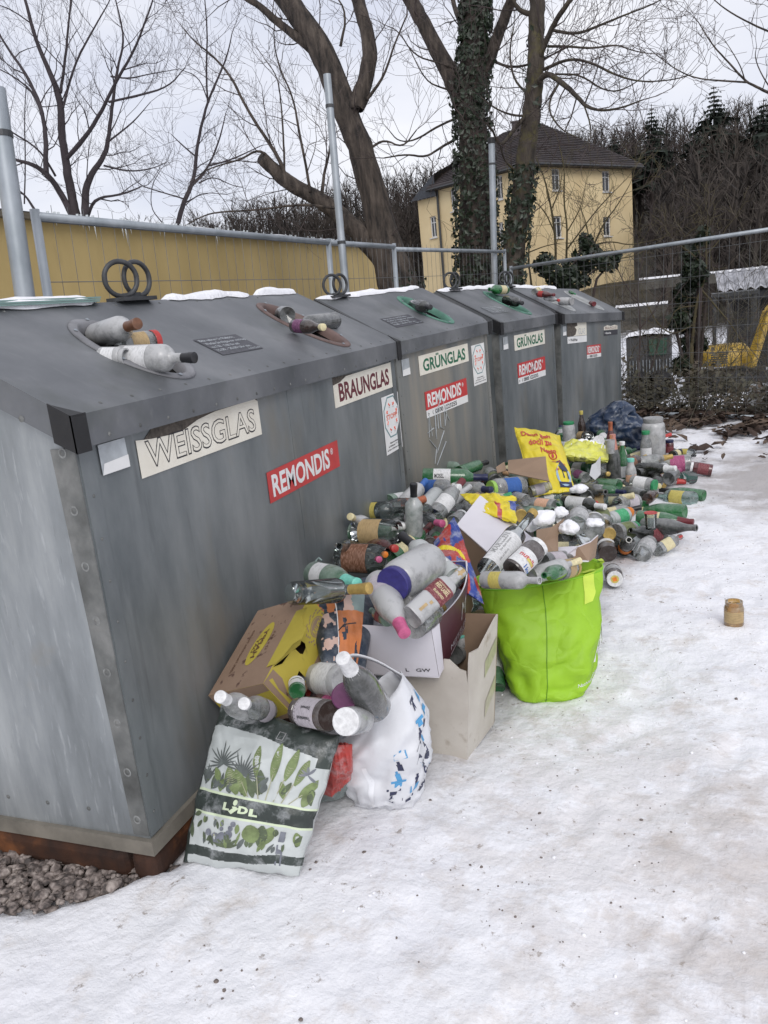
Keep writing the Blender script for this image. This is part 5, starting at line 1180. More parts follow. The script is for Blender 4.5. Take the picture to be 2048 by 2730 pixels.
def B(win, kind, bx, by, tx, ty, gl, cap, lab, label, **k):
    Ln = KN[kind][0]; R = max(p[0] for p in KN[kind][1])
    bp_ = W(win, bx, by); tp_ = W(win, tx, ty)
    if gl == 'F' and win in (2, 3, 4, 6) and (int(bx) * 7 + int(by)) % 5 < 2: gl = 'f'
    if 'D' in k: P = CAM + ray(*bp_) * k['D']
    elif 'z' in k: P = az(*bp_, k['z'])
    elif 'x' in k: P = ax(*bp_, k['x'])
    elif 'roof' in k:
        c_ = k['roof']; mw = c_.matrix_basis; P0 = mw @ Vector(roofp(.5, .3, k.get('ro', .03))); n_ = (mw.to_3x3() @ Vector(SN)); P = apl(*bp_, tuple(P0), np.array(n_))
    else: P = hit(*bp_, R)
    Q, sc = solve_top(P, *tp_, Ln * k.get('s', 1), k.get('far'))
    Qd = unit(Q - P) * Ln * sc * k.get('s', 1); s_ = sc * k.get('s', 1)
    return make_bottle(kind, P, P + Qd, gl, cap, lab, label, sc=s_, caplen=k.get('cl'), labz=k.get('lz'))
def UP(win, kind, bx, by, gl, cap, lab, label, z=None, lean=(0, 0), s=1.0, **k):
    P = hit(*W(win, bx, by), .0) if z is None else az(*W(win, bx, by), z)
    d = unit(A(lean[0], lean[1], 1)); return make_bottle(kind, P, P + d * KN[kind][0] * s, gl, cap, lab, label, sc=s, caplen=k.get('cl'), labz=k.get('lz'))
# ---- bottles sticking out of the chutes
t1 = C1
CR = 'bottles sticking out of the container chutes'
B(9, 'wine', 575, 475, 868, 385, 'F', 'brown', None, 'frosted clear bottle with corroded brown foil, uppermost in the grey rimmed chute', roof=C1, ro=-.05, far='n', cl=.06)
B(9, 'jar', 760, 525, 985, 495, 'f', 'red', 'tan', 'small jar with bright red lid between two frosted bottles in the grey rimmed chute', roof=C1, ro=-.01)
b_ = B(9, 'spirit', 770, 610, 1228, 600, 'F', 'black', 'white', 'large frosted clear bottle with black cap and white label, lowest in the grey rimmed chute', roof=C1, ro=-.02, cl=.045, s=.95)
B(9, 'small', 640, 600, 800, 600, 'F', None, 'white', 'frosted jar almost hidden behind the black capped bottle in the grey rimmed chute', roof=C1, ro=-.02)
B(10, 'champ', 395, 330, 330, 325, 'd', None, None, 'dark bottle end showing its round base in the brown rimmed chute', roof=C1, ro=.03, far='f', s=.8)
B(10, 'wine', 695, 365, 440, 400, 'd', None, None, 'long frosty dark bottle lying with its base to the right in the brown rimmed chute', roof=C1, ro=.03)
B(10, 'beer', 440, 400, 622, 408, 'B', 'cream', 'plum', 'small dark bottle with cream cap in the brown rimmed chute', roof=C1, ro=.03, s=.9)
B(14, 'wine', 420, 390, 612, 410, 'D', 'black', None, 'dark bottle neck pointing right in the green rimmed chute of the second container', roof=C2, ro=.0)
B(11, 'wine', 205, 218, 20, 212, 'G', None, 'cream', 'green bottle with cream label lying across the chute of the third container', roof=C3, ro=.06)
B(11, 'wine', 200, 330, 385, 365, 'D', 'black', None, 'black capped neck in the green rimmed chute of the third container', roof=C3, ro=.01)
B(11, 'small', 515, 240, 565, 225, 'f', 'cream', 'cream', 'pale small jar at the top of the left chute of the last container', roof=C4, ro=.05)
B(11, 'beer', 560, 262, 738, 275, 'R', 'burg', 'red', 'red labelled bottle in the left chute of the last container', roof=C4, ro=.05, s=.9)
B(11, 'beer', 640, 300, 790, 335, 'F', 'red', 'white', 'white labelled frosted bottle below the red one in the left chute of the last container', roof=C4, ro=.05, s=.8)
B(11, 'jar', 800, 345, 935, 345, 'F', 'grey', None, 'frosted jar lowest in the left chute of the last container', roof=C4, ro=.05)
B(11, 'beer', 910, 240, 970, 265, 'G', 'green', None, 'green cap end in the right chute of the last container', roof=C4, ro=.02, s=.5)
B(11, 'small', 1140, 365, 1180, 375, 'R', 'burg', None, 'dark red jar low in the right chute of the last container', roof=C4, ro=.02, s=.8)
# ---- heap, near part against the first container
B(1, 'champ', 640, 960, 1390, 722, 'C', 'copper', None, 'clear sparkling wine bottle with copper foil neck lying near the wall', cl=.12)
B(1, 'jarL', 400, 1205, 1010, 1215, 'C', None, 'tan', 'large clear jar with fruit picture label lying in front of the green bottle', s=1.15)
B(1, 'wine', 160, 1225, 1090, 1120, 'g', 'white', 'violet', 'green bottle with violet label at the left end of the heap against the wall')
B(1, 'beer', 620, 1150, 300, 980, 'F', 'cream', 'white', 'bottle with cream cap and striped neck pointing at the container wall', cl=.03)
B(1, 'spirit', 475, 905, 1100, 880, 'C', None, 'yellow', 'clear bottle with yellow label lying along the container wall')
B(1, 'wine', 1040, 840, 1412, 455, 'F', 'blue', None, 'frosted bottle with blue foil pointing up beside the copper foiled one', cl=.065)
UP(1, 'wine', 1240, 1400, 'P', 'black', None, 'pale green bottle standing upright with bright blue topped black neck', lean=(.12, -.1), cl=.06)
B(1, 'wine', 850, 770, 1250, 690, 'g', None, 'white', 'green bottle with white label half hidden at the wall')
B(1, 'wine', 960, 985, 1650, 862, 'C', 'navy', 'lav', 'clear bottle with long navy foil pointing right', cl=.07)
B(1, 'wine', 1360, 900, 1660, 545, 'P', 'navy', None, 'pale green bottle with navy and pink printed foil pointing up right', cl=.07, s=1.1)
B(1, 'jarL', 130, 1580, 840, 1610, 'C', None, 'brown', 'big clear jar with brown label lying above the dark patterned bag', s=1.2)
B(1, 'beer', 620, 1400, 960, 1452, 'R', 'red', None, 'bottle with frosty red screw cap below the big clear jar', cl=.03)
B(1, 'beer', 560, 1500, 815, 1540, 'C', 'orange', None, 'clear bottle with small orange cap', cl=.025, s=.8)
B(1, 'beer', 500, 1590, 725, 1612, 'C', 'pink', None, 'clear bottle with bright pink cap below the orange one', cl=.03, s=.8)
B(0, 'wine', 1520, 1130, 1065, 755, 'P', 'black', 'white', 'long pale green bottle with black foil lying across the heap toward the white box', z=.60, cl=.07)
B(1, 'wine', 1250, 1290, 1430, 1085, 'd', 'lav', 'white', 'bottle with pale lilac stopper beside the blue topped one', cl=.03)
B(1, 'champ', 1590, 1240, 1330, 1180, 'd', None, 'white', 'dark bottle with white label left of the red and blue bag')
B(1, 'jar', 1480, 1400, 1340, 1330, 'K', 'white', None, 'dark jar with white lid wedged left of the red and blue bag')
B(1, 'wine', 1120, 985, 1659, 1085, 'C', 'pink', 'lav', 'long clear bottle with magenta foil', cl=.05)
B(1, 'beer', 330, 1440, 130, 1415, 'C', None, None, 'clear bottle mouth pointing left at the foot of the wall')
# ---- on and in the white maroon box
X0 = B(0, 'jarXL', 1315, 985, 985, 1190, 'F', 'violet', None, 'huge frosted jar with violet lid lying on the white box', z=.66, far='n')
B(0, 'champ', 855, 1165, 1090, 1620, 'F', 'pink', 'lav', 'frosted bottle with pink foil neck hanging over the edge of the white box', z=.64, cl=.075, far='n', lz=(.03, .10))
b_ = B(0, 'flask', 1150, 1480, 1600, 1075, 'F', 'tan', 'burg', 'square frosted bottle with dark red slanted label in the white box', z=.585, s=1.0, cl=.03, lz=(.085, .15))
curved_text(b_, 'flask', [("RED LABEL", .121, -.62, .013, .05), ("OLD SCOTCH WHISKY", .137, -.6, .005, .048), ("BLENDED", .102, -.45, .008, .04)], CM['cream'], vertical=False)
m = MB(); 
for (a_, b2, c_) in ((.018, .052, .006), (.060, .072, .012)): m.grid(lambda u, v: (.0395, c_ - .010 + .010 * u, a_ + (b2 - a_) * v), 1, 2)
m.build('gold_emblem', CM['tan'], b_)
B(0, 'beer', 940, 1500, 800, 1420, 'g', None, 'burg', 'dark green frosted bottle lying inside the near end of the white box', z=.56, s=.7)
B(0, 'beer', 1060, 1350, 1225, 1270, 'F', None, None, 'small frosted bottle between the huge jar and the square bottle', z=.60)
B(0, 'wine', 1175, 1560, 1420, 1400, 'f', 'gold', None, 'frosted bottle end resting on the white box rim', z=.55, far='f')
B(0, 'wine', 1560, 1100, 1300, 1330, 'd', None, None, 'dark bottle deep inside the white box on the right', z=.55, far='n')
B(5, 'champ', 430, 280, 1060, 420, 'g', 'teal', 'white', 'green frosted sparkling wine bottle with turquoise neck in the patterned bag', D=2.95, cl=.10)
B(5, 'slim', 120, 565, 1240, 488, 'C', 'gold', None, 'slim clear bottle with gold foil and amber cap lying above the yellow carton', D=2.62, cl=.075)
# ---- around the yellow carton, palm bag and white bag
b_ = B(7, 'jarL', 1400, 890, 1120, 850, 'F', None, 'white', 'frosted jar with barcode label lying right of the yellow carton', D=2.48)
B(7, 'beer', 1370, 1170, 1085, 985, 'R', 'red', 'mag', 'small dark sauce bottle with red cap and colourful label', D=2.42, cl=.035)
B(7, 'jar', 1480, 1190, 1400, 1010, 'd', 'plum', None, 'jar with white and purple lid standing in the white bag', D=2.38, far='n', s=1.1)
b_ = B(7, 'jar', 1262, 1190, 985, 1145, 'K', None, 'lav', 'dark jar with pinkish grey label and black base under the yellow carton', D=2.25, s=1.15, lz=(.02, .105))
curved_text(b_, 'jar', [("Traubenkirsch", .03, -.3, .009, .055), ("Dörrwerk", .035, .35, .008, .04)], MINK)
B(7, 'jar', 1540, 1225, 1400, 1240, 'F', 'white', None, 'jar with white plastic lid at the front of the white bag', D=2.28, far='n')
B(7, 'champ', 1665, 1120, 1375, 680, 'd', 'white', None, 'dark sparkling wine bottle with white foil leaning out of the white bag', D=2.34, cl=.085, far='n')
B(7, 'beer', 560, 1160, 290, 1020, 'F', 'white', None, 'frosted bottle with white screw cap at the left top of the palm bag', D=2.36, cl=.05, far='n')
B(7, 'beer', 700, 1150, 500, 1080, 'f', 'white', 'lav', 'bottle with white cap under the lower end of the yellow carton', D=2.42, far='n')
B(7, 'small', 970, 975, 965, 905, 'G', 'white', 'white', 'green jar seen through the hole of the yellow carton', D=2.44, s=.8)
UP(8, 'small', 1295, 225, 'F', 'teal', None, 'jar with turquoise cap inside the grey carton', z=.29, s=.55)
B(8, 'jar', 1240, 290, 1330, 235, 'd', None, None, 'dark frosted jar inside the grey carton', z=.27)
b_ = B(12, 'slim', 400, 1280, 330, 620, 'G', None, 'white', 'green bottle with white MOST label standing between grey carton and lime bag', z=.02, s=1.1, lz=(.07, .19))
curved_text(b_, 'slim', [("MOST", .10, -.1, .022, .055)], MINK)
# ---- in the lime bag
b_ = B(13, 'slim', 490, 1400, 905, 880, 'C', 'gold', 'white', 'tall clear bottle with gold cap and white MARILLEN label leaning in the lime green bag', D=3.05, cl=.022, s=1.12, lz=(.02, .17))
curved_text(b_, 'slim', [("MARILLEN", .055, -.42, .020, .105), ("Der Alpen Schnaps", .075, -.1, .007, .07), ("40% vol 700 ml", .04, .35, .006, .06)], CM['grey'], vertical=True)
m = MB(); m.grid(lambda u, v: (.0372 * math.cos(-.55 + .5 * u), .0372 * math.sin(-.55 + .5 * u), .135 + .010 * v), 6, 1); m.build('black_strip', MINK, b_)
m = MB(); m.grid(lambda u, v: ((.0374) * math.cos(.25 * v * math.cos(u * 6.2832)), .0374 * math.sin(.25 * v * math.cos(u * 6.2832)), .085 + .011 * v * math.sin(u * 6.2832)), 16, 2); m.build('apricot_picture', CM['orange'], b_)
b_ = B(13, 'jarL', 720, 1400, 950, 1180, 'K', 'white', 'white', 'big hazelnut spread jar with white lid and white label in the lime green bag', D=2.92, s=.86, lz=(.012, .10))
curved_text(b_, 'jarL', [("nutella", .055, -.62, .022, .065)], MRED, vertical=False); curved_text(b_, 'jarL', [("1kg", .018, .35, .022, .032)], CM['blue'], vertical=False)
m = MB(); m.grid(lambda u, v: (.0555 * math.cos(.1 + .75 * u), .0555 * math.sin(.1 + .75 * u), .052 + .012 * v), 8, 1); m.build('yellow_band', CM['yellow'], b_)
m = MB(); m.grid(lambda u, v: (-.012 + .024 * u, -.016 + .032 * v, .1830), 2, 2); m.build('lid_print', CM['lime'], b_)
B(13, 'spirit', 900, 1445, 1318, 1308, 'F', 'cream', None, 'frosted bottle with cream gold neck pointing right in the lime green bag', D=3.0, cl=.06, s=.72)
B(13, 'wine', 470, 1480, 960, 1485, 'F', None, 'yellow', 'frosted bottle with yellow label lying at the rim of the lime green bag', D=2.98, s=.8, lz=(.05, .11))
B(13, 'beer', 560, 1480, 700, 1330, 'f', 'green', None, 'clear bottle with green cap below the tall gold capped one in the lime green bag', D=3.05, s=.9)
B(13, 'jar', 1130, 1400, 1250, 1370, 'f', 'gold', 'tan', 'jar with gold lid at the right inside of the lime green bag', D=3.05)
B(13, 'wine', 1180, 1390, 1000, 1440, 'G', None, None, 'green bottle lying crosswise in the lime green bag', D=3.08, s=.7)
UP(13, 'glass', 905, 1470, 'F', None, None, 'small frosted drinking glass beside the spread jar', z=.40)
B(13, 'wine', 970, 1330, 1290, 1300, 'd', None, 'lav', 'dark bottle with pale label at the back of the lime green bag', D=3.12)
# ---- middle of the heap
b_ = B(2, 'wine', 155, 500, 1105, 515, 'G', 'navy', 'white', 'large green bottle with navy foil and small white label lying on top of the heap', cl=.065, s=1.1, lz=(.05, .13))
curved_text(b_, 'wine', [("MOSEL", .055, .1, .018, .045)], MINK)
B(2, 'wine', 335, 350, 800, 375, 'g', 'red', None, 'green bottle with red cap lying along the wall behind the large green one', cl=.02)
B(2, 'wine', 690, 430, 1100, 290, 'G', 'black', None, 'green bottle with black foil and red top pointing up right', cl=.07)
B(2, 'spirit', 180, 665, 690, 660, 'F', 'white', 'blue', 'frosted bottle with blue label below the large green one')
B(2, 'wine', 690, 675, 1160, 690, 'F', 'navy', None, 'frosted bottle with blue black foil left of the lime ringed bottle', cl=.07)
B(2, 'champ', 330, 1080, 740, 560, 'F', 'burg', 'white', 'big frosted bottle with burgundy foil and small white label left of the white open box', cl=.065)
B(2, 'wine', 950, 1100, 755, 850, 'd', 'black', None, 'dark bottle with black foil tucked behind the white open box', cl=.06)
B(2, 'jarXL', 1620, 640, 1150, 690, 'F', 'lime', 'blue', 'large frosted bottle with blue yellow label and lime green collar', s=.95)
B(3, 'wine', 235, 1060, -190, 885, 'g', 'cork', None, 'green bottle lying left of the yellow printed bag with its base to the right')
B(2, 'champ', 1230, 580, 1160, 470, 'd', None, 'olive', 'dark bottle with olive diamond label on top of the heap')
B(2, 'spirit', 1200, 500, 1080, 420, 'F', None, None, 'frosted round shoulder behind the olive labelled bottle')
B(3, 'spirit', 560, 1390, 20, 1320, 'F', None, 'peach', 'frosted bottle with coral red sticker and black ring base')
B(3, 'jar', 130, 1295, -60, 1240, 'F', 'black', None, 'frosted jar showing its black ringed end')
B(3, 'jar', 190, 1170, 480, 1090, 'F', None, 'lav', 'frosted jar with pale blue label left of the yellow printed bag')
B(3, 'jar', 300, 1050, 520, 1110, 'P', 'lime', None, 'pale green jar with light green lid next to the yellow printed bag')
B(2, 'jar', 1540, 1000, 1600, 1080, 'K', 'gold', None, 'jam jar with gold purple lid facing the camera beside the white open box', far='n')
B(2, 'jar', 600, 1180, 720, 1090, 'F', 'white', None, 'frosted jar with ribbed black and white end at the tip of the white open box')
B(2, 'beer', 560, 1130, 400, 1105, 'd', 'teal', None, 'dark bottle with mint green cap')
# ---- far heap
UP(3, 'jarL', 765, 450, 'F', 'green', None, 'frosted jar with green lid standing at the back against the third container', s=1.0)
B(3, 'jar', 900, 350, 1070, 350, 'C', None, 'tan', 'clear jar with tan label lying beside the green lidded jar', s=1.2)
UP(3, 'beer', 955, 400, 'B', 'yellow', None, 'brown bottle with yellow cap standing furthest back', s=1.0, cl=.03)
B(3, 'wine', 1330, 470, 1175, 235, 'G', 'white', 'white', 'dark green bottle with white label and white cap leaning on the blue sack')
B(3, 'jarL', 1210, 490, 1195, 420, 'F', 'white', None, 'frosted jar lying upside down beside the pale yellow sack', far='n')
UP(3, 'beer', 1385, 640, 'R', 'copper', None, 'bottle with orange red neck behind the rose foiled one', s=1.1, cl=.06)
UP(3, 'glass', 1370, 600, 'F', None, None, 'frosted tumbler upside down on a neck beside the pale yellow sack', z=.36, s=1.0)
UP(3, 'champ', 1425, 1000, 'd', 'rose', None, 'dark frosted sparkling wine bottle with rose gold foil standing upright', cl=.13, s=1.08)
UP(3, 'beer', 1560, 1010, 'G', 'white', 'white', 'slim green bottle with white cap and white label standing upright', cl=.012, s=1.15)
UP(4, 'milk', 432, 760, 'F', 'teal', 'peach', 'small milk bottle with peach label and green top standing upright', s=1.05)
B(3, 'jar', 760, 720, 700, 640, 'F', None, None, 'frosted jar base right beside the yellow printed bag')
B(3, 'wine', 830, 690, 740, 620, 'd', None, None, 'dark bottle base beside the frosted jar')
B(3, 'wine', 1120, 740, 820, 650, 'd', None, None, 'dark bottle lying under the pale yellow sack')
B(3, 'wine', 1055, 810, 640, 810, 'G', None, 'white', 'green bottle with barcode label lying below the pale yellow sack')
B(3, 'jar', 1010, 975, 800, 900, 'F', 'grey', 'plum', 'frosted jar with burgundy label lying right of the yellow printed bag', s=1.15)
B(3, 'champ', 1500, 1085, 900, 1050, 'G', None, None, 'big green sparkling wine bottle lying in the middle of the far heap', s=1.05)
B(3, 'wine', 1120, 1050, 880, 1240, 'D', 'black', None, 'black bottle neck sticking down left from the big green bottle', cl=.1)
b_ = B(3, 'wine', 690, 1310, 1290, 1390, 'D', 'white', 'white', 'black wine bottle with wide white label lying behind the open carton', s=1.05, lz=(.04, .17))
B(3, 'wine', 950, 1110, 1300, 1170, 'd', None, None, 'grey frosted dark bottle under the big green one')
B(3, 'wine', 1010, 1230, 1300, 1215, 'd', None, 'tan', 'dark bottle with gold lettering above the white labelled wine bottle')
B(3, 'beer', 1130, 890, 1340, 905, 'F', 'gold', None, 'frosted bottle with gold screw cap left of the rose foiled one', cl=.025)
B(3, 'jarL', 1280, 790, 1240, 700, 'F', None, 'lav', 'frosted jar with pale blue lid print left of the rose foiled bottle', s=.9)
B(3, 'beer', 560, 1400, 640, 1290, 'G', 'green', None, 'green bottle bottom between black bottles behind the carton')
B(6, 'jarL', 930, 560, 975, 370, 'F', None, 'grey', 'frosted jar standing upside down on a clear jar in the open carton', z=.40, s=.95)
B(6, 'jarL', 1090, 760, 1060, 580, 'C', None, None, 'clear jar under the frosted one in the open carton', z=.27)
B(6, 'jar', 900, 330, 840, 300, 'F', 'black', None, 'frosted jar with black ring above the open carton')
B(6, 'beer', 1000, 400, 1180, 410, 'f', 'green', None, 'clear bottle with green cap right above the open carton', cl=.02)
B(6, 'jarL', 1180, 620, 1190, 480, 'F', 'white', None, 'frosted jar heaped with snow at the right end of the open carton', z=.33)
B(6, 'jarL', 1290, 400, 1330, 560, 'f', None, 'olive', 'cloudy jar with greenish contents right of the open carton')
B(6, 'jar', 480, 580, 420, 480, 'F', 'grey', None, 'jar mouth under a lump of snow in the brown flap')
B(6, 'jar', 800, 700, 900, 690, 'D', 'black', None, 'black ribbed cap inside the open carton')
B(6, 'beer', 700, 470, 790, 450, 'f', 'green', None, 'bottle with pale green cap above the brown flap', cl=.03)
B(4, 'champ', 480, 450, 995, 345, 'F', 'gold', None, 'frosted sparkling wine bottle with gold foil and black band', cl=.10)
B(4, 'spirit', 300, 480, 635, 348, 'B', 'gold', 'brown', 'brown bottle with gold cap above the gold foiled one', cl=.03)
UP(4, 'jarXL', 745, 385, 'F', 'grey', None, 'tall frosted preserving jar standing right of the blue sack', s=1.35)
UP(4, 'milk', 640, 400, 'f', 'green', 'white', 'clear bottle with green rim standing left of the tall preserving jar', s=1.25)
UP(4, 'jar', 960, 330, 'R', 'navy', 'burg', 'small jar with dark blue lid standing behind the heap', s=.95)
UP(4, 'small', 873, 320, 'R', 'plum', None, 'small jar with purple lid just left of the dark blue lidded one', s=1.0)
B(4, 'jar', 1110, 300, 1310, 300, 'C', None, 'yellow', 'clear jar with yellow blue label lying on the ice with its mouth to the right')
B(4, 'jar', 1000, 330, 1100, 300, 'D', 'navy', 'cream', 'small dark jar with cream label near the back edge')
B(4, 'jarXL', 1260, 430, 800, 470, 'f', None, 'mag', 'large clear bottle with pink label lying at the back right')
B(4, 'champ', 520, 525, 1045, 510, 'D', 'white', None, 'black sparkling wine bottle with white foil lying flat', cl=.11)
B(4, 'wine', 510, 590, 855, 568, 'D', 'cork', None, 'black bottle with cork stopper below the white foiled one', cl=.035)
B(4, 'champ', 945, 655, 1100, 540, 'd', 'mag', None, 'dark bottle showing its round base with magenta foil', far='f')
B(4, 'jarL', 1285, 640, 1080, 645, 'C', 'teal', None, 'clear jar with mint green lid lying near the right edge of the heap', s=.9)
B(4, 'jarL', 1550, 540, 1255, 490, 'R', 'white', 'burg', 'dark red jar with white lid lying on the ice farthest right', s=.85)
B(4, 'jarL', 440, 700, 765, 755, 'F', 'green', 'white', 'frosted jar with green lid and white label below the milk bottle', s=.95)
B(4, 'wine', 760, 590, 818, 760, 'D', 'cream', None, 'black bottle with cream cap pointing at the camera', far='n', cl=.02)
B(4, 'hock', 1440, 885, 830, 810, 'G', 'black', None, 'green bottle with black neck lying behind the lemon labelled one', cl=.09)
b_ = B(4, 'spirit', 1300, 935, 735, 880, 'A', 'gold', 'yellow', 'pale aqua bottle with lemon yellow label lying on the snow', s=1.15, cl=.03, lz=(.055, .15))
curved_text(b_, 'spirit', [("LIMONCELLO", .145, -.6, .012, .06)], MINK, vertical=False)
B(4, 'champ', 600, 900, 240, 780, 'd', None, None, 'dark green frosted bottle lying left of the brown jar', s=.95)
B(4, 'jar', 655, 930, 740, 870, 'B', None, None, 'brown jar showing its flat base')
B(4, 'jarL', 500, 975, 240, 1000, 'F', None, 'lav', 'jar with pale pink label heaped with snow')
B(4, 'champ', 1175, 1115, 490, 1080, 'G', 'cream', None, 'bright green sparkling wine bottle with cream neck lying on the snow', s=1.08, cl=.06)
B(4, 'champ', 520, 1200, 1290, 1258, 'G', 'burg', 'cream', 'green bottle with cream label and dark red foil just below the bright green one', s=1.05, cl=.11)
B(4, 'champ', 600, 1310, 1335, 1335, 'd', None, None, 'long dark frosted bottle with bare neck pointing right', s=1.08)
UP(4, 'glass', 705, 1350, 'C', 'red', None, 'clear square tumbler standing on the dark bottles', z=.15, s=1.0)
B(4, 'wine', 870, 1440, 420, 1370, 'D', None, 'burg', 'black bottle with red label and its hollow base to the right')
B(4, 'jarL', 225, 1400, 480, 1345, 'f', 'green', 'olive', 'clear jar with green lid showing its bottom', s=1.0)
B(4, 'jarL', 355, 1160, 110, 1240, 'P', None, 'green', 'pale green jar with printed green label', s=.95)
b_ = B(4, 'jarL', 110, 1690, 60, 1500, 'K', 'gold', 'white', 'dark brown jar with white label in front, its base toward the camera', z=.055, s=1.0, lz=(.06, .09))
B(4, 'wine', 340, 1620, 400, 1500, 'D', None, 'orange', 'black bottle base with orange label at the front of the heap', z=.042)
B(4, 'jarL', 580, 1690, 690, 1530, 'F', None, 'grey', 'frosted jar with dark label lying at the front of the heap', z=.05, s=.95)
B(4, 'flask', 800, 1640, 1115, 1455, 'f', 'red', 'cream', 'small bottle with red cap and cream label at the front right of the heap', z=.038, s=.92, cl=.04)
B(4, 'jar', 100, 1370, 130, 1420, 'H', 'gold', None, 'small jar with honey coloured lid above the dark brown jar')
B(4, 'jar', 0, 1400, 60, 1370, 'F', None, None, 'clear jar mouth facing the camera left of the honey coloured lid')
B(4, 'beer', 330, 1130, 500, 1100, 'F', 'orange', 'orange', 'frosted bottle with orange label behind the pale green jar')
B(4, 'milk', 60, 1250, -90, 1320, 'f', None, 'tan', 'cloudy glass with tan label left of the pale green jar')
b_ = B(6, 'jarL', 1455, 1240, 1490, 1350, 'K', 'white', 'grey', 'single jar with white lid and orange sticker lying alone on the snow', z=.046, far='n', s=.88)
m = MB(); m.grid(lambda u, v: (.024 * v * math.cos(u * 6.2832), .024 * v * math.sin(u * 6.2832), .1828), 18, 2); m.build('lid_sticker', CM['yellow'], b_)
m = MB(); m.grid(lambda u, v: (-.012 + .024 * u, -.012 + .024 * v, .1836), 2, 2); m.build('lid_print', CM['orange'], b_)
UP(15, 'small', 1957, 1665, 'H', None, 'tan', 'honey coloured jar with orange tan label standing alone on the snow at right', z=.0, s=1.3)
# ---- bottles buried under the others: they close the heap from below
rg = random.Random(41)
cols = ['f', 'f', 'G', 'g', 'G', 'G', 'D', 'D', 'P', 'K', 'C', 'C', 'A', 'F']; kinds = ['wine', 'champ', 'jar', 'jarL', 'beer', 'spirit', 'wine']
n = 0
while n < 225:
    y = rg.uniform(.85, 6.7); x = rg.uniform(-.2, 1.4); h_ = heap(x, y)
    if h_ < .07 or (y < 1.0 and x > .5): continue
    if .5 < x < 1.15 and y < 1.3: continue
    xmin = interp(y, [(2.45, .06), (3.1, -.15), (4.5, .08), (6.2, .30), (7.5, .7)])
    kd = rg.choice(kinds); R = max(p[0] for p in KN[kd][1]); z = max(R, h_ - R * rg.uniform(.4, 1.8))
    a = rg.uniform(0, 6.28); d = unit(A(math.cos(a), math.sin(a), rg.uniform(-.22, .28))); P = A(x, y, z); Q = P + d * KN[kd][0]
    if Q[0] < xmin or P[0] < xmin or Q[2] < R * .6: continue
    g_ = rg.choice(cols); cp = rg.choice([None, None, 'black', 'gold', 'white', 'red', 'green', 'navy', 'burg', 'cream']) 
    make_bottle(kd, P, Q, g_, cp, rg.choice([None, None, 'white', 'cream', 'tan', 'burg', 'grey']), 'glass container lying in the lower layers of the heap, partly covered by others', 'bottles and jars in the lower layers of the heap'); n += 1
# ------------------------------------------------------------------ bags
def sheetmat(name, col, rough=.42, var=.12, scale=10, bump=.3, frost=0, trans=0, bsc=None):
    m = mat(name, col, rough); lo = tuple(q * (1 - var) for q in col); hi = tuple(min(1, q * (1 + var)) for q in col)
    _, r, n, t = noisy(m, [lo, hi], scale, bump=bump, bscale=bsc, detail=5)
    if frost: overlay(m, r.outputs[0], (.55, .57, .58), 16, lo=.5, hi=.66, amount=frost, detail=8, rough=.7)
    return m
def loft(rings, n=56, sq=2.6, wr=.012, seed=0, fscale=7):
    """bag surface: rings = (zL, xL, yL, zR, xR, yR, half depth) from the two silhouette pixels; returns fn(a, t)"""
    data = []
    for (zl, xl, yl, zr, xr, yr, hd) in rings:
        PL, PR = az(xl, yl, zl), az(xr, yr, zr); C = (PL + PR) / 2; H = (PR - PL) / 2; dv = unit(A(-H[1], H[0], 0)); 
        if np.dot(dv, C - CAM) < 0: dv = -dv
        data.append((C, H, dv * hd))
    K = len(data)
    def fn(a, t, off=0.0):
        i = min(K - 2, max(0, int(t * (K - 1)))); f_ = t * (K - 1) - i; f2 = f_
        C = data[i][0] * (1 - f2) + data[i + 1][0] * f2; H = data[i][1] * (1 - f2) + data[i + 1][1] * f2; V = data[i][2] * (1 - f2) + data[i + 1][2] * f2
        c, s = math.cos(a), math.sin(a); q = (abs(c) ** sq + abs(s) ** sq) ** (-1 / sq); q = 1 + (q - 1) * .75
        P = C + (H * c + V * s) * q; nn = unit(unit(H) * c + unit(V) * s)
        w_ = min(1, t * 5) * min(1, .35 + (1 - t) * 1.3)
        fold = abs(fbm(math.cos(a) * 1.5 + seed, math.sin(a) * 1.5, t * 4.5, 2)) * -2.4 + .7 + .35 * fbm(math.cos(a) * 3 + seed, math.sin(a) * 3, t * fscale, 3) + 1.2 * abs(fbm(math.cos(a) * 1.3 - t * 3.4, math.sin(a) * 1.3 + t * 2.2, seed, 1))
        return P + nn * (wr * fold * w_ + off)
    return fn
def bag(name, label, cat, rings, m, n=72, k=44, bottom=True, close=False, thick=.002, **kw):
    fn = loft(rings, **kw); b = MB()
    vs = [fn(2 * math.pi * i / n, j / k) for j in range(k + 1) for i in range(n)]
    fs = [(j * n + i, j * n + (i + 1) % n, (j + 1) * n + (i + 1) % n, (j + 1) * n + i) for j in range(k) for i in range(n)]
    if bottom: fs.append(tuple(range(n))[::-1])
    if close: vs.append(sum([A(*v) for v in vs[-n:]]) / n); fs += [(k * n + i, k * n + (i + 1) % n, len(vs) - 1) for i in range(n)]
    b.add(vs, fs); C0 = sum([A(*v) for v in vs[:n]]) / n
    t = thing(name, label, cat, C0); o = b.build('bag_body', m, t, True, local=False)
    if thick: s = o.modifiers.new('thickness', 'SOLIDIFY'); s.thickness = thick; s.offset = -1
    return t, fn
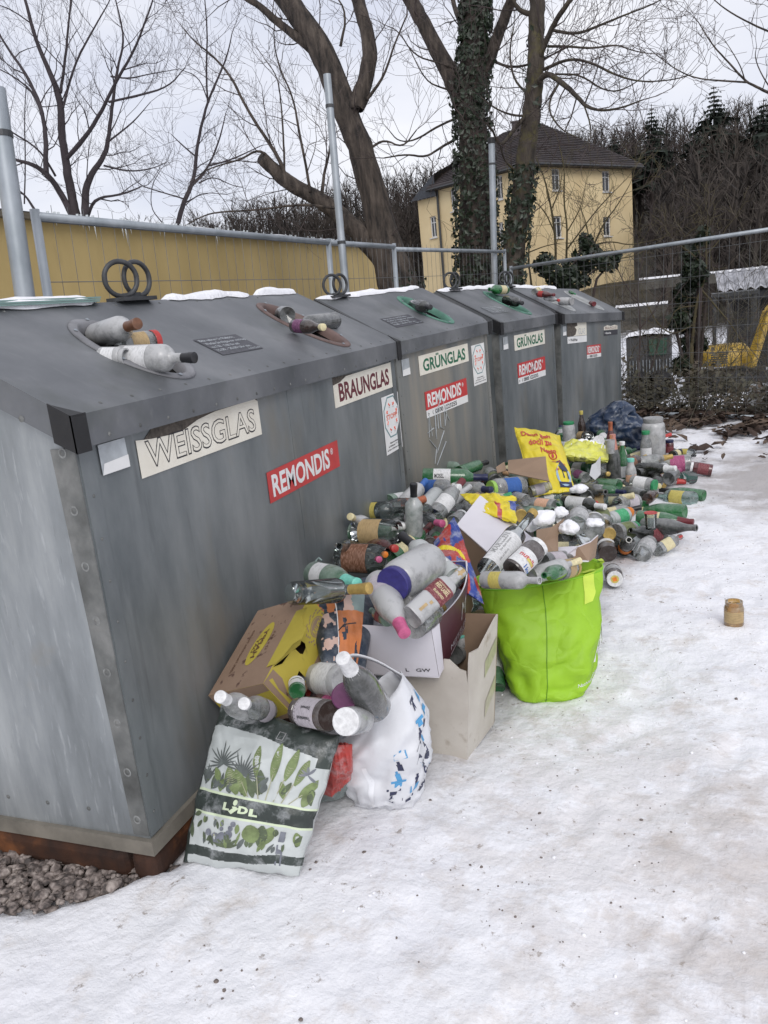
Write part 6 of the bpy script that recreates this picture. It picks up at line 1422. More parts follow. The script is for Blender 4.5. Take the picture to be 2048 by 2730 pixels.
def pillow(name, label, cat, B0, B1, T1, T0, th, colfn, mats, n=60, k=60, wr=.010, seed=0, bulge=1.0, part='bag_body', openTop=False, rows=None, tilt=None):
    """flat filled bag: four 3-D corners, bulging toward the camera and away; fn(u,v,off) is the front sheet"""
    B0, B1, T1, T0 = [A(*p) for p in (B0, B1, T1, T0)]; nn = unit(np.cross(B1 - B0, T0 - B0)); mid = (B0 + B1 + T0 + T1) / 4
    if np.dot(nn, CAM - mid) < 0: nn = -nn
    def fn(u, v, off=0.0, side=1):
        P = B0 * (1 - u) * (1 - v) + B1 * u * (1 - v) + T1 * u * v + T0 * (1 - u) * v
        e = (max(0, 4 * u * (1 - u)) ** .45) * (max(0, min(1, 4 * v * (1 - v) * 1.2)) ** .5)
        f_ = fbm(u * 3 + seed, v * 3, seed, 3) * .8 - abs(fbm(u * 2.2, v * 5 + seed, seed + 2, 2)) * 1.1 + abs(fbm(u * 6 + v * 3, v * 2, seed + 4, 2)) * .6
        ed = .35 + .65 * min(1, e)
        P = P + (T1 - T0) * (.03 * fbm(v * 4, seed, 1, 2)) * (1 - e) + (T0 - B0) * (.02 * fbm(u * 5, seed, 5, 2)) * (1 - e)
        return P + nn * side * (th * .5 * e * bulge + wr * f_ * ed + (off if side > 0 else 0) + (.0 if side > 0 else -.0))
    b = MB(); us = [i / n for i in range(n + 1)]; vsv = sorted(set([j / k for j in range(k + 1)] + (rows or [])))
    vs = []; fs = []; mi = []; nu = len(us)
    for side in (1, -1):
        b0 = len(vs)
        for v in vsv:
            for u in us: vs.append(fn(u, v, 0, side))
        for j in range(len(vsv) - 1):
            for i in range(n):
                fs.append((b0 + j * nu + i, b0 + j * nu + i + 1, b0 + (j + 1) * nu + i + 1, b0 + (j + 1) * nu + i)[::side]); mi.append(colfn((us[i] + us[i + 1]) / 2, (vsv[j] + vsv[j + 1]) / 2, side))
    h_ = len(vs) // 2
    rim_ = [(0, j) for j in range(len(vsv))] ; 
    for j in range(len(vsv) - 1):
        for i in (0, n): a, c = j * nu + i, (j + 1) * nu + i; fs.append((a, c, c + h_, a + h_)); mi.append(colfn(us[i], vsv[j], 1))
    for i in range(n):
        for j in ((0,) if openTop else (0, len(vsv) - 1)): a, c = j * nu + i, j * nu + i + 1; fs.append((a, c, c + h_, a + h_)); mi.append(colfn(us[i], vsv[j], 1))
    b.add(vs, fs); b.m = mi; t = thing(name, label, cat, (mid[0], mid[1], min(B0[2], B1[2])))
    b.build(part, mats, t, True, local=False); return t, fn
def w12(x, y): return W(12, x, y)
def w8(x, y): return W(8, x, y)
def RG(zl, pl, zr, pr_, hd): return (zl, pl[0], pl[1], zr, pr_[0], pr_[1], hd)
# lime green bag
MLIME = sheetmat('lime green woven plastic', (.28, .50, .018), .58, .14, 4, .0)
b = MLIME.node_tree.nodes['Principled BSDF']; t_ = nd(MLIME, 'ShaderNodeTexCoord'); w_ = nd(MLIME, 'ShaderNodeTexVoronoi', feature='DISTANCE_TO_EDGE'); w_.inputs['Scale'].default_value = 6.5; n_ = nd(MLIME, 'ShaderNodeTexNoise'); n_.inputs['Scale'].default_value = 5
mx_ = nd(MLIME, 'ShaderNodeMix', data_type='RGBA'); mx_.inputs[0].default_value = .35; lk(MLIME, t_.outputs['Object'], n_.inputs['Vector']); lk(MLIME, t_.outputs['Object'], mx_.inputs[6]); lk(MLIME, n_.outputs['Color'], mx_.inputs[7]); lk(MLIME, mx_.outputs[2], w_.inputs['Vector'])
q_ = nd(MLIME, 'ShaderNodeMapRange'); q_.inputs['From Max'].default_value = .12; lk(MLIME, w_.outputs['Distance'], q_.inputs[0]); bp_ = nd(MLIME, 'ShaderNodeBump'); bp_.inputs['Strength'].default_value = .28; bp_.inputs['Distance'].default_value = .012; lk(MLIME, q_.outputs[0], bp_.inputs['Height']); lk(MLIME, bp_.outputs[0], b.inputs['Normal']); MLIME2 = sheetmat('pale lime strap', (.55, .70, .08), .5, .1)
Dg = depth(az(*w12(850, 1290), 0))
t, fn = bag('shopping_bag', 'big lime green shopping bag full of bottles standing on the snow', 'bag', [
    RG(.0, w12(565, 1280), .0, w12(1140, 1250), .13), RG(.008, w12(540, 1262), .008, w12(1165, 1225), .14), RG(.075, w12(500, 1130), .075, w12(1245, 1085), .14), RG(.16, w12(462, 925), .16, w12(1290, 880), .155),
    RG(.25, w12(390, 740), .25, w12(1300, 650), .15), RG(.335, w12(300, 545), .335, w12(1308, 400), .135), RG(.41, w12(236, 345), .42, w12(1316, 150), .115)], MLIME, wr=.017, seed=2, sq=3.4, fscale=5)
m = MB(); pts = [fn(-math.pi / 2 - .12, q, .0012) for q in np.linspace(.02, .98, 34)]; m.tube(pts, .0018, 5); m.build('seam', plain('dark lime thread', (.12, .28, .01), .6), t, True, local=False)
m = MB(); pts = [fn(a, .985, .001) for a in np.linspace(0, 2 * math.pi, 73)]; m.tube(pts, .0035, 6, cap=False); m.build('rim_band', plain('rim tape', (.22, .50, .02), .5), t, True, local=False)
for (a0, q0, L_) in ((-.95, 1.0, .17), (-.05, 1.0, .16), (-2.85, 1.0, .04)):
    m = MB(); wdt = .035
    def st(u, v): 
        a = a0 + (u - .5) * wdt * 6; tt = q0 - L_ * abs(v * 1.0); return fn(a, min(.999, tt), .004 + (.010 if v < .04 else 0))
    m.grid(st, 4, 12); m.grid(lambda u, v: fn(a0 + (u - .5) * wdt * 6, .999, .012 - .02 * v) + A(0, 0, .006), 4, 4); m.build('strap', MLIME2, t, True, local=False)
m = MB()
put_text_f(m, "plus", lambda u, v: fn(-.55 + u * 6.0, .50 + v * 2.2, .0015), .085, .10, .03, rot=math.pi / 2 * 0)
put_text_f(m, "Nachhaltig einkaufen", lambda u, v: fn(-.95 + u * 4.5, .27 + v * 2.2 + u * .5, .0015), .014, .17, .01)
m.add([fn(-.52, .13, .0015), fn(-.30, .145, .0015), fn(-.30, .235, .0015), fn(-.52, .215, .0015)], [(0, 1, 2, 3)])
m.build('print', CM['white'], t, local=False)
m = MB()
for i in range(9): a = -.50 + i * .022; m.add([fn(a, .145, .0022), fn(a + .012, .145, .0022), fn(a + .012, .215, .0022), fn(a, .205, .0022)], [(0, 1, 2, 3)])
m.build('barcode', MINK, t, local=False)
# white bag with blue household icons
MWB = sheetmat('white woven bag', (.66, .67, .70), .5, .05, 7, .25); MWB2 = plain('blue print', (.08, .30, .55), .5, .1); MWB3 = plain('navy print', (.03, .035, .08), .5, .1)
t, fn = bag('shopping_bag', 'white shopping bag printed with blue household icons leaning between the palm bag and the cartons', 'bag', [
    RG(.0, w8(520, 1400), .0, w8(930, 1400), .07), RG(.012, w8(505, 1390), .012, w8(945, 1400), .085), RG(.05, w8(425, 1325), .06, w8(955, 1290), .10), RG(.12, w8(350, 1180), .14, w8(1015, 1100), .115), RG(.18, w8(305, 1030), .23, w8(1018, 930), .12),
    RG(.225, w8(292, 960), .31, w8(975, 730), .11), RG(.24, w8(294, 925), .405, w8(805, 440), .075)], MWB, wr=.020, seed=9, sq=3.4, fscale=4)
m = MB()
rg = random.Random(6)
def ip(a, q): return lambda u, v: fn(a + u * 11, q + v * 2.1, .0016)
def ic_rect(m, f_, x0, y0, x1, y1, mi=0): m.add([f_(x0, y0), f_(x1, y0), f_(x1, y1), f_(x0, y1)], [(0, 1, 2, 3)], mi)
def ic_disc(m, f_, x, y, r_, mi=0, n=10): m.add([f_(x + r_ * math.cos(6.2832 * k / n), y + r_ * math.sin(6.2832 * k / n)) for k in range(n)], [tuple(range(n))], mi)
for r0 in range(9):
    for c0 in range(3):
        if r0 >= 6 and c0 == 0: continue
        a = -1.35 + c0 * .44 + rg.uniform(-.03, .03) + .06 * r0; q = .34 + r0 * .068 + rg.uniform(-.01, .01); f_ = ip(a, q); mi = rg.choice([0, 1, 1]); k = rg.randint(0, 4); s = .0115
        if k == 0: ic_disc(m, f_, 0, 0, s, mi)
        elif k == 1: ic_rect(m, f_, -s, -s, s, s, mi); ic_rect(m, lambda u, v: f_(u, v) , -s * .2, s, s * .2, s * 1.6, mi)
        elif k == 2: ic_rect(m, f_, -s * .4, -s * 1.5, s * .4, s * .6, mi); ic_rect(m, f_, -s * .2, s * .6, s * .2, s * 1.5, mi)
        elif k == 3: ic_rect(m, f_, -s * 1.2, s * .3, s * 1.2, s, mi); ic_rect(m, f_, -s * .6, -s, s * .6, s * .3, mi)
        else: m.add([f_(-s, -s), f_(s, -s * .6), f_(s * .3, s * 1.2)], [(0, 1, 2)], mi)
put_text_f(m, "ACTION", lambda u, v: fn(-.62 + v * 4, .34 + u * 1.6, .0016), .03, .14, .04, m=1)
m.build('print', [MWB2, MWB3], t, local=False)
m = MB(); 
m.grid(lambda u, v: fn(-1.85 + .10 * u, .03 + .60 * v, .0012), 3, 30); m.build('side_fold', plain('bright tape', (.74, .75, .78), .4), t, True, local=False)
m = MB(); h0, h1 = fn(-.15, .995), fn(2.2, .995); top = w8(385, 275); T_ = CAM + ray(*top) * (depth(h0) * .99)
pts = [h0, h0 * .5 + T_ * .5 + A(0, 0, .018), T_, T_ + (h1 - T_) * .2 + A(0, 0, -.01), h1 * .6 + T_ * .4, h1]
P_, _ = smooth(pts, [1] * 6); wd_ = unit(A(.2, -.6, .75)) * .011
m.add([p + s * wd_ for p in P_ for s in (-1, 1)], [(2 * i, 2 * i + 2, 2 * i + 3, 2 * i + 1) for i in range(len(P_) - 1)]); o = m.build('strap', MWB, t, True, local=False); s = o.modifiers.new('t', 'SOLIDIFY'); s.thickness = .002
# palm print bag
MPW = sheetmat('white glossy film', (.50, .53, .52), .42, .05, 6, .25); MPD = sheetmat('dark green film', (.035, .045, .04), .4, .3, 9, .4, frost=.45); MPL = plain('pale lime stripe', (.60, .68, .48), .5, .08)
MLF = plain('sage leaf print', (.17, .22, .09), .55, .35, 30); MLF2 = plain('olive leaf print', (.09, .115, .065), .55, .3, 30); MLG = plain('slate leaf print', (.11, .125, .12), .55, .3, 30); MSTM = plain('stem print', (.36, .36, .25), .55)
b0, b1, t1_, t0_ = az(488, 2300, .012), az(797, 2336, .012), az(906, 1960, .37), az(588, 1880, .385)
# rows where the printed bands change
V = [.0, .055, .12, .315, .335, .43, .455, .86]
def pc(u, v, side):
    wob = .012 * math.sin(u * 9) + .02 * (u - .5)
    if v > .845 + .035 * math.sin(u * 4 + .5): return 1
    if side < 0: return 0 if v < .8 else 1
    if u < .06 - .03 * v or (u > .93 and v > .75): return 1
    if .318 < v < .335 or .455 < v < .472: return 2
    if .335 <= v <= .455: return 1
    if .055 + wob < v < .115 + wob: return 1
    return 0
t, fn = pillow('shopping_bag', 'palm leaf printed shopping bag with dark lettered band leaning on the first container', 'bag', b0, b1, t1_, t0_, .16, pc, [MPW, MPD, MPL], n=72, k=10, wr=.013, seed=3, openTop=False, rows=[j / 200 for j in range(201)])
m = MB()
def pv(x, y): return lambda u, v: fn(x + u, y + v, .0016)
def lf(m, x, y, ang, ln_, w_, mi, seg=7):
    """one printed leaf, from stem point (x,y) going along ang"""
    asp = .80; c, s = math.cos(ang), math.sin(ang); L_, R_ = [], []
    for i in range(seg + 1):
        q = i / seg; ww = w_ * math.sin(math.pi * min(1, q * .93 + .04)) ** .8; px_, py_ = ln_ * q * c, ln_ * q * s
        L_.append((x + px_ - s * ww, y + (py_ + c * ww) * asp)); R_.append((x + px_ + s * ww, y + (py_ - c * ww) * asp))
    P = L_ + R_[::-1]; P = [(min(.97, max(.03, a)), b_) for a, b_ in P]; vs = [fn(a, b_, .0016) for a, b_ in P]; n_ = len(L_)
    m.add(vs, [(i, i + 1, 2 * n_ - 2 - i, 2 * n_ - 1 - i) for i in range(n_ - 1)], mi)
def fan(m, x, y, r_, a0, a1, n_, mi, w_=.007):
    for k in range(n_): a = a0 + (a1 - a0) * k / (n_ - 1); lf(m, x, y, a, r_ * (.8 + .2 * math.sin(k * 2.1)), w_, mi)
def stemp(m, x0, y0, x1, y1, w_=.005, mi=3): m.add([fn(x0 - w_, y0, .0014), fn(x0 + w_, y0, .0014), fn(x1 + w_ * .6, y1, .0014), fn(x1 - w_ * .6, y1, .0014)], [(0, 1, 2, 3)], mi)
Rr = math.radians
fan(m, .24, .645, .19, Rr(-10), Rr(215), 15, 2); fan(m, .42, .60, .20, Rr(-5), Rr(140), 13, 2); fan(m, .10, .53, .12, Rr(40), Rr(150), 9, 2, .009); fan(m, .24, .50, .09, Rr(60), Rr(200), 7, 2, .009)
for (sx, sy, ex, ey) in ((.60, .475, .545, .61), (.66, .475, .66, .64), (.72, .475, .755, .66), (.78, .475, .83, .63), (.83, .475, .90, .56), (.52, .475, .43, .56)): stemp(m, sx, sy, ex, ey)
for (x, y, a, l_, w_, mi) in ((.54, .60, 98, .26, .030, 0), (.66, .60, 90, .32, .034, 0), (.755, .62, 82, .28, .034, 0), (.835, .60, 78, .24, .030, 0), (.88, .53, 62, .20, .030, 0), (.60, .50, 100, .20, .035, 1), (.92, .475, 80, .15, .035, 0), (.97, .49, 100, .14, .03, 1),
    (.50, .475, 128, .24, .045, 0), (.42, .475, 122, .22, .05, 0), (.33, .50, 100, .18, .045, 0), (.36, .475, 110, .14, .03, 1), (.56, .475, 118, .16, .03, 1), (.27, .475, 95, .10, .03, 0),
    (.08, .16, 100, .12, .02, 1), (.12, .23, 60, .07, .018, 1), (.06, .30, 20, .08, .02, 1), (.58, .30, -70, .15, .07, 0), (.68, .31, -88, .17, .05, 1), (.76, .31, -110, .17, .05, 0), (.93, .30, -75, .12, .03, 0), (.97, .28, -100, .1, .03, 1)): lf(m, x, y, Rr(a), l_, w_, mi)
rq = random.Random(17)
for k in range(26): lf(m, rq.uniform(.08, .92), rq.uniform(.475, .53), Rr(rq.uniform(60, 125)), rq.uniform(.07, .15), rq.uniform(.014, .03), rq.choice([0, 1, 1, 2]))
for k in range(20): lf(m, rq.uniform(.07, .93), rq.uniform(.13, .16), Rr(rq.uniform(55, 125)), rq.uniform(.05, .12), rq.uniform(.010, .02), rq.choice([0, 1, 2]))
for k in range(9): lf(m, rq.uniform(.10, .90), rq.uniform(.29, .31), Rr(-rq.uniform(60, 120)), rq.uniform(.04, .09), rq.uniform(.012, .022), rq.choice([0, 1, 2]))
# pale veins over the broad leaves
for (x, y, a, l_, w_) in ((.54, .60, 98, .26, .028), (.66, .60, 90, .32, .032), (.755, .62, 82, .28, .032), (.835, .60, 78, .24, .028), (.50, .475, 128, .24, .042), (.42, .475, 122, .22, .046), (.33, .50, 100, .18, .04)):
    ca, sa = math.cos(Rr(a)), math.sin(Rr(a))
    for i in range(2, 12):
        q = i / 13; ww = w_ * math.sin(math.pi * q) ** .8
        for sg in (-1, 1):
            x0, y0 = x + l_ * q * ca, y + l_ * q * sa * .8; x1, y1 = x + l_ * (q + .05) * ca - sg * sa * ww * .85, y + (l_ * (q + .05) * sa + sg * ca * ww * .85) * .8
            d = .0018; m.add([fn(x0, y0, .0022), fn(x0, y0 + d * 2, .0022), fn(x1, y1 + d, .0022)], [(0, 1, 2)], 3)
fan(m, .42, .135, .13, Rr(20), Rr(165), 8, 1, .012); stemp(m, .24, .16, .29, .30, .018, 1); stemp(m, .30, .20, .27, .31, .008)
for (x, y, r_) in ((.24, .215, .028), (.31, .19, .04), (.37, .195, .045), (.43, .22, .035), (.36, .25, .018), (.36, .28, .018), (.44, .26, .022), (.46, .29, .022)): 
    m.add([fn(x + r_ * math.cos(6.2832 * k / 14), y + r_ * .8 * math.sin(6.2832 * k / 14), .0015) for k in range(14)], [tuple(range(14))], 4)   # hanging sloth
for (x, y, w_, h_) in ((.84, .255, .02, .035), (.84, .20, .022, .06), (.825, .13, .006, .07), (.86, .13, .006, .07)): m.add([fn(x - w_, y - h_, .0015), fn(x + w_, y - h_, .0015), fn(x + w_, y + h_, .0015), fn(x - w_, y + h_, .0015)], [(0, 1, 2, 3)], 4)
for (a, l_) in ((200, .07), (150, .06), (60, .08), (-40, .09), (100, .07)): lf(m, .90, .69, Rr(a), l_, .010, 4)
m.build('leaf_print', [MLF, MLF2, MLG, MSTM, plain('grey animal print', (.17, .18, .21), .6, .25, 40)], t, local=False)
m = MB(); 
def lt(s, x, y, h, w_, rot=0): put_text_f(m, s, lambda u, v: fn(x + u, y + v, .0018), h, w_, .06)
lt("L", .335, .372, .042, .065); lt("D", .475, .366, .042, .075); lt("L", .56, .360, .042, .065)
def pp(P): m.add([fn(x, y, .0018) for x, y in P], [tuple(range(len(P)))])
pp([(.395, .366), (.425, .350), (.48, .392), (.445, .402), (.42, .398), (.43, .388)]); ic_disc(m, lambda u, v: fn(u, v, .0018), .440, .425, .019, 0, 14)
m.build('lettering', MPL, t, local=False)
m = MB()
for (x, y) in ((.22, .93), (.62, .90)):
    P = [(x - .025, y - .025), (x + .025, y - .025), (x + .025, y + .025), (x - .025, y + .025), (x - .025, y - .025)]; m.tube([fn(a, b_, .002) for a, b_ in P], .0012, 4)
m.build('handle_mark', CM['grey'], t, local=False)
# patterned bag behind the yellow carton
MO = sheetmat('orange print', (.50, .17, .06), .45, .3, 9, .3); MN = sheetmat('navy print film', (.022, .032, .05), .4, .4, 9, .4, frost=.15); MP = sheetmat('blush print', (.55, .38, .32), .45, .15, 6); MTL = sheetmat('grey green print', (.22, .29, .28), .45, .2, 6); MWL = CM['white']
def pc2(u, v, side):
    if v > .80: return 1 if fbm(u * 7, v * 7, 3, 2) < .25 else 2
    if u > .78 or u < .04: return 1
    if .33 < u < .345 and v < .8: return 4
    if .48 < v < .492 and u > .34: return 4
    if v >= .49:
        if u < .33: return 0 if fbm(u * 9, v * 9, 1, 2) < .2 else 1
        f_ = u - .34 - .20 * (v - .49) + .03 * fbm(u * 10, v * 10, 7, 2); return 1 if f_ < .09 else (2 if f_ < .27 - (v - .49) * .4 else 3)
    if u < .33: return 1 if fbm(u * 9, v * 9, 1, 2) < .15 else 2
    k = math.hypot((u - .46) * 2, (v - .30)) 
    return 1 if (k < .12 and fbm(u * 16, v * 16, 2, 2) > -.15) or fbm(u * 8, v * 5, 11, 2) > .42 else 0
q5 = lambda x, y, D: CAM + ray(*W(5, x, y)) * D
t, fn = pillow('shopping_bag', 'orange, pink and navy patterned bag squeezed between the yellow carton and the white box', 'bag', q5(560, 1640, 2.56), q5(1190, 1700, 2.60), q5(1400, 330, 3.02), q5(250, 430, 2.92), .10, pc2, [MO, MN, MP, MTL, MWL], n=70, k=70, seed=5, wr=.008)
m = MB(); put_text_f(m, "OZZ", lambda u, v: fn(.80 + u, .84 + v, .002), .05, .10, .05); m.build('lettering', CM['gold'], t, local=False)
m = MB(); a = q5(790, 1110, 2.62); m.tube([a, a + A(.02, 0, .02), q5(950, 1010, 2.60), q5(1050, 1000, 2.60)], .0022, 5); m.build('cord', MINK, t, local=False)
m = MB(); m.tube([q5(270, 440, 2.95), q5(400, 220, 2.98), q5(460, 80, 2.98), q5(500, 40, 2.98), q5(545, 80, 2.97)], .0035, 5); m.build('handle', MTL, t, True, local=False)
# red and blue bag next to the white box, and the one between the near bags
MRB = sheetmat('red film', (.42, .045, .035), .4, .3, 9, .35, frost=.35); MBB = sheetmat('blue film', (.03, .06, .28), .4, .3, 9, .35, frost=.5); MYB = sheetmat('yellow film', (.68, .55, .02), .38, .12, 6, .3)
q13 = lambda x, y, D: CAM + ray(*W(13, x, y)) * D
t, fn = pillow('shopping_bag', 'red and blue plastic bag with yellow stripe behind the white box', 'bag', q13(80, 1420, 3.0), q13(470, 1700, 2.95), q13(200, 925, 3.32), q13(20, 1150, 3.30), .06, lambda u, v, s: 2 if .48 < v + (u - .5) * .3 < .58 and u < .75 else (0 if fbm(u * 3 + 4, v * 3, 8, 2) > -.02 else 1), [MRB, MBB, MYB], seed=8, wr=.010, bulge=1)
t, fn = pillow('plastic_bag', 'crumpled red and grey bag on the snow between the palm bag and the white bag', 'bag', az(*w8(135, 1490), .01), az(*w8(400, 1380), .02), CAM + ray(*w8(420, 1010)) * 2.36, CAM + ray(*w8(250, 1020)) * 2.34, .08, lambda u, v, s: 0 if v > .25 + .25 * u else 1, [MRB, sheetmat('grey green film', (.20, .24, .23), .4, .2, 9, .3)], seed=10, wr=.012)
# yellow printed bag against the third container, and the yellow one in the middle of the heap
def pc3(u, v, s): return 0
t, fn = pillow('shopping_bag', 'tall yellow bag with red lettering "Dann geh doch zu" leaning on the third container', 'bag', q13(900, 740, 5.15), q13(1275, 690, 5.15), q13(1140, 200, 5.95), q13(735, 128, 5.95), .12, pc3, [MYB], seed=12, wr=.022, n=50, k=50)
m = MB()
put_text_f(m, "Dann geh", lambda u, v: fn(.10 + u, .80 + v - u * .05, .004), .085, .62, .03); put_text_f(m, "doch zu", lambda u, v: fn(.20 + u, .64 + v - u * .02, .004), .085, .5, .03); put_text_f(m, "Netto", lambda u, v: fn(.42 + u, .51 + v, .004), .075, .34, .03)
put_text_f(m, "discount", lambda u, v: fn(.60 + u, .335 + v, .004), .035, .30, .01); put_text_f(m, ".de", lambda u, v: fn(.62 + u, .22 + v, .004), .035, .10, .01)
m.tube([fn(.66 + .085 * math.cos(a), .46 + .055 * math.sin(a), .004) for a in np.linspace(0, 6.2832, 17)], .004, 4); ic_disc(m, lambda u, v: fn(u, v, .004), .66, .46, .03); m.build('lettering', MRED, t, local=False)
m = MB(); m.add([fn(.80 + .17 * math.cos(6.2832 * k / 18), .17 + .13 * math.sin(6.2832 * k / 18), .004) for k in range(18)], [tuple(range(18))], 0)
m.add([fn(x, y, .006) for x, y in ((.66, .03), (.95, .03), (.95, .09), (.66, .09))], [(0, 1, 2, 3)], 1)
m.add([fn(x, y, .006) for x, y in ((.68, .33), (.78, .38), (.90, .30), (.93, .25), (.84, .22), (.74, .25))], [tuple(range(6))], 1)
m.add([fn(x, y, .006) for x, y in ((.78, .23), (.80, .23), (.82, .13), (.79, .13))], [(0, 1, 2, 3)], 1); m.add([fn(x, y, .006) for x, y in ((.88, .23), (.90, .23), (.92, .13), (.89, .13))], [(0, 1, 2, 3)], 1)
m.build('print', [plain('pale blue print', (.30, .42, .55), .5), CM['navy']], t, local=False)
q2 = lambda x, y, D: CAM + ray(*W(2, x, y)) * D
pillow('plastic_bag', 'yellow plastic bag with blue spots caught behind the white open box', 'bag', q2(980, 1000, 3.75), q2(1530, 1190, 3.62), q2(1530, 800, 3.95), q2(700, 760, 4.05), .045, lambda u, v, s: 1 if (u > .86 and .35 < v < .75) else (2 if .50 < u < .62 and v < .45 else 0), [MYB, MBB, MRB], seed=14, wr=.030, n=40, k=40)
MPY = sheetmat('pale yellow film', (.62, .62, .10), .35, .15, 9, .4, frost=.3)
q3 = lambda x, y, D: CAM + ray(*W(3, x, y)) * D
pillow('plastic_bag', 'pale yellow sack dusted with snow in the far part of the heap', 'bag', q3(640, 620, 5.75), q3(1330, 720, 5.75), q3(1340, 520, 6.15), q3(680, 440, 6.15), .12, lambda u, v, s: 1 if v > .70 + .25 * fbm(u * 6, v * 3, 2, 3) else 0, [MPY, MSNOW], seed=15, wr=.05, n=50, k=40)
MBLUE = sheetmat('dark blue sack film', (.018, .035, .075), .33, .3, 6, .5, frost=.30)
bag('rubbish_sack', 'bulging dark blue rubbish sack at the far end of the heap beside the last container', 'sack', [
    (0, 1600, 1218, 0, 1730, 1216, .14), (.10, 1588, 1196, .10, 1730, 1196, .17), (.22, 1580, 1160, .22, 1720, 1165, .18), (.33, 1576, 1128, .33, 1706, 1135, .16), (.41, 1590, 1105, .41, 1690, 1108, .12), (.48, 1618, 1085, .48, 1676, 1085, .07), (.53, 1640, 1070, .53, 1662, 1068, .02)], MBLUE, seed=21, wr=.05, thick=0, close=True, fscale=12, sq=2.2)
# ------------------------------------------------------------------ cartons
def slab(m, P, th, mi=0, mi2=None, side=None):
    """panel with thickness from a planar polygon (3-D corners)"""
    P = [A(*p) for p in P]; nn = unit(np.cross(P[1] - P[0], P[-1] - P[0])); n = len(P)
    if np.dot(nn, CAM - P[0]) < 0: nn = -nn
    m.add(P, [tuple(range(n))], mi); m.add([p - nn * th for p in P], [tuple(range(n))[::-1]], mi if mi2 is None else mi2)
    b = len(m.v) - 2 * n; m.f += [(b + i, b + (i + 1) % n, b + n + (i + 1) % n, b + n + i) for i in range(n)]; m.m += [mi if side is None else side] * n
MCARD = mat('brown cardboard', (.26, .17, .115), .8); _, rk, _, _ = noisy(MCARD, [(.235, .155, .105), (.30, .205, .145)], 5, detail=5)
overlay(MCARD, rk.outputs[0], (.07, .03, .025), 26, lo=.62, hi=.68, amount=.8, detail=3)
MCARD2 = plain('clean brown cardboard', (.27, .185, .125), .8, .1, 6)
MYC = mat('yellow printed carton', (.45, .36, .05), .65); _, rk, _, _ = noisy(MYC, [(.40, .32, .045), (.50, .41, .06)], 5); overlay(MYC, rk.outputs[0], (.12, .08, .03), 9, lo=.62, hi=.7, amount=.5)
MWC = mat('white carton', (.62, .60, .64), .7); _, rk, _, _ = noisy(MWC, [(.58, .56, .60), (.66, .64, .68)], 4)
MGC = mat('stained greyish carton', (.52, .48, .42), .8); _, rk, _, _ = noisy(MGC, [(.44, .40, .35), (.58, .545, .49)], 5, detail=7); overlay(MGC, rk.outputs[0], (.22, .16, .10), 7, lo=.60, hi=.70, amount=.7, detail=7)
MMAR = plain('maroon carton', (.075, .022, .03), .5, .15, 5)
from mathutils.geometry import tessellate_polygon
def faceholes(m, o, e1_, e2_, outer, holes, mi=0, off=0, fn=None):
    P = [[Vector((x, y, 0)) for x, y in outer]] + [[Vector((x, y, 0)) for x, y in h] for h in holes]; tr = tessellate_polygon(P); fl = [p for q in P for p in q]
    n = unit(np.cross(e1_, e2_)); m.add([o + e1_ * p.x + e2_ * p.y + n * off for p in fl], [tuple(k) for k in tr], mi)
RO = A(.247, .309, .475); ra, rb_x, rc = A(-.932, .17, -.319) * .244, A(.032, .918, .395) * .374, A(.36, .358, -.862) * .155
t = thing('drinks_carton', 'yellow and brown cardboard drinks carton tilted on the near bags against the container', 'carton', RO + rc + ra * .5)
i2 = np.linalg.inv(np.array([[410, 265], [-780, 295]])); i3 = np.linalg.inv(np.array([[-480, 410], [105, -780]]))
def uvS(x, y): q = i2 @ A(x - 670, y - 905); return (float(q[0]), float(q[1]))
def uvT(x, y): q = i3 @ A(x - 670, y - 905); return (float(q[0]), float(q[1]))
slot = [uvS(*p) for p in ((750, 772), (830, 745), (900, 650), (945, 620), (990, 662), (1015, 665), (1042, 610), (1035, 570), (1000, 545), (990, 580))]; slot = [(min(.97, max(.02, a)), max(.015, b_)) for a, b_ in slot]
hole = [uvS(*p) for p in ((980, 812), (1045, 880), (990, 985), (930, 930))]
m = MB()
faceholes(m, RO, rb_x, rc, [(0, 0), (1, 0), (1, 1), (0, 1)], [slot, hole], 1)
faceholes(m, RO, ra, rb_x, [(0, 0), (1, 0), (1, 1), (0, 1)], [], 0)
m.add([RO, RO + ra, RO + ra + rc, RO + rc], [(0, 1, 2, 3)], 1)
m.add([RO + rb_x, RO + rb_x + ra, RO + rb_x + ra + rc, RO + rb_x + rc], [(3, 2, 1, 0)], 0)
m.add([RO + ra, RO + ra + rb_x, RO + ra + rb_x + rc, RO + ra + rc], [(0, 1, 2, 3)], 0); m.add([RO + rc, RO + rc + rb_x, RO + rc + rb_x + ra, RO + rc + ra], [(0, 1, 2, 3)], 0)
m.build('box', [MCARD, MYC, MDARKM], t, local=False)
nS = unit(np.cross(rb_x, rc)); nS = nS if np.dot(nS, CAM - RO) > 0 else -nS; nT = unit(np.cross(ra, rb_x)); nT = nT if np.dot(nT, CAM - RO) > 0 else -nT; nE = unit(np.cross(ra, rc)); nE = nE if np.dot(nE, CAM - RO) > 0 else -nE
def S_(u, v, o=.0008): return RO + rb_x * u + rc * v + nS * o
def T_f(u, v, o=.0008): return RO + ra * u + rb_x * v + nT * o
def E_(u, v, o=.0008): return RO + ra * u + rc * v + nE * o
m = MB()  # brown areas of the yellow side, flap and end
m.add([S_(*uvS(*p)) for p in ((670, 905), (750, 790), (830, 870), (880, 1000), (1010, 1020), (940, 1190))], [tuple(range(6))], 0)
m.add([S_(0, .88), S_(1, .88), S_(1, 1), S_(0, 1)], [(0, 1, 2, 3)], 0)
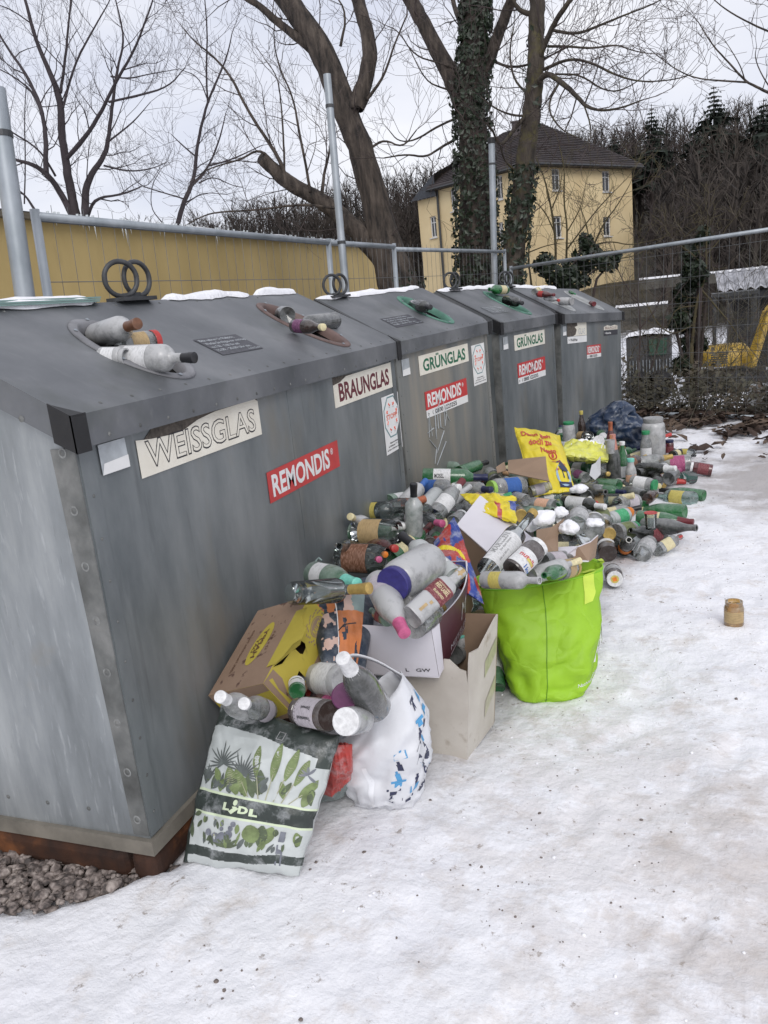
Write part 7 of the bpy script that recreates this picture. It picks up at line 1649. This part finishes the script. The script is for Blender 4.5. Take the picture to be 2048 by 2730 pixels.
m.add([S_(*uvS(*p), .0014) for p in ((715, 880), (745, 865), (800, 960), (880, 1030), (955, 1100), (945, 1150))], [tuple(range(6))], 1)
m.add([E_(0, 0), E_(1, 0), E_(1, .22), E_(.6, .30), E_(0, .20)], [(0, 1, 2, 3, 4)], 0); m.add([E_(.0, .86), E_(.35, .95), E_(.35, 1), E_(0, 1)], [(0, 1, 2, 3)], 0)
m.build('print_area', [MCARD, MYC], t, local=False)
m = MB()  # top flap: lifted edge with its curved cut
cut = [uvT(*p) for p in ((1060, 250), (1010, 330), (1020, 420), (1040, 455), (1000, 540), (920, 590), (840, 690), (780, 750), (720, 770))]
P1 = [T_f(-.0 + min(0, a) , b_, .004) if 0 else T_f(a, b_, .004) for a, b_ in cut]
inn = [T_f(.10, b_, .0012) for a, b_ in cut]
m.add(P1 + inn, [(i, i + 1, len(P1) + i + 1, len(P1) + i) for i in range(len(P1) - 1)], 0)
m.build('torn_flap', MYC, t, local=False)
m = MB()
def ell(fn_, cx_, cy_, a, b_, rot, n=24): return [fn_(cx_ + a * math.cos(q) * math.cos(rot) - b_ * math.sin(q) * math.sin(rot), cy_ + a * math.cos(q) * math.sin(rot) + b_ * math.sin(q) * math.cos(rot)) for q in np.linspace(0, 2 * math.pi, n, endpoint=False)]
m.add(ell(lambda u, v: T_f(u, v, .0012), *uvT(635, 560), .13, .25, .12), [tuple(range(24))], 1)
uc = uvS(1150, 415)
m.add(ell(lambda u, v: S_(u, v, .0012), uc[0], uc[1], .115, .17, 0), [tuple(range(24))], 0); m.add(ell(lambda u, v: S_(u, v, .0016), uc[0], uc[1], .105, .15, 0), [tuple(range(24))], 1); m.add(ell(lambda u, v: S_(u, v, .0020), uc[0], uc[1], .100, .14, 0), [tuple(range(24))], 0)
for k in range(34):
    a = 6.2832 * k / 34; rr = 1.3 + .32 * (k % 3) * .5; m.add(ell(lambda u, v: S_(u, v, .0012), uc[0] + .115 * rr * math.cos(a), uc[1] + .17 * rr * math.sin(a), .012, .022, a, 6), [tuple(range(6))], 0)
m.build('print', [MCARD2, MYC], t, local=False)
m = MB(); put_text_f(m, "RAUCH", lambda u, v: S_(uc[0] - .085 + u, uc[1] + .055 - v, .0028), .11, .17, .03)
m.build('lettering', MYC, t, local=False)
m = MB(); c0 = uvT(635, 560)
put_text_f(m, "HAPPY", lambda u, v: T_f(c0[0] + .03 - v * 1.0, c0[1] - .17 + u, .0024) , .07, .34, .03)
put_text_f(m, "DAY", lambda u, v: T_f(c0[0] + .09 - v, c0[1] - .10 + u, .0024), .05, .16, .02); put_text_f(m, "100% Natürliche Früchte", lambda u, v: T_f(c0[0] + .30 - v, c0[1] - .30 + u, .0024), .04, .5, .01)
put_text_f(m, "12 x 1,0 L", lambda u, v: T_f(c0[0] - .17 - v, c0[1] - .10 + u, .0024), .04, .22, .01)
m.build('lettering', plain('brown print', (.12, .06, .03), .7), t, local=False)
# white box with the maroon side
MO_ = A(.65, .70, .512); ma_, mb_x, mc_ = A(-1, .003, -.028) * .259, A(0, .993, .118) * .489, A(.029, .118, -.993) * .187
t = thing('wine_carton', 'white box with maroon side full of frosted bottles on the grey carton', 'carton', MO_ + mc_ + ma_ * .5)
m = MB(); th = .005
def side(u, v, o=0): return MO_ + mb_x * u + mc_ * v + A(1, 0, 0) * (.045 * math.sin(math.pi * u) * (1 - v * .8) + o)
m.grid(lambda u, v: side(u, v), 20, 6, 1); m.grid(lambda u, v: side(u, v, -th), 20, 6, 0); m.grid(lambda u, v: side(u, 0, -th * v), 20, 1, 0)
def frt(u, v, o=0): return MO_ + ma_ * u + mc_ * v - A(0, 1, 0) * (.006 * math.sin(math.pi * u) + o)
m.grid(lambda u, v: frt(u, v), 12, 4, 0); m.grid(lambda u, v: frt(u, v, -th), 12, 4, 0); m.grid(lambda u, v: frt(u, 0, -th * v), 12, 1, 0)
slab(m, [MO_ + ma_, MO_ + ma_ + mb_x, MO_ + ma_ + mb_x + mc_, MO_ + ma_ + mc_], th, 0); slab(m, [MO_ + mb_x, MO_ + ma_ + mb_x, MO_ + ma_ + mb_x + mc_, MO_ + mb_x + mc_], th, 0); slab(m, [MO_ + mc_, MO_ + ma_ + mc_, MO_ + ma_ + mb_x + mc_, MO_ + mb_x + mc_], th, 0)
m.grid(lambda u, v: side(u * .10, v, .0012) if v > 0 else side(u * .10, v, .0012), 3, 6, 0)
m.build('box', [MWC, MMAR], t, True, local=False)
m = MB(); put_text_f(m, "M", lambda u, v: side(.50 + u / .489, .62 - v / .187, .002), .075, .065, -.01); put_text_f(m, "MEITZLER", lambda u, v: side(.26 + u / .489, .88 - v / .187, .002), .022, .20, .0)
m.add([side(.26, .95, .002), side(.67, .95, .002), side(.67, .97, .002), side(.26, .97, .002)], [(0, 1, 2, 3)]); m.build('lettering', CM['lav'], t, local=False)
m = MB(); put_text_f(m, "L   GW", lambda u, v: frt(.42 - u / .259, .90 - v / .187, .002), .012, .085, .01); m.build('lettering', MINK, t, local=False)
# grey carton on the ground
GO = A(.715, .761, .0); ga, gb = A(-.984, .132, 0) * .29, A(.133, .991, 0) * .262
t = thing('cardboard_box', 'stained greyish white carton with torn top standing on the snow under the white wine box', 'carton', GO + ga * .5 + gb * .5)
m = MB(); Lz = A(-.0, 0, 0)
def gp_(u, v, z): return GO + ga * u + gb * v + A(.10 * z, -.0 * z, z)
slab(m, [gp_(0, 0, .004), gp_(1, 0, .004), gp_(1, 0, .36), gp_(.25, 0, .365), (gp_(.12, 0, .335)), gp_(.04, 0, .33), gp_(0, 0, .25)], .005, 0, 0)
slab(m, [gp_(0, 0, .004), gp_(0, 1, .004), gp_(0, 1, .43), gp_(0, .9, .425), gp_(0, .35, .375), gp_(0, .02, .395), gp_(0, 0, .36)], .005, 0, 1)
slab(m, [gp_(1, 0, .004), gp_(1, 1, .004), gp_(1, 1, .40), gp_(1, 0, .38)], .005, 0, 1); slab(m, [gp_(0, 1, .004), gp_(1, 1, .004), gp_(1, 1, .41), gp_(0, 1, .43)], .005, 1, 0); slab(m, [gp_(0, 0, .004), gp_(1, 0, .004), gp_(1, 1, .004), gp_(0, 1, .004)], .003, 0, 0)
m.build('box', [MGC, MCARD2], t, local=False)
m = MB(); tp = lambda u, v: gp_(0, .15 + u, .20 + v) + A(.0018, 0, 0)
m.add([gp_(0, .55, .30) + A(.002, 0, 0), gp_(0, .98, .35) + A(.002, 0, 0), gp_(0, .98, .29) + A(.002, 0, 0), gp_(0, .55, .24) + A(.002, 0, 0)], [(0, 1, 2, 3)])
m.add([gp_(0, .60, .14) + A(.002, 0, 0), gp_(0, .98, .20) + A(.002, 0, 0), gp_(0, .98, .14) + A(.002, 0, 0), gp_(0, .60, .08) + A(.002, 0, 0)], [(0, 1, 2, 3)])
m.build('tape', plain('yellowed tape', (.40, .38, .27), .35, .2, 30), t, local=False)
# white open box on the heap, brown flap, and loose cardboard
t = thing('cardboard_box', 'clean white box standing open on its side in the middle of the heap', 'carton', q13(640, 1300, 3.15))
m = MB(); a, b_, c = q13(440, 735, 3.85), q13(1070, 1248, 3.50), q13(228, 1003, 3.62); d = b_ + (c - a)
slab(m, [a, b_, d, c], .005, 0, 1)
nn = unit(np.cross(b_ - a, c - a)); nn = nn if np.dot(nn, CAM - a) > 0 else -nn
e_ = -nn * .16
slab(m, [c, d, d + e_, c + e_], .005, 1, 1); slab(m, [a, c, c + e_, a + e_], .005, 0, 1)
m.build('box', [MWC, MCARD2], t, local=False)
q6 = lambda x, y, D: CAM + ray(*W(6, x, y)) * D
t = thing('cardboard_box', 'low white carton with raised brown flap holding jars behind the lime bag', 'carton', q6(900, 980, 3.35))
m = MB(); slab(m, [q6(655, 875, 3.32), q6(950, 860, 3.26), q6(1130, 790, 3.32), q6(1243, 690, 3.42), q6(1200, 1010, 3.34), q6(1100, 1080, 3.22), q6(650, 1080, 3.2)], .005, 0, 1)
slab(m, [q6(335, 622, 3.36), q6(560, 580, 3.34), q6(742, 455, 3.42), q6(650, 700, 3.36), q6(655, 1000, 3.22), q6(335, 960, 3.26)], .004, 1, 1)
m.build('box', [MWC, MCARD2], t, local=False)
t = thing('cardboard_box', 'brown cardboard box edge standing in front of the tall yellow bag', 'carton', q3(200, 900, 5.1))
m = MB(); slab(m, [q3(-140, 700, 5.35), q3(415, 643, 5.25), q3(440, 880, 5.12), q3(470, 1010, 5.0), q3(-140, 880, 5.2)], .006, 0, 0); slab(m, [q2(1230, 360, 5.3), q2(1355, 280, 5.4), q2(1385, 410, 5.3), q2(1250, 440, 5.2)], .005, 0, 0)
m.build('box', MCARD2, t, local=False)
m = MB(); slab(m, [q3(1222, 640, 5.25), q3(1225, 905, 5.1), q3(1140, 990, 5.05), q3(1060, 920, 5.1), q3(1095, 770, 5.2), q3(1150, 740, 5.22)], .004)
tag(m.build('broken_pane', GL['F']), 'grey shard of frosted sheet glass standing in the far part of the heap', 'glass shard')
# lumps of snow lying on the heap
def lump(P, r_, label, seed, fl=.7):
    m = MB(); n, k = 32, 20
    def fn(u, v):
        a, b_ = u * 2 * math.pi, v * math.pi; d = A(math.cos(a) * math.sin(b_), math.sin(a) * math.sin(b_), math.cos(b_) * fl); q = 1 + .30 * fbm(d[0] * 1.3 + seed, d[1] * 1.3, d[2] * 1.3, 4); return d * r_ * q
    m.grid(fn, n, k); o = m.build('snow_lump', MSNOW, None, True, loc=P); tag(o, label, 'snow', 'lumps of snow on the heap')
lump(q6(430, 450, 3.42), .050, 'round snow lump left of the brown carton flap', 1); lump(q6(810, 585, 3.36), .040, 'rough snow ball right of the brown carton flap', 2); lump(q6(1190, 510, 3.50), .038, 'snow cap on the right hand jar of the low white carton', 3, .4)
lump(q6(250, 560, 3.50), .034, 'snow lump behind the gold capped clear bottle', 4); lump(q3(900, 1120, 5.0), .05, 'flat snow patch below the yellow printed bag', 5, .5); lump(q6(690, 360, 3.55), .030, 'snow lump above the brown flap next to a black bottle', 6)
# ------------------------------------------------------------------ stones and slush on the snow
MST = mat('stones', (.2, .17, .15), .8); noisy(MST, [(.07, .06, .055), (.17, .14, .125), (.26, .22, .20)], 7, detail=6, bump=.3)
MST2 = mat('gravel', (.16, .12, .11), .75)
_, r__, n__, t__ = noisy(MST2, [(.06, .05, .046), (.19, .155, .14), (.36, .31, .28)], 38, detail=2, bump=.4, pos=[.36, .5, .66])
def stone(m, P, r_, rg, n=8, k=5):
    s = rg.uniform(0, 99); sx_, sy_, sz_ = rg.uniform(.8, 1.25), rg.uniform(.7, 1.1), rg.uniform(.45, .75); an = rg.uniform(0, 6.28); c, q_ = math.cos(an), math.sin(an)
    def fn(u, v):
        a, b_ = u * 2 * math.pi, v * math.pi; x, y, z = math.cos(a) * math.sin(b_), math.sin(a) * math.sin(b_), math.cos(b_); q = r_ * (1 + .42 * noise.noise((x * 1.6 + s, y * 1.6, z * 1.6)))
        x, y, z = x * sx_ * q, y * sy_ * q, z * sz_ * q; return (P[0] + x * c - y * q_, P[1] + x * q_ + y * c, P[2] + z)
    m.grid(fn, n, k)
rg = random.Random(12)
stl = [(788, 1847, 9, 'grey stone in the snow right of the palm bag'), (683, 1865, 6, 'brown stone beside the lower right corner of the palm bag'), (670, 1880, 5, 'small dark stone touching the palm bag corner'), (1016, 1870, 5, 'left one of a pair of small stones in the open snow'), (1040, 1874, 6, 'right one of a pair of small stones in the open snow'),
 (866, 1838, 3, 'tiny stone just right of the grey stone'), (902, 1940, 4, 'small stone below the pair in the open snow'), (857, 2030, 5, 'dark pebble in the snow at the lower middle'), (467, 2122, 9, 'grey stone at the bottom left of the snow'), (523, 2100, 4, 'pebble right of the grey stone at the bottom left'),
 (42, 1965, 10, 'brown stone on the snow at the left edge below the gravel'), (88, 1992, 10, 'pointed dark stone on the snow below the gravel'), (150, 1985, 4, 'pebble right of the pointed dark stone'), (207, 1955, 6, 'tan stone at the edge of the gravel'), (1015, 1624, 9, 'brown stone at the foot of the grey carton'),
 (1043, 1530, 5, 'dark pebble in the snow in front of the green bottle'), (1320, 1950, 4, 'small dark pebble in the trampled snow'), (1590, 1510, 6, 'reddish leaf scrap under the small honey jar'), (650, 2203, 8, 'stone at the bottom edge of the picture'), (1128, 1905, 3, 'tiny pebble right of the pair'), (410, 2080, 4, 'pebble left of the bottom grey stone'),
 (1210, 2035, 3, 'tiny pebble in the lower right snow'), (905, 2080, 3, 'tiny pebble low in the middle'), (1450, 1800, 4, 'grey pebble in the right hand snow'), (1270, 1620, 3, 'pebble in the snow below the lime green bag'), (930, 1730, 5, 'pebble right of the white icon bag')]
for (x, y, r_, lab) in stl:
    P = az(x * 1.2345, y * 1.2345, .004); rr = r_ * 1.2345 * depth(P) / F * .62; m = MB(); stone(m, (0, 0, 0), rr, rg, 12, 7)
    o = m.build('stone', MST, None, True, loc=(P[0], P[1], terrain(P[0], P[1]) + snow_z(P[0], P[1]) * .6 + .004)); tag(o, lab, 'stone', 'loose stones on the snow')
m = MB(); cnt = 0
while cnt < 1500:
    x, y = rg.uniform(-1.0, .05), rg.uniform(-.42, .10)
    edge = interp(x, GE) + .03 * fbm(x * 9, y * 9, 2, 3)
    d_ = y - edge
    if d_ < 0 and rg.random() > math.exp(d_ * 45) * .35: continue
    r_ = rg.uniform(.006, .015) if rg.random() < .75 else rg.uniform(.014, .024)
    stone(m, (x, y, -.014 + rg.uniform(0, .020) + (.018 if d_ < 0 else 0)), r_, rg, 8, 5); cnt += 1
tag(m.build('gravel', MST2, None, True), 'brownish gravel at the foot of the first container', 'gravel', kind='stuff')
m = MB()
for k in range(260):   # crumbs of snow and frozen slush
    x, y = rg.uniform(-.2, 2.3), rg.uniform(-.7, 4.0); r_ = rg.uniform(.0025, .006) * (1.6 if rg.random() < .06 else 1)
    if x < .45 and y > -.2 or x < .1: continue
    stone(m, (x, y, terrain(x, y) + snow_z(x, y) + .001), r_, rg, 7, 4)
tag(m.build('snow_crumbs', MSNOW, None, True), 'crumbs of frozen snow', 'snow', kind='stuff')
m = MB()
for k in range(1500):   # grit trodden into the snow
    x, y = rg.uniform(.1, 2.4), rg.uniform(-.8, 4.5); r_ = rg.uniform(.0012, .0035) * (1.8 if rg.random() < .08 else 1)
    if fbm(x * 2.2, y * 2.2, 6, 3) < .05 or (x < .5 and y > -.1): continue
    stone(m, (x, y, terrain(x, y) + snow_z(x, y) + .0005), r_, rg, 6, 3)
tag(m.build('grit', MST), 'dark grit trodden into the snow', 'grit', kind='stuff')
